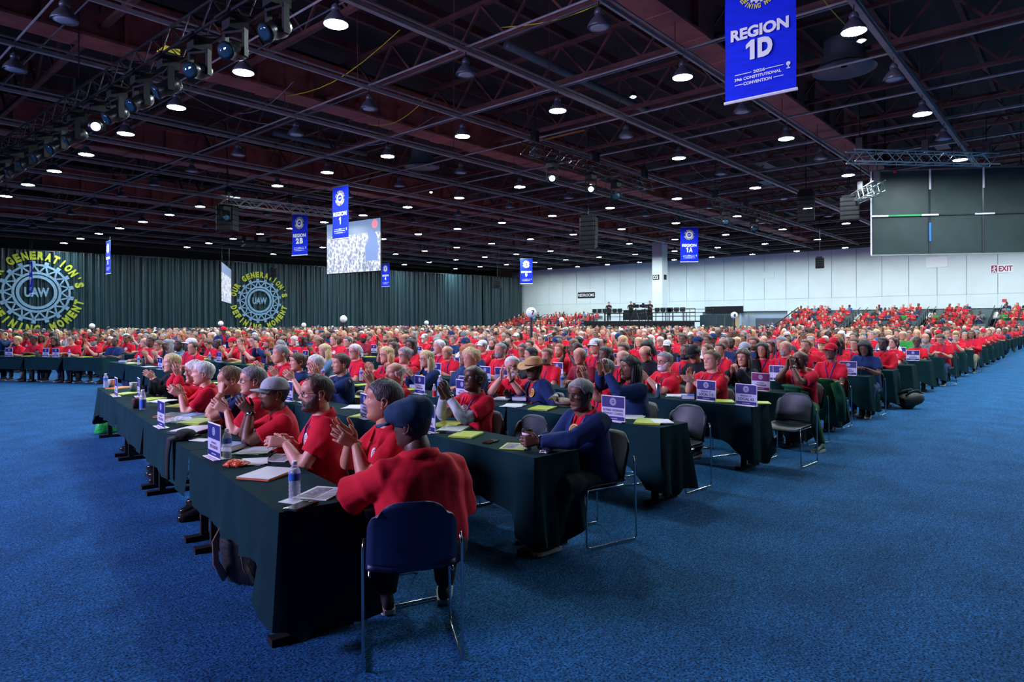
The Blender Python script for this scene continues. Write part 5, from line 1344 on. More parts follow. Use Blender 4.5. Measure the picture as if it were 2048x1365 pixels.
def person(f, loc, rz, label, skin=1, shirt='red', hair=('short', 'grey'), beard=None, glasses=False, hat=None, lanyard=True, emblem=None, trousers='jeans', shoes=None, group=None, jacket=None, scale=1.0, under=None, watch=None, badge=True, collar=True, cat='person', hseed=1):
    e = empty('person', loc, rz); tag(e, label, cat, group); e.scale = (scale,) * 3
    D = f.__dict__.setdefault('cache', {}); H = f.hero
    def g(k, fn):
        if k not in D: D[k] = fn()
        return D[k]
    link('body', g('body', f.body), e, mats=[MATS['skin_%d' % skin], M_EYE])
    if jacket:
        link('shirt', g('inner', lambda: f.shirt(.12, -.010, .5, 'shirt', arms=False)), e, mats=[cloth(shirt)])
        link('jacket', g('jacket', lambda: f.shirt(1.93, .008, 1.25, 'jacket', True)), e, mats=[cloth(jacket)])
    else: link('shirt', g('shirt', f.shirt), e, mats=[cloth(shirt)])
    if under: link('undershirt_sleeve', g('under', lambda: f.shirt(1.9, -.004, .8, 'undershirt_sleeve', slim=True)), e, mats=[cloth(under)])
    if collar: link('collar', g('collar', lambda: f.collar().mesh('collar', MATS['skin_1'], True)), e, mats=[cloth(shirt)])
    link('trousers', g('trousers', f.trousers), e, mats=[cloth(trousers)])
    if shoes is not False:
        a, b = shoe_mesh(H)
        for sd in (1, -1):
            K, A = f.leg(sd); o = link('shoe', a, e, (A.x, A.y + .02, max(0, A.z - .09)), [shoes or M_SHOED]); o.rotation_euler = (0, 0, -sd * .15); link('sole', b, o, None, [M_BLACK] if shoes is M_SHOEB else None)
            if f.legs and sd in f.legs and len(f.legs[sd]) > 2: o.rotation_euler = f.legs[sd][2]
    def headpart(n, me, mats=None):
        o = link(n, me, e, None, mats); o.matrix_local = f.H; return o
    if hair: headpart('hair', get_hair(hair[0], H, hseed), [hairm(hair[1])])
    if beard: headpart('beard', get_beard(beard[0], H), [hairm(beard[1])])
    if glasses:
        a, b = get_glasses(); o = headpart('glasses', a); link('spectacle_lens', b, o)
    if hat:
        first = None
        for i, (n, me) in enumerate(get_hat(hat[0])):
            m = cloth(hat[1]) if n != 'hat_band' else cloth('black')
            if first is None: first = headpart(n, me, [m])
            else: link(n, me, first, None, [m])
    if lanyard:
        link('lanyard', g('lanyard', lambda: f.lanyard().mesh('lanyard', M_LANY, True)), e)
        if badge: link('badge', g('badge', lambda: f.badge().mesh('badge', M_WHITE)), e)
    if emblem: link('emblem', g('emblem' + emblem, lambda: emblem_mesh(f, emblem == 'gold', H)), e)
    if watch:
        sd = watch; q = MB(); W_, E_ = f.W[sd], f.E[sd]; t = (E_ - W_).normalized(); c = W_ + t * .02
        q.tube([c - t * .012, c + t * .012], .036, 16, False); o = part('watch_strap', q, M_BLACK, e, True)
        q = MB(); up = (V((0, 0, 1)) - t * t.z).normalized() if abs(t.z) < .9 else V((0, -1, 0)); q.tube([c + up * .034, c + up * .044], .020, 16); part('watch_face', q, M_CHROME, o, True)
    return e
def rz_of(d): return math.atan2(-d[0], d[1])
STAGE = V((-15.7, 10.5, 0))
TAKEN = []
def seat_chair(loc, rz, label, shell=M_SHELL): return make_chair(loc, rz, label, shell)

def hero_at(px, py_top, d, rz, kw, **at_):
    """put a person so that the crown of the head shows at px, py_top at depth d"""
    top = atd(px, py_top, d); hatx = {'cap': .016, 'flat_cap': .028, 'cowboy': .04}.get((at_.get('hat') or (0,))[0], .010)
    kw = dict(kw); kw['hero'] = True
    f = Fig(**kw); crown = f.H @ V((0, -.01, .236)); crown.z += hatx
    s_ = max(.87, min(1.12, (top.z - .5) / (crown.z - .5)))
    if abs(s_ - 1) > .012:
        f = Fig(**{**kw, 'tall': kw.get('tall', 1) * s_}); crown = f.H @ V((0, -.01, .236)); crown.z += hatx
    R = MX.Rotation(rz, 3, 'Z'); off = R @ V((crown.x, crown.y, 0)); loc = V((top.x - off.x, top.y - off.y, 0))
    return f, loc
def hero(px, py, d, face, pose, label, chair='', reach=0.0, row=None, seat_x=.76, **a):
    pose = dict(pose)
    for q in ('wr', 'wl'):
        if q in pose and reach: pose[q] = (pose[q][0], pose[q][1] - reach, pose[q][2])
    rz = rz_of(face)
    if a.get('beard') and a['beard'][0] == 'stubble': pose['stub'] = {'grey': (1.0, 1.1, 1.2), 'white': (1.1, 1.15, 1.2)}.get(a.pop('beard')[1], (.45, .42, .42))
    if row is not None:
        r = RW[('right', row)]; sl = (FW + RT * ((px - 1024) / FPX)).dot(r.nb)
        for _ in range(4):
            f, loc = hero_at(px, py, d, rz, pose, **a); d += (seat_x - (loc - r.S).dot(r.nb)) / sl
        TAKEN.append((row, (loc - r.S).dot(r.u)))
    f, loc = hero_at(px, py, d, rz, pose, **a)
    person(f, loc, rz, label, **a)
    if chair: seat_chair(loc + MX.Rotation(rz, 3, 'Z') @ V((0, .07, 0)), rz, chair, a.get('_shell', M_SHELL))
    return f, loc, rz
def local(loc, rz, p):
    return MX.Rotation(-rz, 3, 'Z') @ (V(p) - V((loc[0], loc[1], 0)))
# ------------------------------------------------------------------ the people nearest the camera
HERO_SEATS = []
def reg(res): HERO_SEATS.append(V((res[1].x, res[1].y, 0))); return res
# the man at the near end of the front table, his back to the camera
fc = V((.59, .81, 0)); rz1 = rz_of(fc)
reg(hero(822, 811, 3.72, fc, dict(lean=11, twist=22, side=1, yaw=34, pitch=-6, bulk=1.46, belly=.05, neck=-.015, drop=.05, hem=.02, wl=(-.30, .36, .80), wr=(.06, .36, .66), dl=(-.3, .9, -.1), pl=(0, 0, -1), dr=(-.5, .8, 0), pr=(-.3, 0, -1), el=(-.9, -.3, -.5), er=(.25, -.3, -.9), fat=1.12, sleeve=.80, seed=11, curl=.3, legs={1: ((.16, .40, .49), (.16, .40, .10)), -1: ((-.17, .42, .49), (-.19, .33, .10))}, brow=(.3, .25, .25)),
    'large person in red polo and navy flat cap seated with back to camera', '', skin=5, hair=('crew', 'black'), hat=('flat_cap', 'slate'), beard=('stubble', 'grey'), lanyard=True, badge=False, trousers='dark', shoes=M_SHOED))
p1 = HERO_SEATS[0]
TAKEN.append((0, -.2)); c1 = V((2.30, 2.76, 0)); make_chair(c1 , rz1, 'navy plastic chair at the near table end, back turned to the camera', M_SHELLN)
# grey-haired man applauding
reg(hero(772, 757, 4.08, (-.93, .36), dict(lean=8, yaw=-24, pitch=3, bulk=1.14, belly=.03, wr=(.06, .37, 1.00), wl=(-.09, .38, .98), dr=(.0, .75, .55), dl=(.05, .8, .45), pr=(-.9, 0, .3), pl=(.9, .1, .3), er=(.6, -.2, -.8), el=(-.6, -.2, -.8), curl=.22, thumb=.9, spread=.22, fat=1.06, nose=1.0, seed=12, brow=(.55, .5, .5)),
    'applauding person with spiky grey hair in red polo beside the flat cap', 'blue plastic chair of the grey-haired person applauding, front row', skin=1, hair=('short', 'dark grey'), emblem='white', lanyard=False, trousers='navy', shoes=M_SHOEB, row=0, seat_x=.88, reach=.09))
# bearded man in glasses, hands clasped
reg(hero(634, 752, 4.5, (-.90, .44), dict(lean=7, yaw=4, pitch=-3, bulk=1.12, belly=.035, wr=(.09, .37, .87), wl=(-.04, .40, .87), dr=(-.35, .92, .15), dl=(.25, .95, .15), pr=(-.8, 0, -.5), pl=(.8, 0, -.5), er=(.7, -.2, -.7), el=(-.7, -.2, -.7), curl=.42, thumb=.6, fat=1.06, nose=1.1, seed=13, brow=(.25, .2, .2)),
    'person with dark glasses, brown beard and red polo, hands clasped, front row', 'blue plastic chair of the bearded person in front row', skin=0, hair=('receding', 'brown'), beard=('full', 'brown'), glasses=True, emblem='white', trousers='navy', hseed=2, shoes=M_SHOEB, row=0, reach=.09))
# man in a pale cap
reg(hero(552, 762, 5.05, (-.92, .38), dict(lean=13, yaw=6, pitch=2, bulk=1.0, wr=(.05, .40, 1.0), wl=(-.06, .40, 1.0), dr=(-.2, .6, .75), dl=(.2, .6, .75), pr=(-1, 0, .1), pl=(1, 0, .1), curl=.18, thumb=.5, seed=14),
    'person in pale grey cap and red shirt clapping, wrist watch, front row', 'blue plastic chair of the person in the pale cap', skin=4, hair=('crew', 'black'), hat=('cap', 'lightgrey'), beard=('stubble', 'grey'), emblem='white', lanyard=False, watch=-1, trousers='navy', shoes=M_SHOEB, row=0, reach=.09))
# grey hair and glasses
reg(hero(507, 735, 5.75, (-.90, .42), dict(lean=5, yaw=3, pitch=0, bulk=1.16, belly=.04, wr=(.08, .37, .93), wl=(-.08, .37, .93), dr=(-.2, .8, .5), dl=(.2, .8, .5), pr=(-1, 0, 0), pl=(1, 0, 0), curl=.2, fat=1.06, nose=1.15, seed=15),
    'person with full grey hair and thin glasses in red shirt, front row', 'blue plastic chair of the grey person with thin glasses', skin=0, hair=('short', 'grey'), glasses=True, lanyard=True, trousers='navy', hseed=3, shoes=M_SHOEB, row=0, reach=.09))
# hands before the face
reg(hero(455, 733, 6.35, (-.90, .40), dict(lean=14, yaw=2, pitch=-16, bulk=1.04, wr=(.06, .35, 1.06), wl=(-.06, .36, 1.06), dr=(-.25, -.05, 1), dl=(.25, -.05, 1), pr=(-.6, -.6, 0), pl=(.6, -.6, 0), er=(.4, .5, -.9), el=(-.4, .5, -.9), curl=.25, thumb=.3, seed=16),
    'person holding both hands before the face, navy jacket, front row', 'blue plastic chair of the person hiding the face', skin=1, hair=('receding', 'light brown'), shirt='navy', lanyard=False, trousers='navy', hseed=4, shoes=M_SHOEB, row=0, reach=.09))
reg(hero(408, 728, 7.1, (-.92, .36), dict(lean=10, yaw=-8, bulk=1.06, belly=.03, wr=(.06, .40, .93), wl=(-.06, .42, .93), dr=(-.1, .85, .5), dl=(.1, .85, .5), pr=(-1, 0, .1), pl=(1, 0, .1), curl=.28, seed=17),
    'white-haired person in red shirt clapping over papers, front row', 'blue plastic chair of the white-haired person clapping', skin=0, hair=('short', 'white'), lanyard=False, trousers='navy', hseed=5, shoes=M_SHOEB, row=0, reach=.09))
reg(hero(392, 731, 7.85, (-.95, .25), dict(lean=8, yaw=5, wr=(.06, .36, 1.13), wl=(-.06, .36, 1.10), dr=(-.1, .15, 1), dl=(.1, .3, 1), pr=(-1, .1, 0), pl=(1, .1, 0), sleeve=1.9, curl=.12, female=True, seed=18),
    'person with bobbed white hair in red long sleeves, hand raised clapping', 'blue plastic chair of the person with bobbed white hair', skin=0, hair=('bob', 'white'), lanyard=False, trousers='navy', collar=False, shoes=M_SHOEB, row=0, reach=.09))
reg(hero(345, 711, 10.2, (-.95, .1), dict(lean=3, yaw=4, female=True, wr=(.05, .37, .98), wl=(-.05, .37, .98), dr=(-.1, .8, .6), dl=(.1, .8, .6), pr=(-1, 0, 0), pl=(1, 0, 0), sleeve=1.9, curl=.2, seed=19),
    'blond short-haired person in black top clapping at the row end', 'blue plastic chair of the blond person in black', skin=0, hair=('short', 'blond'), shirt='black', lanyard=False, trousers='black', hseed=6, shoes=M_SHOEB, row=0, reach=.09))
# second row
J1 = reg(hero(1160, 762, 5.32, (-.93, .30), dict(lean=10, yaw=8, pitch=-7, bulk=1.10, belly=.03, side=4, wr=(.10, .40, .80), wl=(-.02, .56, .815), dr=(-.5, .8, 0), dl=(.30, .95, -.02), pr=(0, 0, -1), pl=(1, .1, -.1), el=(-1, -.1, -.35), er=(.7, -.4, -.5), curl=.55, curl_l=.55, grip_l=.35, thumb=.8, seed=21),
    'person in navy jacket over red shirt holding a coffee cup, second row', 'blue plastic chair of the navy jacket person with coffee', skin=4, shirt='red', jacket='navy', hair=('crew', 'grey'), beard=('stubble', 'grey'), glasses=True, emblem='gold', watch=-1, trousers='dark', shoes=M_SHOEBR, row=1))
reg(hero(950, 733, 6.15, (-.97, .15), dict(lean=3, yaw=6, pitch=5, bulk=1.06, wr=(.04, .36, 1.02), wl=(-.05, .36, 1.02), dr=(-.15, .35, .9), dl=(.15, .35, .9), pr=(-1, 0, .0), pl=(1, 0, 0), curl=.22, thumb=.4, seed=22),
    'bald person in red polo over white long sleeves clapping, second row', 'blue plastic chair of the bald person with white sleeves', skin=5, hair=('bald', 'black'), under='lightgrey', emblem='white', trousers='dark', watch=-1, row=1))
reg(hero(792, 735, 7.0, (-.95, .25), dict(lean=5, yaw=5, bulk=1.05, wr=(.05, .35, 1.05), wl=(-.05, .36, 1.05), dr=(-.1, .4, .9), dl=(.1, .4, .9), pr=(-1, 0, 0), pl=(1, 0, 0), curl=.2, seed=23),
    'balding white-haired person in red shirt clapping, second row', 'blue plastic chair of the balding white-haired person', skin=1, hair=('bald', 'white'), lanyard=False, trousers='navy', row=1))
reg(hero(683, 709, 7.9, (-.93, .3), dict(lean=4, yaw=5, bulk=1.03, wr=(.06, .36, 1.05), wl=(-.06, .36, 1.05), dr=(-.1, .4, .9), dl=(.1, .4, .9), pr=(-1, 0, 0), pl=(1, 0, 0), curl=.2, seed=24),
    'brown-haired person in navy shirt clapping, second row', 'blue plastic chair of the brown-haired person in navy', skin=1, hair=('short', 'brown'), shirt='navy', lanyard=False, trousers='navy', hseed=7, row=1))
reg(hero(632, 715, 8.75, (-.93, .3), dict(lean=5, yaw=2, bulk=1.0, wr=(.07, .37, .96), wl=(-.07, .37, .96), dr=(-.1, .7, .7), dl=(.1, .7, .7), pr=(-1, 0, 0), pl=(1, 0, 0), curl=.25, seed=25),
    'short white-haired person with glasses and dotted lanyard clapping, second row', 'blue plastic chair of the white-haired person with lanyard', skin=0, hair=('short', 'white'), glasses=True, trousers='navy', hseed=8, row=1))
reg(hero(597, 709, 9.4, (-.93, .3), dict(lean=4, yaw=6, female=True, wr=(.06, .36, .98), wl=(-.06, .36, .98), dr=(-.1, .6, .8), dl=(.1, .6, .8), pr=(-1, 0, 0), pl=(1, 0, 0), sleeve=1.9, curl=.2, seed=26),
    'brown-haired person with pinned hair in navy top clapping, second row', 'blue plastic chair of the person with pinned brown hair', skin=1, hair=('bun', 'brown'), shirt='navy', lanyard=False, trousers='navy', row=1))
# third row
reg(hero(1262, 712, 7.45, (-.84, .5), dict(lean=4, yaw=4, pitch=3, female=True, bulk=1.08, wr=(.06, .37, 1.17), wl=(-.07, .36, 1.17), dr=(-.15, .1, 1), dl=(.15, .1, 1), pr=(-1, .3, 0), pl=(1, .3, 0), curl=.1, thumb=.4, sleeve=1.9, seed=31),
    'person with long black braids in navy jacket clapping high, third row', 'blue plastic chair of the person with braids', skin=3, hair=('braids', 'black'), shirt='red', jacket='navy', trousers='dark', lanyard=False, row=2))
reg(hero(1068, 719, 7.95, (-.85, .4), dict(lean=10, yaw=14, pitch=-4, side=8, bulk=1.1, wr=(.2, .40, .80), wl=(-.50, .10, .86), dl=(-.8, .5, -.1), pl=(0, 0, -1), seed=32),
    'person in straw cowboy hat and navy jacket with gold emblem, third row', 'blue plastic chair of the person in the cowboy hat', skin=5, hair=('crew', 'black'), hat=('cowboy', 'tan'), glasses=True, shirt='red', jacket='navy', emblem='gold', trousers='dark', badge=False, row=2))
reg(hero(1024, 722, 8.3, (-.8, -.55), dict(lean=4, yaw=12, bulk=1.08, wr=(.10, .36, 1.02), wl=(-.02, .36, 1.0), dr=(-.1, .2, 1), dl=(.1, .3, 1), pr=(-1, 0, 0), pl=(1, 0, 0), curl=.15, seed=33),
    'white-haired person with glasses and moustache facing the camera, third row', 'blue plastic chair of the person facing the camera', skin=0, hair=('short', 'white'), glasses=True, beard=('goatee', 'white'), emblem='white', lanyard=False, trousers='dark', watch=-1, row=2))
# fourth and fifth rows
reg(hero(1425, 701, 9.05, (-.92, .38), dict(lean=3, yaw=4, pitch=4, bulk=1.2, belly=.04, wr=(.04, .36, .97), wl=(-.06, .38, .95), dr=(-.1, .3, .95), dl=(.2, .9, .3), pr=(-1, .2, 0), pl=(.7, -.2, .6), curl=.15, seed=41, fat=1.08),
    'pink-faced heavy person in red shirt clapping behind the Local 113 card', 'blue plastic chair behind the Local 113 card', skin=0, hair=('short', 'light brown'), beard=('stubble', 'grey'), trousers='dark', badge=False, hseed=9, row=3))
reg(hero(1330, 708, 9.4, (-.92, .38), dict(lean=3, yaw=4, bulk=1.15, belly=.03, wr=(.07, .36, .95), wl=(-.06, .38, .95), dr=(-.2, .8, .5), dl=(.2, .8, .4), pr=(-1, 0, 0), pl=(1, 0, 0), curl=.2, seed=42),
    'person with swept grey hair and glasses in red shirt clapping, fourth row', 'blue plastic chair of the person with swept grey hair', skin=0, hair=('short', 'grey'), glasses=True, beard=('full', 'white'), trousers='dark', badge=False, row=3))
reg(hero(1601, 704, 9.95, (-.93, .30), dict(lean=8, yaw=4, pitch=2, bulk=1.16, belly=.02, wr=(.04, .31, 1.08), wl=(-.04, .31, 1.08), dr=(-.15, -.1, 1), dl=(.15, -.1, 1), pr=(-1, -.2, 0), pl=(1, -.2, 0), er=(.5, .5, -.9), el=(-.5, .5, -.9), curl=.3, thumb=.3, seed=51, legs={-1: ((-.38, .38, .51), (-.58, .46, .09)), 1: ((.1, .4, .5), (.1, .4, .1))}),
    'bald person in red shirt and green trousers, hands at mouth, aisle seat', 'blue plastic chair of the person in green trousers', skin=4, hair=('bald', 'black'), beard=('stubble', 'black'), trousers='kelly', shoes=M_SHOEG, watch=-1, badge=False, collar=False, row=4))
reg(hero(1487, 702, 10.3, (-.99, .05), dict(lean=3, yaw=2, female=True, wr=(.04, .34, .98), wl=(-.05, .34, .98), dr=(-.2, .2, 1), dl=(.2, .2, 1), pr=(-1, 0, 0), pl=(1, 0, 0), curl=.8, sleeve=1.9, seed=52),
    'person with curly dark hair in black blazer, hands clasped, fifth row', 'blue plastic chair of the person in black blazer', skin=1, hair=('long', 'brown'), shirt='grey', jacket='black', lanyard=False, trousers='black', collar=False, row=4))
# two people standing in the crowd on the left
def standing(px, py, d, face, label, pose, **a):
    f = Fig(stand=True, hero=False, **pose); c = f.H @ V((0, 0, .236)); top = atd(px, py, d); s_ = top.z / c.z; R = MX.Rotation(rz_of(face), 3, 'Z'); o = R @ V((c.x, c.y, 0)) * s_
    person(f, (top.x - o.x, top.y - o.y, 0), rz_of(face), label, scale=s_, **a)
standing(447, 654, 20.5, (-.2, -1), 'person standing in navy jacket and red cap with white badge', dict(wr=(.2, .22, 1.1), wl=(-.12, .25, 1.35), dl=(.3, .2, 1), sleeve=1.9, bulk=1.1), skin=4, hair=('crew', 'black'), hat=('cap', 'red'), shirt='red', jacket='navy', trousers='dark')
standing(476, 660, 20.0, (-.5, -.4), 'person with piled blond hair in red shirt bending forward, standing', dict(wr=(.15, .4, .95), wl=(-.15, .4, .95), lean=32, female=True), skin=2, hair=('bun', 'blond'), shirt='red', trousers='dark', lanyard=False)
for i, (px, py, d, c) in enumerate(((1419, 648, 60, 'navy'), (1432, 649, 60, 'orange'), (1455, 646, 59, 'navy'), (1486, 645, 58, 'navy'), (1523, 645, 58, 'black'), (1537, 648, 58, 'black'), (1545, 645, 57, 'blue'), (1556, 648, 57, 'red'))):
    standing(px, py, d, (-.6, -.3 + .2 * (i % 3)), 'tiny person in %s standing by the entrance, %s from left' % (c, ordw(i)), dict(seed=60 + i % 2), skin=[1, 4, 0][i % 3], hair=('short', 'brown'), shirt=c, trousers='dark', lanyard=False)
for i, px in enumerate((1262, 1300, 1218)):
    q = (PX + 1.9, xpl(px, PX + 1.9), DK + .05); f = Fig(stand=True, seed=70 + i); person(f, q, rz_of((-1, -.3)), 'dark-dressed camera operator standing on the platform, %s' % ('left', 'middle', 'right')[(1, 2, 0)[i]], skin=1, hair=('short', 'black'), shirt='black', trousers='black', lanyard=False)
# ------------------------------------------------------------------ the rest of the delegates
POSES = {
    'clapping': dict(lean=6, wr=(.06, .36, .98), wl=(-.06, .36, .98), dr=(-.15, .6, .8), dl=(.15, .6, .8), pr=(-1, 0, 0), pl=(1, 0, 0), curl=.2),
    'high clapping': dict(lean=3, pitch=4, wr=(.06, .35, 1.12), wl=(-.06, .35, 1.12), dr=(-.15, .25, 1), dl=(.15, .25, 1), pr=(-1, .1, 0), pl=(1, .1, 0), curl=.15),
    'listening': dict(lean=5, yaw=12, wr=(.14, .36, .80), wl=(-.10, .38, .80), dr=(-.5, .8, 0), dl=(.4, .85, 0), pr=(0, 0, -1), pl=(0, 0, -1), curl=.3),
    'upright': dict(lean=0, yaw=-10, pitch=3, wr=(.05, .33, .78), wl=(-.05, .34, .78), dr=(-.6, .7, 0), dl=(.6, .7, 0), pr=(-.3, 0, -1), pl=(.3, 0, -1), curl=.6),
    'leaning': dict(lean=16, yaw=8, pitch=-4, side=4, wr=(.10, .40, .82), wl=(-.06, .40, .82), dr=(-.5, .8, .1), dl=(.5, .8, .1), pr=(0, 0, -1), pl=(0, 0, -1), curl=.4),
    'chin-resting': dict(lean=11, yaw=6, wr=(.05, .30, 1.05), wl=(-.10, .38, .80), dr=(-.2, -.1, 1), dl=(.6, .7, 0), pr=(-.6, -.8, 0), pl=(0, 0, -1), er=(.4, .5, -.9), curl=.7),
    'head-down': dict(lean=12, pitch=-26, wr=(.08, .38, .82), wl=(-.08, .38, .82), dr=(-.3, .8, .3), dl=(.3, .8, .3), pr=(-.3, 0, -1), pl=(.3, 0, -1), curl=.5),
}
BUILD = {'slim': dict(bulk=.96), 'broad': dict(bulk=1.2, belly=.045, fat=1.07), 'woman': dict(female=True, bulk=1.0), 'stout': dict(female=True, bulk=1.16, belly=.03, fat=1.05)}
_FIG = {}
def fig(pose, build, long_=False):
    k = (pose, build, long_)
    if k not in _FIG: _FIG[k] = Fig(**{**POSES[pose], **BUILD[build], 'seed': len(_FIG) * 5 + 2, 'sleeve': 1.9 if long_ else .70})
    return _FIG[k]
M_TXT = {'bald': 'bald head', 'short': '%s hair', 'crew': 'cropped %s hair', 'receding': 'thinning %s hair', 'long': 'long %s hair', 'bob': 'bobbed %s hair', 'curly': 'curly %s hair', 'bun': 'pinned %s hair', 'braids': '%s braids', 'ponytail': '%s ponytail', 'afro': 'round %s hair'}
def describe(a, pose):
    h = M_TXT[a['hair'][0]]; h = h % a['hair'][1] if '%s' in h else h
    if a.get('hat'): h = '%s %s' % (a['hat'][1], {'cap': 'cap', 'beanie': 'knit cap', 'wrap': 'head wrap', 'cowboy': 'straw hat', 'flat_cap': 'flat cap'}[a['hat'][0]])
    return '%s person, %s, %s top' % (pose, h, a.get('jacket') or a['shirt'])
def rand_person(r):
    fem = r.random() < .32; black = r.random() < .36
    a = dict(skin=r.choice((3, 4, 4, 5)) if black else r.choice((0, 0, 1, 1, 2)))
    x = r.random(); a['shirt'] = 'red' if x < .80 else 'navy' if x < .87 else 'black' if x < .91 else r.choice(('grey', 'white', 'green', 'denim', 'maroon', 'orange', 'blue'))
    if fem: a['hair'] = (r.choice(('long', 'bob', 'bun', 'ponytail', 'curly', 'long')), r.choice(('black', 'black', 'brown')) if black else r.choice(('blond', 'blond', 'brown', 'light brown', 'white', 'grey', 'ginger')))
    else: a['hair'] = (r.choice(('crew', 'crew', 'bald', 'short')), 'black') if black else (r.choice(('short', 'receding', 'bald', 'short', 'crew')), r.choice(('grey', 'white', 'brown', 'light brown', 'dark grey', 'grey')))
    if not fem and r.random() < .32: a['beard'] = (r.choice(('full', 'goatee', 'full')), 'black' if black else r.choice(('grey', 'white', 'brown', 'ginger')))
    if r.random() < .2: a['hat'] = ('cap', r.choice(('red', 'black', 'navy', 'white', 'grey', 'red', 'black')))
    a['glasses'] = r.random() < .3; a['lanyard'] = r.random() < .6; a['emblem'] = 'white' if r.random() < .3 and a['shirt'] == 'red' else None
    a['trousers'] = r.choice(('jeans', 'dark', 'navy', 'khaki'))
    if r.random() < .05: a['jacket'] = 'navy'; a['emblem'] = 'gold'
    pose = r.choice(('clapping', 'clapping', 'clapping', 'high clapping', 'listening', 'listening', 'upright', 'leaning', 'chin-resting', 'head-down'))
    build = r.choice(('woman', 'stout')) if fem else r.choice(('slim', 'broad', 'broad'))
    return a, pose, build, r.random() < .12
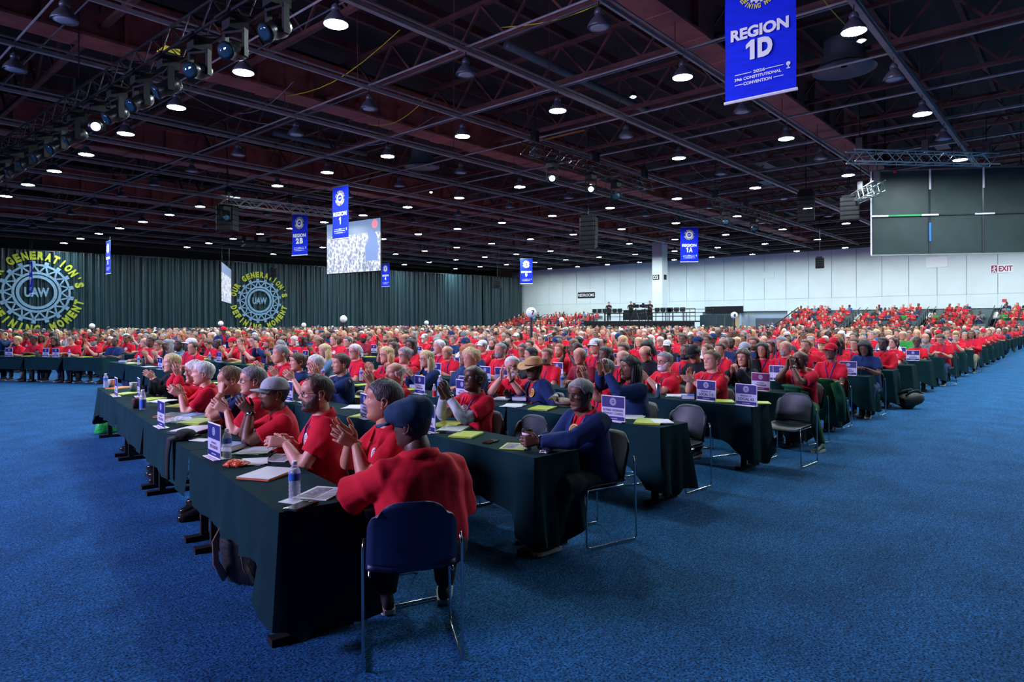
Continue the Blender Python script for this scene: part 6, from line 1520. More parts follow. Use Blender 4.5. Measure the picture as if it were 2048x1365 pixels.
SPEC = [   # row, px, pose, build, long sleeves, attributes
    (1, 560, 'clapping', 'broad', False, dict(skin=1, hair=('short', 'grey'), shirt='red', lanyard=True)),
    (2, 925, 'upright', 'woman', True, dict(skin=3, hair=('curly', 'orange'), shirt='navy', lanyard=False)), (2, 958, 'leaning', 'stout', True, dict(skin=1, hair=('curly', 'blond'), shirt='navy', lanyard=False)),
    (2, 852, 'clapping', 'woman', False, dict(skin=0, hair=('long', 'blond'), shirt='navy', jacket='navy', emblem='gold', glasses=True, lanyard=False)), (2, 808, 'clapping', 'woman', False, dict(skin=0, hair=('bun', 'grey'), shirt='red', glasses=True)),
    (2, 772, 'clapping', 'woman', True, dict(skin=0, hair=('bob', 'blond'), shirt='red', glasses=True)), (2, 708, 'listening', 'broad', False, dict(skin=0, hair=('short', 'white'), shirt='red', glasses=True, lanyard=True)), (2, 648, 'clapping', 'woman', True, dict(skin=1, hair=('long', 'blond'), shirt='denim', lanyard=False)),
    (2, 1205, 'high clapping', 'broad', False, dict(skin=2, hair=('short', 'grey'), shirt='red', glasses=True, lanyard=True)),
    (3, 1092, 'listening', 'broad', False, dict(skin=1, hair=('short', 'light brown'), shirt='red', beard=('goatee', 'brown'))), (3, 1055, 'upright', 'woman', False, dict(skin=1, hair=('long', 'black'), shirt='black', lanyard=False)), (3, 1000, 'listening', 'broad', False, dict(skin=1, hair=('crew', 'grey'), shirt='red', beard=('full', 'grey'))),
    (3, 905, 'leaning', 'slim', False, dict(skin=1, hair=('bald', 'grey'), shirt='red')), (3, 872, 'upright', 'slim', False, dict(skin=0, hair=('short', 'white'), shirt='red')), (3, 1172, 'leaning', 'slim', False, dict(skin=1, hair=('bald', 'grey'), shirt='maroon', lanyard=True)), (3, 1205, 'upright', 'woman', False, dict(skin=4, hair=('braids', 'black'), shirt='red')), (3, 1240, 'upright', 'slim', False, dict(skin=0, hair=('bald', 'light brown'), shirt='red')),
    (4, 1398, 'head-down', 'slim', False, dict(skin=1, hair=('short', 'black'), shirt='black', hat=('cap', 'black'), lanyard=False)), (4, 1150, 'high clapping', 'broad', False, dict(skin=5, hair=('crew', 'black'), shirt='red', lanyard=True)), (4, 1118, 'listening', 'broad', False, dict(skin=0, hair=('short', 'ginger'), shirt='red', beard=('full', 'ginger'))), (4, 1190, 'listening', 'slim', False, dict(skin=0, hair=('short', 'grey'), shirt='red', hat=('cap', 'white'))),
    (4, 1298, 'head-down', 'slim', True, dict(skin=1, hair=('bald', 'brown'), shirt='black', lanyard=False)), (4, 1368, 'upright', 'broad', False, dict(skin=3, hair=('crew', 'black'), shirt='red', beard=('full', 'black'), glasses=True, emblem='white')), (4, 1245, 'clapping', 'broad', False, dict(skin=1, hair=('short', 'brown'), shirt='red')),
    (5, 1568, 'upright', 'broad', False, dict(skin=1, hair=('bald', 'grey'), shirt='red', beard=('goatee', 'grey'), lanyard=True)), (5, 1524, 'listening', 'woman', False, dict(skin=2, hair=('bob', 'black'), shirt='red')), (5, 1500, 'leaning', 'slim', False, dict(skin=3, hair=('crew', 'black'), shirt='black', hat=('cap', 'lightgrey'), lanyard=False)), (5, 1440, 'listening', 'slim', False, dict(skin=1, hair=('short', 'brown'), shirt='red')), (5, 1410, 'upright', 'woman', False, dict(skin=0, hair=('bun', 'light brown'), shirt='red')),
    (6, 1733, 'head-down', 'stout', False, dict(skin=4, hair=('bob', 'black'), shirt='navy', lanyard=False)), (6, 1668, 'listening', 'stout', False, dict(skin=4, hair=('braids', 'black'), shirt='red', hat=('wrap', 'red'), lanyard=True)), (6, 1612, 'chin-resting', 'broad', False, dict(skin=1, hair=('short', 'light brown'), shirt='red')), (6, 1538, 'upright', 'woman', False, dict(skin=1, hair=('long', 'brown'), shirt='red')), (6, 1560, 'upright', 'woman', False, dict(skin=1, hair=('long', 'grey'), shirt='red')), (6, 1508, 'listening', 'slim', True, dict(skin=1, hair=('short', 'brown'), shirt='navy', beard=('full', 'brown'), glasses=True, lanyard=False)),
    (7, 1646, 'listening', 'broad', False, dict(skin=1, hair=('short', 'ginger'), shirt='red', beard=('long', 'blond'), hat=('cap', 'red'), lanyard=True)), (7, 1708, 'upright', 'slim', False, dict(skin=1, hair=('short', 'brown'), shirt='red', lanyard=True)), (8, 1785, 'upright', 'woman', False, dict(skin=0, hair=('ponytail', 'brown'), shirt='red', lanyard=True)),
    (10, 1888, 'head-down', 'slim', False, dict(skin=1, hair=('short', 'brown'), shirt='red', lanyard=True)), (10, 1850, 'listening', 'broad', True, dict(skin=1, hair=('bald', 'brown'), shirt='grey', beard=('full', 'grey'), lanyard=False)), (10, 1775, 'listening', 'slim', True, dict(skin=3, hair=('bald', 'black'), shirt='grey', lanyard=False)), (11, 1805, 'listening', 'broad', True, dict(skin=1, hair=('bald', 'grey'), shirt='green', lanyard=False)),
    (13, 1972, 'listening', 'broad', True, dict(skin=3, hair=('crew', 'black'), shirt='red', trousers='khaki', lanyard=True)), (13, 1930, 'listening', 'broad', False, dict(skin=1, hair=('short', 'grey'), shirt='red')),
]
rr = random.Random(21); ppl = []; chairs_near = []
EMPTY = [(1, 1025), (2, 1350), (3, 1575), (1, 712), (1, 905)]     # chairs that stand empty
for k, px in EMPTY:
    r = RW[('right', k)]; y = r.y_of_px(px, .80); TAKEN.append((k, y)); p = r.p(y, .80 if k != 3 else .78)
    make_chair(p, rz_of(-r.nb) , 'empty blue plastic chair, %s, %s' % (r.word, {1025: 'left of the coffee drinker', 1350: 'at the aisle end', 1575: 'at the aisle end', 712: 'behind the front row glasses wearer', 905: 'behind the flat cap'}[px]), M_SHELL)
for k, px, pose, build, lg, a in SPEC:
    r = RW[('right', k)]; y = max(.1, r.y_of_px(px, .68)); TAKEN.append((k, y)); ppl.append((r, y, pose, build, lg, a, True))
for r in ROWS:
    n = int(r.L / .63); st = r.L / n
    for j in range(n):
        y = st * (j + .5)
        if r.block == 'right':
            if any(k == r.k and abs(y - ty) < .5 for k, ty in TAKEN): continue
            if r.k <= 1 or (r.k in (2, 3) and y < 1.2): continue
            if r.k >= 16 and rr.random() < .06: continue
        elif rr.random() < .05: continue
        a, pose, build, lg = rand_person(rr)
        ppl.append((r, y + rr.uniform(-.05, .05), pose, build, lg, a, False))
far = []; cand = []
for it in ppl:
    r, y, pose, build, lg, a, sp = it
    p = r.p(y, .76); x, py, d = proj((p.x, p.y, 1.25))
    if d < 1 or not (-30 < x < 2078): continue
    cand.append((0 if sp else d, it, p))
cand.sort(key=lambda t: t[0])
N_IND = 300 - len(HERO_SEATS) - 13
seatn = {}; ORDER = {}
for i, (d, it, p) in enumerate(cand):
    r, y, pose, build, lg, a, sp = it
    v = STAGE - p; v.normalize(); f = (-r.nb * .5 + v * .5).normalized(); rz = rz_of(f) + rr.uniform(-.16, .16)
    if i < N_IND:
        fg = fig(pose, build, lg and not a.get('jacket')); seatn.setdefault((r.block, r.k), []).append(y)
        lb = describe(a, pose)
        PE = person(fg, p, rz, lb, group='seated delegates', scale=rr.uniform(.96, 1.05), shoes=None if p.dot(FW) < 30 else False, badge=p.dot(FW) < 16, collar=p.dot(FW) < 18, **a); ORDER.setdefault((r.block, r.k), []).append((y, PE, None))
        if (p.dot(FW) < 14) or (r.block == 'right' and y < .7): ORDER[(r.block, r.k)][-1] = (y, PE, make_chair(p + f * 0.06, rz, 'chair', M_SHELL))
    else: far.append((p, rz, a, pose, rr.random()))
for (b_, k_), L_ in ORDER.items():
    L_.sort(key=lambda t: t[0])
    for i, (y, pe, ch) in enumerate(L_):
        pe['label'] = '%s, %s, %s along' % (pe['label'], RW[(b_, k_)].word.replace(' of the ', ' of '), ordw(i))
        if ch: ch['label'] = 'blue plastic chair, %s, under the %s delegate along' % (RW[(b_, k_)].word, ordw(i))
# bleacher people
for x, y0, y1, z in BLEACH_ROWS:
    y = y0
    while y > y1:
        if rr.random() < .74:
            a, pose, build, lg = rand_person(rr); q = V((x, y, z)); 
            if -30 < proj(q)[0] < 2080: far.append((q, rz_of((-1, rr.uniform(-.3, .6))), a, pose, rr.random()))
        y -= .62
print('individuals', min(N_IND, len(cand)), 'far', len(far))
# everyone farther off: one mesh of small seated figures
def far_template(pose, fem, long_hair, hat):
    mb = MB(); n = 8
    def rg(z, rx, ry, y): return [V((rx * math.sin(a), y + ry * math.cos(a), z)) for a in np.linspace(0, 2 * PI, n, endpoint=False)]
    mb.k = 0; mb.loft([rg(.45, .19, .14, .02), rg(.62, .19, .15, .03), rg(.85, .19, .13, .03), rg(1.0, .19, .09, .02), rg(1.07, .07, .06, .02)])
    W = {'clapping': .98, 'high clapping': 1.13}.get(pose, .80); sp = .05 if W > .9 else .12
    for s in (-1, 1):
        S = V((s * .2, .02, .99)); E = V((s * .24, .13, .78)); Wt = V((s * sp, .36, W))
        mb.k = 0; mb.tube([V((s * .12, .02, 1.0)), S, S.lerp(E, .75)], [.07, .075, .07], 6)
        mb.k = 1; mb.tube([S.lerp(E, .7), E, Wt], [.045, .045, .03], 5); mb.tube([Wt, Wt + V((-s * .02, .04, .09 if W > .9 else .02)), Wt + V((-s * .03, .08, .17 if W > .9 else .03))], [.03, .045, .02], 5)
        mb.k = 3; K = V((s * .13, .43, .5)); mb.tube([V((s * .09, .02, .5)), K, V((s * .13, .40, .06))], [.09, .075, .055], 6)
    mb.k = 1; mb.tube([V((0, .02, 1.03)), V((0, .04, 1.14))], .055, 6)
    mb.loft([rg(1.075, .035, .05, .09), rg(1.10, .058, .075, .06), rg(1.14, .070, .09, .055), rg(1.19, .077, .096, .05), rg(1.25, .080, .098, .045), rg(1.30, .065, .075, .04), rg(1.33, .02, .02, .04)])
    mb.sphere((0, .155, 1.19), (.014, .02, .024), 5, 4)
    mb.k = 2
    if hat: mb.loft([rg(1.24, .092, .112, .045), rg(1.29, .086, .105, .045), rg(1.33, .06, .07, .04), rg(1.345, .01, .01, .04)]); mb.box((0, .18, 1.245), (.14, .10, .012))
    else:
        hr = [rg(1.14, .074, .05, .0), rg(1.19, .084, .066, .0), rg(1.25, .090, .098, .02), rg(1.31, .078, .092, .03), rg(1.345, .03, .03, .035)]; mb.loft(hr)
    if long_hair: mb.loft([rg(1.02, .09, .04, -.03), rg(1.10, .105, .06, -.02), rg(1.2, .095, .075, -.005), rg(1.28, .08, .07, 0)])
    v = np.array([tuple(p) for p in mb.v]); f3 = []
    for f in mb.f: f3.append(f)
    return v, mb.f, np.array(mb.mi)
FT = {}
far_sub = [p for p in far]
VS, FS, CS = [], [], []; o = 0
for p, rz, a, pose, q in far_sub:
    k = (pose if pose in ('clapping', 'high clapping') else 'rest', False, a['hair'][0] in ('long', 'bob', 'braids', 'ponytail'), bool(a.get('hat')))
    if k not in FT: FT[k] = far_template(*k)
    v, f, mi = FT[k]; c, s = math.cos(rz), math.sin(rz); sc = .97 + .08 * q; ln = (q - .5) * .16
    vv = v * sc; x = vv[:, 0] + ln * (vv[:, 2] - .5); y = vv[:, 1]
    w = np.stack([x * c - y * s + p.x, x * s + y * c + p.y, vv[:, 2] + p.z], 1); VS.append(w); FS += [tuple(i + o for i in g_) for g_ in f]; o += len(v)
    pal = np.array([CLOTH[a.get('jacket') or a['shirt']], SKINS[a['skin']], CLOTH[a['hat'][1]] if a.get('hat') else (HAIRC[a['hair'][1]] if a['hair'][0] != 'bald' else SKINS[a['skin']]), CLOTH[a['trousers']]])
    CS.append(pal[mi])
VS = np.vstack(VS); CS = np.vstack(CS)
me = bpy.data.meshes.new('far_delegates'); me.from_pydata(VS.tolist(), [], FS); me.polygons.foreach_set('use_smooth', [True] * len(FS))
ca = me.color_attributes.new('tint', 'FLOAT_COLOR', 'CORNER'); ls = np.repeat(CS, np.array([len(f) for f in FS]), axis=0)
ca.data.foreach_set('color', np.hstack([ls, np.ones((len(ls), 1))]).astype(np.float32).ravel())
me.materials.append(mat('far_delegate_colours', (1, 1, 1), 0.75, tint=True)); me.update()
fo = link('far_delegates', me); tag(fo, 'mass of seated delegates mostly in red filling the hall to the walls', 'crowd', kind='stuff')
# far tables under the far crowd, too small to tell apart
mb = MB()
for r in ROWS:
    if r.block in ('rear left', 'last') or r.k > 18 or (r.block == 'far left' and r.k > 3):
        R_ = MX.Rotation(r.rz, 4, 'Z'); R_.translation = r.S
        mb.box((TW / 2, r.L / 2, .55), (TW, r.L, .40), M=R_)
o = part('far_tables', mb, M_TABLECL); tag(o, 'far rows of cloth covered tables among the seated crowd', 'tables', kind='stuff')
# ------------------------------------------------------------------ things on the tables
M_CLEAR = mat('clear_plastic', (0.75, 0.85, 0.95), 0.08, alpha=0.38, bump=0.5, bscale=45)
M_BAG = mat('crumpled_clear_bag', (0.7, 0.78, 0.8), 0.15, alpha=0.4, bump=1.0, bscale=30)
M_BLUELAB = mat('blue_label', (0.03, 0.16, 0.62), 0.4)
M_CARDBLUE = mat('card_blue', (0.005, 0.009, 0.15), 0.5)
M_CARDMAR = mat('card_maroon', (0.16, 0.01, 0.12), 0.35)
M_CARDWHITE = mat('card_pale_band', (0.50, 0.54, 0.72), 0.5)
M_PAPER = mat('white_paper', (0.70, 0.75, 0.76), 0.7)
M_LIME = mat('lime_folder', (0.42, 0.56, 0.03), 0.55)
M_ORANGEF = mat('orange_folder', (0.75, 0.16, 0.03), 0.55)
M_DFOLD = mat('dark_folder', (0.03, 0.045, 0.06), 0.5)
M_BOOK = mat('blue_book_cover', (0.02, 0.09, 0.40), 0.4)
M_GREYPRINT = mat('grey_print', (0.16, 0.13, 0.2), 0.7, var=0.9, scale=40)
M_CUPW = mat('white_paper_cup', (0.78, 0.78, 0.75), 0.6)
M_CUPBR = mat('brown_cup_sleeve', (0.20, 0.055, 0.045), 0.7)
M_SILVER = mat('silver_can', (0.5, 0.55, 0.6), 0.25, 0.9)
M_SNACK = mat('orange_snack_bag', (0.70, 0.10, 0.03), 0.25, var=0.3, scale=30, bump=0.8, bscale=40)
M_FOIL = mat('crumpled_foil', (0.6, 0.62, 0.65), 0.2, 0.9, bump=1.0, bscale=60)
M_PHONE = mat('phone_glass', (0.012, 0.02, 0.022), 0.12)
M_GREENBAG = mat('green_plastic_bag', (0.02, 0.42, 0.07), 0.4, bump=0.6, bscale=25)
M_BACKPACK = mat('black_backpack', (0.012, 0.012, 0.014), 0.6, bump=0.3, bscale=40)
M_STRAP = mat('pale_brown_strap', (0.30, 0.20, 0.17), 0.7)
_IT = {}
def kit(kind):
    """list of (part name, mesh); the first part is the thing's main body"""
    if kind in _IT: return _IT[kind]
    L = []
    def A(n, mb, m, s=True): L.append((n, mb.mesh(n, m, s)))
    if kind == 'water_bottle':
        q = MB(); q.lathe([(.004, .002), (.030, 0), (.0325, .008)] + [(.0325 - .0025 * (i % 2), .015 + .011 * i) for i in range(9)] + [(.0325, .118), (.0325, .150), (.031, .160), (.022, .182), (.0135, .194), (.0135, .200)], n=20); A('bottle_body', q, M_CLEAR)
        q = MB(); q.lathe([(.0331, .112), (.0331, .150)], n=20, cap=False); A('label_band', q, M_BLUELAB)
        q = MB(); q.lathe([(.0155, .196), (.0155, .213), (.013, .215), (.001, .215)], n=16); A('cap', q, M_WHITE)
    elif kind == 'soda_bottle':
        q = MB(); q.lathe([(.004, .002), (.030, 0), (.033, .02), (.033, .13), (.030, .15), (.015, .19), (.0135, .2)], n=16); A('bottle_body', q, M_CLEAR)
        q = MB(); q.lathe([(.0337, .02), (.0337, .11)], n=16, cap=False); A('label_band', q, M_BLUELAB)
        q = MB(); q.lathe([(.0155, .196), (.0155, .215), (.001, .216)], n=12); A('cap', q, M_WHITE)
    elif kind == 'paper_cup':
        q = MB(); q.lathe([(.002, .004), (.030, .002), (.031, 0), (.043, .105), (.0455, .108), (.043, .11), (.040, .104), (.030, .02), (.002, .018)], n=18); A('cup', q, M_CUPW)
    elif kind == 'coffee_cup':
        q = MB(); q.lathe([(.002, .002), (.030, 0), (.0415, .135), (.03, .137), (.001, .137)], n=22); A('cup', q, M_CUPW)
        q = MB(); q.lathe([(.0325, .022), (.0405, .112)], n=22, cap=False); A('sleeve', q, M_CUPBR)
        q = MB(); q.lathe([(.043, .130), (.0445, .136), (.043, .142), (.040, .146), (.039, .156), (.034, .158), (.032, .152), (.001, .152)], n=22); A('lid', q, M_BLACK)
    elif kind == 'can':
        q = MB(); q.lathe([(.002, .003), (.024, 0), (.031, .01), (.031, .135), (.026, .147), (.025, .150), (.023, .146), (.001, .146)], n=18); A('can_body', q, M_SILVER)
    elif kind == 'tumbler':
        q = MB(); q.lathe([(.002, 0), (.034, 0), (.036, .01), (.036, .17), (.03, .18), (.001, .18)], n=16); A('flask', q, M_DFOLD)
        q = MB(); q.lathe([(.028, .18), (.028, .215), (.02, .22), (.001, .22)], n=14); A('lid', q, M_BLACK)
    elif kind == 'folder':
        q = MB(); q.box((0, 0, .004), (.235, .31, .008)); A('cover', q, M_LIME, False); q = MB(); q.box((.004, .0, .0095), (.225, .295, .003)); q.k = 0; A('sheets', q, M_PAPER, False); q = MB(); q.box((0, 0, .013), (.235, .31, .004), .03); A('top_cover', q, M_LIME, False)
    elif kind == 'dark_folder':
        q = MB(); q.box((0, 0, .008), (.24, .32, .016)); A('cover', q, M_DFOLD, False); q = MB(); q.box((.005, 0, .019), (.22, .29, .006), .05); A('sheets', q, M_PAPER, False)
    elif kind == 'papers':
        for i in range(4): q = MB(); q.box((.012 * (i % 2), .01 * (i % 3), .0015 + .002 * i), (.216, .28, .0018), -.12 + .11 * i); A('sheet', q, M_PAPER, False)
    elif kind == 'brochure':
        q = MB(); q.box((0, 0, .003), (.22, .28, .006)); A('pages', q, M_PAPER, False); q = MB(); q.add([(-.09, -.12, .0066), (.02, -.12, .0066), (.02, .11, .0066), (-.09, .11, .0066)], [(0, 1, 2, 3)]); A('printed_picture', q, M_GREYPRINT, False)
        q = MB(); [q.add([(.03, y, .0066), (.10, y, .0066), (.10, y + .008, .0066), (.03, y + .008, .0066)], [(0, 1, 2, 3)]) for y in np.arange(-.12, .11, .02)]; A('printed_lines', q, M_GREYPRINT, False)
    elif kind == 'book':
        q = MB(); q.box((0, 0, .022), (.152, .222, .036)); A('pages', q, M_PAPER, False); q = MB(); q.box((-.002, 0, .0425), (.16, .23, .004)); q.box((-.002, 0, .002), (.16, .23, .004)); q.box((-.08, 0, .022), (.004, .23, .044)); A('cover', q, M_BOOK, False)
    elif kind == 'phone':
        q = MB(); q.box((0, 0, .005), (.075, .155, .008)); A('phone_case', q, M_PHONE, False); q = MB(); q.box((0, 0, .0095), (.069, .148, .001)); A('glass', q, M_PHONE, False); q = MB(); q.lathe([(.012, .0095), (.012, .0115), (.001, .0115)], (-.018, .055, 0), 12); q.lathe([(.012, .0095), (.012, .0115), (.001, .0115)], (.012, .055, 0), 12); A('camera_lens', q, M_BLACKM)
    elif kind == 'notepad':
        q = MB(); q.box((0, 0, .003), (.11, .16, .006)); A('pages', q, M_PAPER, False)
    elif kind == 'pen':
        q = MB(); q.tube([(-.07, 0, .006), (.06, 0, .006), (.075, 0, .006)], [.005, .005, .001], 8); A('pen_barrel', q, M_BLACK); q = MB(); q.tube([(-.07, 0, .012), (-.03, 0, .012)], .0015, 5); A('clip', q, M_CHROME)
    elif kind == 'snack':
        r = random.Random(4); q = MB(); rings = []
        for i in range(9):
            x = -.075 + .15 * i / 8; h = .028 * math.sin(PI * min(1, max(0, (i) / 8))) ** .6 + .004; rings.append([V((x, (.055 - .006 * math.sin(i * 2)) * math.cos(a), .012 + h * math.sin(a) * (1 + .25 * r.uniform(-1, 1)))) for a in np.linspace(0, 2 * PI, 12, endpoint=False)])
        q.loft(rings); A('packet', q, M_SNACK)
    elif kind in ('clear_bag', 'foil'):
        r = random.Random(5); s = 1 if kind == 'clear_bag' else .38; q = MB(); rings = []
        for i in range(10):
            t = i / 9; x = (-.17 + .34 * t) * s; h = .045 * math.sin(PI * t) ** .5 * s + .003; rings.append([V((x, (.09 + .02 * r.uniform(-1, 1)) * s * math.cos(a), .6 * h + h * math.sin(a) * (1 + .5 * r.uniform(-1, 1)) * .6)) for a in np.linspace(0, 2 * PI, 14, endpoint=False)])
        q.loft(rings); A('wrapping', q, M_BAG if s == 1 else M_FOIL, s != 1)
    _IT[kind] = L; return L
def item(kind, name, pos, rz, label, cat, mats=None, group=None, scale=1.0):
    e = empty(name, pos, rz); tag(e, label, cat, group); e.scale = (scale,) * 3
    for i, (n, m) in enumerate(kit(kind)): link(n, m, e, None, [mats[i]] if mats and i < len(mats) and mats[i] else None)
    return e
TZ_ = TH + .006
def card_kit(variant):
    k = 'card_' + variant
    if k not in _IT:
        w, h = .275, .245; L = []; ux, uy = V((0, -1, 0)), V((0, 0, 1)); nn = V((-1, 0, 0))      # face looks along -x
        q = MB(); q.box((0, 0, h / 2 + .004), (.006, w, h)); L.append(('acrylic_panel', q.mesh('acrylic_panel', M_WHITE)))
        q = MB(); q.box((.0, 0, .002), (.09, w * .9, .004)); L.append(('foot', q.mesh('foot', M_WHITE)))
        bl = M_CARDMAR if variant == 'maroon' else M_CARDBLUE; o = V((-.0045, 0, 0)); c = lambda z: V((-.0045, 0, z))
        def quad(y, za, zb, d): 
            q = MB(); q.box((-.0035 - d / 2, 0, (za + zb) / 2), (d, y, zb - za)); return q
        L.append(('top_band', quad(w - .012, h * .55, h - .004, .001).mesh('top_band', bl)))
        L.append(('name_band', quad(w - .012, h * .20, h * .55, .001).mesh('name_band', M_CARDWHITE)))
        L.append(('bottom_band', quad(w - .012, .010, h * .20, .001).mesh('bottom_band', bl)))
        q = MB(); cc = V((-.0056, 0, h * .78))
        if variant.startswith('txt'): emblem(q, cc, ux, uy, .036, False, 0, 0, .0004); 
        else: ring(q, cc, ux, uy, .013, .019, 14); ring(q, cc, ux, uy, .024, .031, 16); ring(q, cc, ux, uy, 0, .008, 8)
        L.append(('emblem', q.mesh('emblem', M_CARDWHITE)))
        if variant.startswith('txt'):
            a, b = variant[3:].split('|'); q = MB()
            if a == 'RETIRED WORKERS': put_text(q, a, V((-.0056, 0, h * .44)), .021, ux, uy, .03, w * .86); put_text(q, b, V((-.0056, 0, h * .31)), .021, ux, uy, .03, w * .86)
            else: put_text(q, a, V((-.0056, 0, h * .46)), .019, ux, uy, .035, w * .52); put_text(q, b, V((-.0056, 0, h * .315)), .032, ux, uy, .04, w * .74)
            L.append(('lettering', q.mesh('lettering', M_DFOLD)))
        else:
            q = MB(); q.box((-.0052, 0, h * .44), (.0006, w * .4, .014)); q.box((-.0052, 0, h * .32), (.0006, w * .62, .024)); L.append(('printed_line', q.mesh('printed_line', M_GREYPRINT)))
        q = MB(); q.box((-.0052, 0, h * .115), (.0006, w * .36, .006)); L.append(('small_print', q.mesh('small_print', M_CARDWHITE)))
        _IT[k] = L
    return _IT[k]
def card(variant, pos, rz, label, group=None):
    e = empty('name_card', pos, rz); tag(e, label, 'sign', group)
    for n, m in card_kit(variant): link(n, m, e)
    return e
def rowrz(k): return RW[('right', k)].rz
def T(px, py): return at(px, py, TZ_)
z0r = rowrz(0)
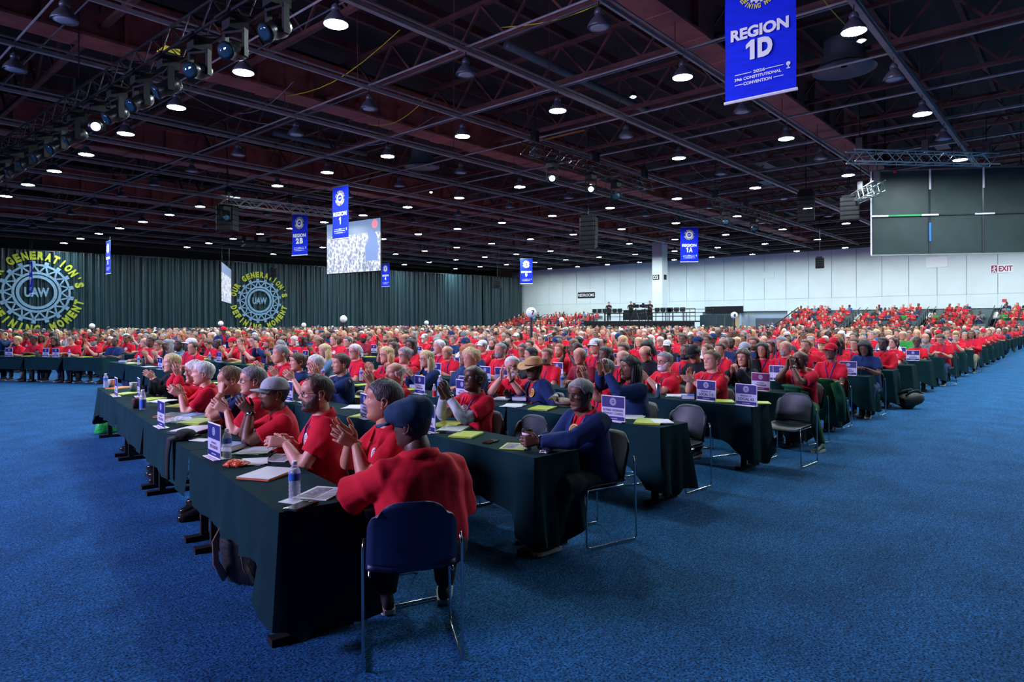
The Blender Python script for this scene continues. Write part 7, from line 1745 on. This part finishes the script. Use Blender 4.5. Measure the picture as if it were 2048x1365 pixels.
# front row
IT = [('water_bottle', 'water_bottle', 588, 1001, 0, 'nearest clear water bottle with blue label on the front table', 'bottle', None, 1.0),
      ('notepad', 'paper_slip', 581, 1003, .5, 'small pale paper slip under the nearest water bottle', 'paper', None, .7),
      ('phone', 'phone', 601, 1014, -1.05, 'dark phone lying at the near corner of the front table', 'phone', None, 1.15),
      ('brochure', 'brochure', 642, 988, -.9, 'printed brochure by the elbow at the front table end', 'brochure', None, .95),
      ('folder', 'folder', 535, 950, -.95, 'orange and white folder stack on the near front table', 'folder', [M_ORANGEF, M_PAPER, M_PAPER], 1.0),
      ('snack', 'snack_bag', 472, 932, -.7, 'crumpled orange snack bag on the front table', 'snack bag', None, 1.0),
      ('papers', 'papers', 505, 925, -.5, 'loose white printed papers behind the orange snack bag', 'papers', None, .8),
      ('brochure', 'brochure', 560, 917, -.8, 'open white brochure before the bearded person', 'brochure', None, .9),
      ('pen', 'pen', 545, 913, 1.0, 'thick black pen on the white brochure', 'pen', None, 1.4),
      ('water_bottle', 'water_bottle', 453, 918, 0, 'clear water bottle right of the blue name card, front table', 'bottle', None, 1.0),
      ('book', 'book', 462, 899, -.9, 'blue book behind the water bottle on the front table', 'book', None, .9),
      ('papers', 'notebook', 508, 903, -.7, 'white notebook with curled pages beside the blue book', 'notebook', None, 1.0),
      ('notepad', 'card_sheet', 402, 881, .6, 'blank white card sheet left of the blue name card', 'paper', None, 1.0),
      ('phone', 'phone', 382, 874, -.9, 'black phone on the front table before the black scarf', 'phone', None, 1.0),
      ('dark_folder', 'folder', 390, 862, -.85, 'dark folder block with white sheets on the front table', 'folder', None, 1.2),
      ('folder', 'folder', 396, 851, -.85, 'lime folder on the dark folder block', 'folder', None, 1.0),
      ('clear_bag', 'plastic_bag', 358, 846, -.8, 'crumpled clear plastic bag on the front table', 'bag', None, 1.0),
      ('book', 'book', 384, 838, -.9, 'blue and white book behind the clear plastic bag', 'book', None, 1.0),
      ('folder', 'folder', 345, 832, -.8, 'brown-orange folder stack before the white-haired person', 'folder', [M_ORANGEF, M_PAPER, M_DFOLD], 1.0),
      ('folder', 'folder', 365, 812, -.9, 'lime folder by the hands of the white-haired person', 'folder', None, .95),
      ('soda_bottle', 'soda_bottle', 285, 820, 0, 'soda bottle with tall blue label on the far half of front table', 'bottle', None, 1.05),
      ('paper_cup', 'paper_cup', 272, 817, 0, 'reddish paper cup left of the soda bottle', 'cup', [M_CUPBR], 1.0),
      ('papers', 'papers', 322, 803, -.9, 'white paper sheets spread behind the soda bottle', 'papers', None, 1.0),
      ('folder', 'folder', 300, 800, -.9, 'lime folder on the far half of front table, right one', 'folder', None, 1.0),
      ('folder', 'folder', 252, 789, -.9, 'lime folder under the white paper cup, far half of front table', 'folder', None, 1.0),
      ('paper_cup', 'paper_cup', 266, 783, 0, 'white paper cup among lime folders, right one', 'cup', None, 1.15),
      ('paper_cup', 'paper_cup', 223, 776, 0, 'white paper cup at the far end of front table', 'cup', None, 1.15),
      ('folder', 'folder', 240, 777, -.9, 'lime folder at the far end of front table', 'folder', [M_LIME, M_PAPER, M_ORANGEF], 1.0),
      ('water_bottle', 'water_bottle', 211, 776, 0, 'clear water bottle at the far end of front table', 'bottle', None, 1.0),
      # second row
      ('folder', 'folder', 897, 850, -1.0, 'lime folder right of the second-row name card', 'folder', None, 1.0), ('dark_folder', 'folder', 905, 861, -.9, 'dark folder under lime folder on the second-row table', 'folder', None, 1.0),
      ('folder', 'folder', 932, 871, -1.0, 'flat lime folder in front of the dark folder, second row', 'folder', None, .9), ('phone', 'phone', 981, 885, -1.2, 'phone in dark case on the second-row table', 'phone', None, .95),
      ('brochure', 'brochure', 1030, 894, -.9, 'printed brochure left of the coffee cup', 'brochure', [M_LIME], .9), ('foil', 'foil_wrapper', 1092, 904, .5, 'crumpled silver foil wrapper right of the coffee cup', 'wrapper', None, 1.0),
      ('folder', 'folder', 720, 795, -1.0, 'lime folder on the second-row table behind the bearded person', 'folder', None, 1.0), ('papers', 'papers', 712, 815, -.8, 'white papers on the second-row table by the name card', 'papers', None, 1.1),
      ('folder', 'folder', 722, 833, -1.0, 'small lime folder in front of the second-row name card', 'folder', None, .7),
      # third row
      ('folder', 'folder', 1297, 845, -1.0, 'lime folder on the third-row table at the aisle end', 'folder', None, 1.05), ('dark_folder', 'folder', 1322, 846, -.7, 'dark folder sticking out under the lime folder, third row', 'folder', None, .8), ('papers', 'papers', 1262, 836, -1, 'white papers behind the advisory council card', 'papers', None, 1.0),
      ('folder', 'folder', 1085, 818, -1.1, 'lime folder before the cowboy hat wearer', 'folder', None, 1.0), ('pen', 'wrapper_roll', 1070, 806, .4, 'orange wrapper stick on the third-row table', 'wrapper', [M_SNACK, M_SNACK], 1.6), ('book', 'book', 1042, 800, -.9, 'blue-covered thick book before the white-haired person', 'book', None, 1.15), ('papers', 'papers', 1025, 812, -1.0, 'pale papers left of the orange wrapper', 'papers', None, 1.0), ('dark_folder', 'folder', 1005, 800, -1.0, 'dark folder under a white box, third row', 'folder', None, 1.0),
      ('water_bottle', 'water_bottle', 880, 792, 0, 'tall water bottle on the third-row table left of the bald clapper', 'bottle', None, 1.25), ('soda_bottle', 'soda_bottle', 868, 795, 0, 'red-labelled bottle on the third-row table', 'bottle', [None, M_REDPL], .8), ('book', 'book', 838, 775, -1.0, 'blue book on the third-row table by the blond person', 'book', None, 1.2), ('water_bottle', 'water_bottle', 722, 762, 0, 'water bottle left of the blue cup, third row', 'bottle', None, 1.0), ('paper_cup', 'paper_cup', 735, 766, 0, 'blue paper cup on the third-row table', 'cup', [M_BLUELAB], 1.1),
      # fourth row and farther
      ('can', 'drink_can', 1315, 796, 0, 'tall silver drink can on the fourth-row table', 'can', None, 1.2), ('papers', 'papers', 1350, 792, -.9, 'rolled white papers right of the silver can', 'papers', None, 1.0), ('book', 'book', 1375, 797, -.9, 'blue book left of the Local 113 card', 'book', None, 1.0), ('folder', 'folder', 1448, 804, -.9, 'lime folder between the Local 113 and Local 62 cards', 'folder', None, .9), ('folder', 'folder', 1522, 807, -.9, 'lime folder right of the Local 62 card', 'folder', None, .8),
      ('folder', 'folder', 1665, 768, -.9, 'orange paper folder on the sixth-row table end', 'folder', [M_ORANGEF, M_PAPER, M_ORANGEF], 1.0), ('tumbler', 'flask', 1512, 741, 0, 'green flask on the sixth-row table', 'flask', [mat('flask_green', (.05, .11, .02), .4)], 1.2), ('tumbler', 'flask', 1357, 735, 0, 'dark blue flask on the fifth-row table', 'flask', [M_CARDBLUE], 1.2),
      ]
for kd, nm, px, py, rz, lb, ct, ms, sc in IT:
    p = T(px, py)
    if 'on the dark folder block' in lb: p.z += .03
    if 'thick black pen' in lb: p.z += .008
    if 'under the nearest water' in lb: p.z -= .004
    item(kd, nm, p, z0r + rz, lb, ct, ms, None, sc)
# the coffee cup in the second-row hand
f1, l1, r1 = J1; hp = MX.Translation(l1) @ MX.Rotation(r1, 4, 'Z'); w1 = hp @ f1.W[-1]; e1 = hp @ f1.E[-1]; dd = (w1 - e1); dd.z = 0; dd.normalize(); sd_ = V((-dd.y, dd.x, 0))
cp = w1 + dd * .085 - sd_ * .045; cp.z = TZ_ ; item('coffee_cup', 'coffee_cup', cp, 0, 'lidded coffee cup with brown sleeve held by the navy jacket person', 'coffee cup', None, None, 1.0)
# name cards
card('txtRETIRED WORKERS|ADVISORY COUNCIL', T(1226, 843), rowrz(2) + .05, 'blue name card lettered RETIRED WORKERS ADVISORY COUNCIL, third row')
card('txtREGION 1D|LOCAL 113', T(1412, 802), rowrz(3) - .12, 'blue name card of Local 113 before the pink-faced heavy person')
card('txtREGION 1D|LOCAL 62', T(1492, 812), rowrz(3) - .12, 'blue name card of Local 62 beside the empty aisle chair')
card('maroon', T(1521, 782), rowrz(4) - .1, 'maroon-tinted name card of Local 539 behind the Local 62 card')
card('plain', T(1562, 763), rowrz(5) - .1, 'blue name card on the sixth-row table behind the green cap')
for px, py, k, rz, lb in ((428, 916, 0, .07, 'nearest blue name card on the front table by the water bottle'), (322, 855, 0, .05, 'second blue name card on the front table by the clear bag'), (232, 793, 0, .0, 'third blue name card on the front table among lime folders'), (277, 794, 0, -.05, 'pale blue name card on the front table right of the lime folders'),
                          (729, 837, 1, -.2, 'blue name card on the second-row table left of the flat cap'), (857, 864, 1, -.17, 'blue name card on the second-row table right of the flat cap'), (932, 790, 2, .1, 'blue name card behind the bald clapper, third row')):
    card('plain', T(px, py), rowrz(k) + rz, lb)
ri = random.Random(8); NI = 0
for r in ROWS:
    if r.block in ('rear left', 'last', 'far left') or r.k > 15 or (r.block == 'right' and r.k < 1) or (r.block != 'right' and r.k > 5): continue
    y = .35 if r.block != 'right' or r.k > 4 else 3.0; n = {}
    if r.block == 'right' and r.k == 1: y = 4.2
    while y < r.L - .2:
        kd = ri.choice(('card', 'card', 'folder', 'papers', 'water_bottle', 'card', 'folder', 'paper_cup', 'book', 'tumbler')); x = .09 if kd == 'card' else ri.uniform(.14, .32); p = r.p(y, x, TZ_)
        if visible(p, 0) and NI < 260:
            i = n[kd] = n.get(kd, -1) + 1; wh = 'on %s, %s from aisle' % (r.word, ordw(i)); NI += 1
            if kd == 'card': card('plain' if ri.random() < .85 else 'maroon', p, r.rz + ri.uniform(-.1, .1), 'name card ' + wh, 'name cards on the tables')
            else:
                nm, lb, ct, gp = {'folder': ('folder', 'lime folder ', 'folder', 'folders on the tables'), 'papers': ('papers', 'white loose papers ', 'papers', 'papers on the tables'), 'water_bottle': ('water_bottle', 'clear water bottle ', 'bottle', 'bottles on the tables'), 'paper_cup': ('paper_cup', 'white paper cup ', 'cup', 'cups on the tables'), 'book': ('book', 'blue book ', 'book', 'books on the tables'), 'tumbler': ('flask', 'dark flask ', 'flask', 'flasks on the tables')}[kd]
                item(kd, nm, p, r.rz + ri.uniform(-.5, .5) if kd != 'folder' else r.rz + PI / 2 + ri.uniform(-.3, .3), lb + wh, ct, None, gp)
        y += ri.uniform(.28, .62) if r.k < 8 else ri.uniform(.5, 1.0)
# caps lying on tables
def lying_cap(px, py, c, label, band=None):
    e = empty('cap', T(px, py), rowrz(2) + .4); tag(e, label, 'cap')
    q = MB(); q.lathe([(.085, .0), (.092, .012), (.090, .035), (.118, .055), (.120, .068), (.09, .082), (.04, .088), (.001, .089)], n=22); 
    q.v = [(x, y * 1.2, z + .012 * y / .1) for x, y, z in q.v]; part('cap_crown', q, cloth(c), e, True)
    q = MB(); q.lathe([(.0935, .010), (.0925, .032)], n=22, cap=False); q.v = [(x, y * 1.2, z) for x, y, z in q.v]; part('cap_band', q, band or cloth(c), e, True)
    q = MB(); q.loft([[V((x, -.10 - t * .055 * (1 - (x / .095) ** 2), .016 - t * .012 + dz)) for x, dz in [(v, 0) for v in np.linspace(-.09, .09, 9)] + [(v, -.006) for v in np.linspace(.09, -.09, 9)]] for t in (0, .5, 1)]); part('cap_brim', q, cloth(c), e, True)
lying_cap(1128, 812, 'khaki', 'grey-khaki cap with dark band lying on the third-row table', M_BLACK)
lying_cap(1585, 783, 'kelly', 'green cap lying on the fifth-row table at the aisle end')
# dark scarf hanging over the front table's edge
r0 = RW[('right', 0)]; e = empty('black_scarf', at(345, 878, TH + .02), r0.rz); tag(e, 'black scarf hanging over the front edge of the front table', 'scarf')
q = MB(); q.loft([[V((x, y + w * s_, z)) for s_, x2 in ((-1, 0), (1, 0))] + [V((x - .014, y + w, z)), V((x - .014, y - w, z))] for x, y, z, w in ((.14, 0, .0, .10), (.04, .0, .012, .09), (-.02, 0, .0, .075), (-.035, .0, -.12, .07), (-.035, .01, -.24, .055), (-.03, .015, -.33, .05))]); part('hanging_cloth', q, cloth('black'), e, True)
q = MB(); q.sphere((.10, .02, .03), (.08, .12, .04), 12, 7); part('bunched_cloth', q, cloth('black'), e, True)
# striped cloth on the second-row table beside the grey-haired person
e = empty('striped_flag_cloth', T(747, 836), rowrz(1)); tag(e, 'small red and white striped cloth on the second-row table edge', 'cloth')
for i in range(6): q = MB(); q.box((-.03, -.09 + .03 * i, .03), (.03, .028, .075)); part('stripe', q, M_WHITE if i % 2 else M_REDPL, e)
# ------------------------------------------------------------------ bags on the floor
def backpack(pos, rz, label, s=1.0, flat=False, strap=True):
    e = empty('backpack', pos, rz); tag(e, label, 'bag'); e.scale = (s, s, s)
    M = MX.Rotation(math.radians(78), 4, 'X') if flat else MX.Rotation(math.radians(-12), 4, 'X')
    if flat: M = MX.Translation((0, 0, .13)) @ M
    rings = []
    for z, w, d in ((.0, .12, .07), (.02, .15, .10), (.12, .165, .12), (.26, .16, .115), (.36, .14, .10), (.43, .10, .07), (.455, .04, .03)):
        rings.append([M @ V((w * math.copysign(abs(math.cos(a)) ** .6, math.cos(a)), d * math.copysign(abs(math.sin(a)) ** .6, math.sin(a)), z)) for a in np.linspace(0, 2 * PI, 20, endpoint=False)])
    q = MB(); q.loft(rings); part('main_compartment', q, M_BACKPACK, e, True)
    q = MB(); q.loft([[M @ V((w * math.copysign(abs(math.cos(a)) ** .6, math.cos(a)), -.10 - d * max(-.2, math.sin(a)) , z)) for a in np.linspace(0, 2 * PI, 16, endpoint=False)] for z, w, d in ((.04, .09, .03), (.07, .12, .06), (.18, .12, .06), (.23, .10, .03))]); part('front_pocket', q, M_BACKPACK, e, True)
    for sx in (-.08, .08):
        q = MB(); q.tube([M @ V(p) for p in ((sx, .10, .40), (sx * 1.2, .16, .34), (sx * 1.3, .17, .2), (sx * 1.3, .12, .06))], (.025, .006), 6, up=V((1, 0, 0))); part('shoulder_strap', q, M_STRAP if strap else M_BACKPACK, e, True)
    q = MB(); q.tube([M @ V(p) for p in ((-.03, .06, .44), (-.02, .07, .49), (.02, .07, .49), (.03, .06, .44))], .008, 6); part('handle', q, M_BACKPACK, e, True)
g0 = at(472, 1172, 0); backpack((g0.x + .12, g0.y + .02, 0.01), r0.rz + 2.2, 'black backpack with pale straps under the near front table', 1.05)
backpack(at(1800, 818, 0), .8, 'black backpack lying flat in the aisle beside the row end', 1.0, True, False)
backpack(at(1775, 805, 0), .2, 'black backpack standing by the row end behind the flat one', 1.0, False, False)
backpack(at(1915, 748, 0), .5, 'small black backpack under an aisle chair far back', .9, False, False)
backpack(at(150, 748, 0), .5, 'black bag under the left section table', .9, False, False)
e = empty('shopping_bag', at(215, 866, 0), .3); tag(e, 'bright green plastic bag on the floor at the far end of front table', 'bag')
q = MB(); q.loft([[V((w * math.cos(a) * (1 + .08 * math.sin(3 * a + i)), d * math.sin(a), z)) for a in np.linspace(0, 2 * PI, 16, endpoint=False)] for i, (z, w, d) in enumerate(((0, .17, .1), (.03, .20, .12), (.15, .19, .10), (.26, .15, .05), (.33, .11, .02)))]); part('bag_body', q, M_GREENBAG, e, True)
for s_ in (-1, 1): q = MB(); q.tube([(-.05, .015 * s_, .33), (-.04, .02 * s_, .42), (.04, .02 * s_, .42), (.05, .015 * s_, .33)], (.012, .004), 6); part('handle', q, M_GREENBAG, e, True)
# green jacket hung over the chair of the person in green trousers
mj = HERO_SEATS[-2]; r4 = RW[('right', 4)]; p = mj + r4.nb * .33 - r4.u * .16; e = empty('green_jacket', (p.x, p.y, 0), r4.rz); tag(e, 'green track jacket hung over the aisle chair, sleeve hanging down', 'jacket')
q = MB(); q.loft([[V((x + .04 * math.cos(a) * k, .15 * math.sin(a) * k2, z)) for a in np.linspace(0, 2 * PI, 16, endpoint=False)] for x, z, k, k2 in ((0, .88, .5, .8), (.01, .84, 1, 1), (.03, .7, 1.1, 1.05), (.03, .5, 1.1, 1.0), (.04, .36, .9, .9))]); part('jacket_back', q, cloth('kelly'), e, True)
for i_, yy in enumerate((-.15, .12)):
    q = MB(); q.tube([(0, yy, .84), (.03, yy - .05, .66), (.05, yy - .07, .45), (.06, yy - .08, .28)], [.065, .07, .06, .05], 12); part('sleeve', q, cloth('kelly'), e, True)
print('items', NI)
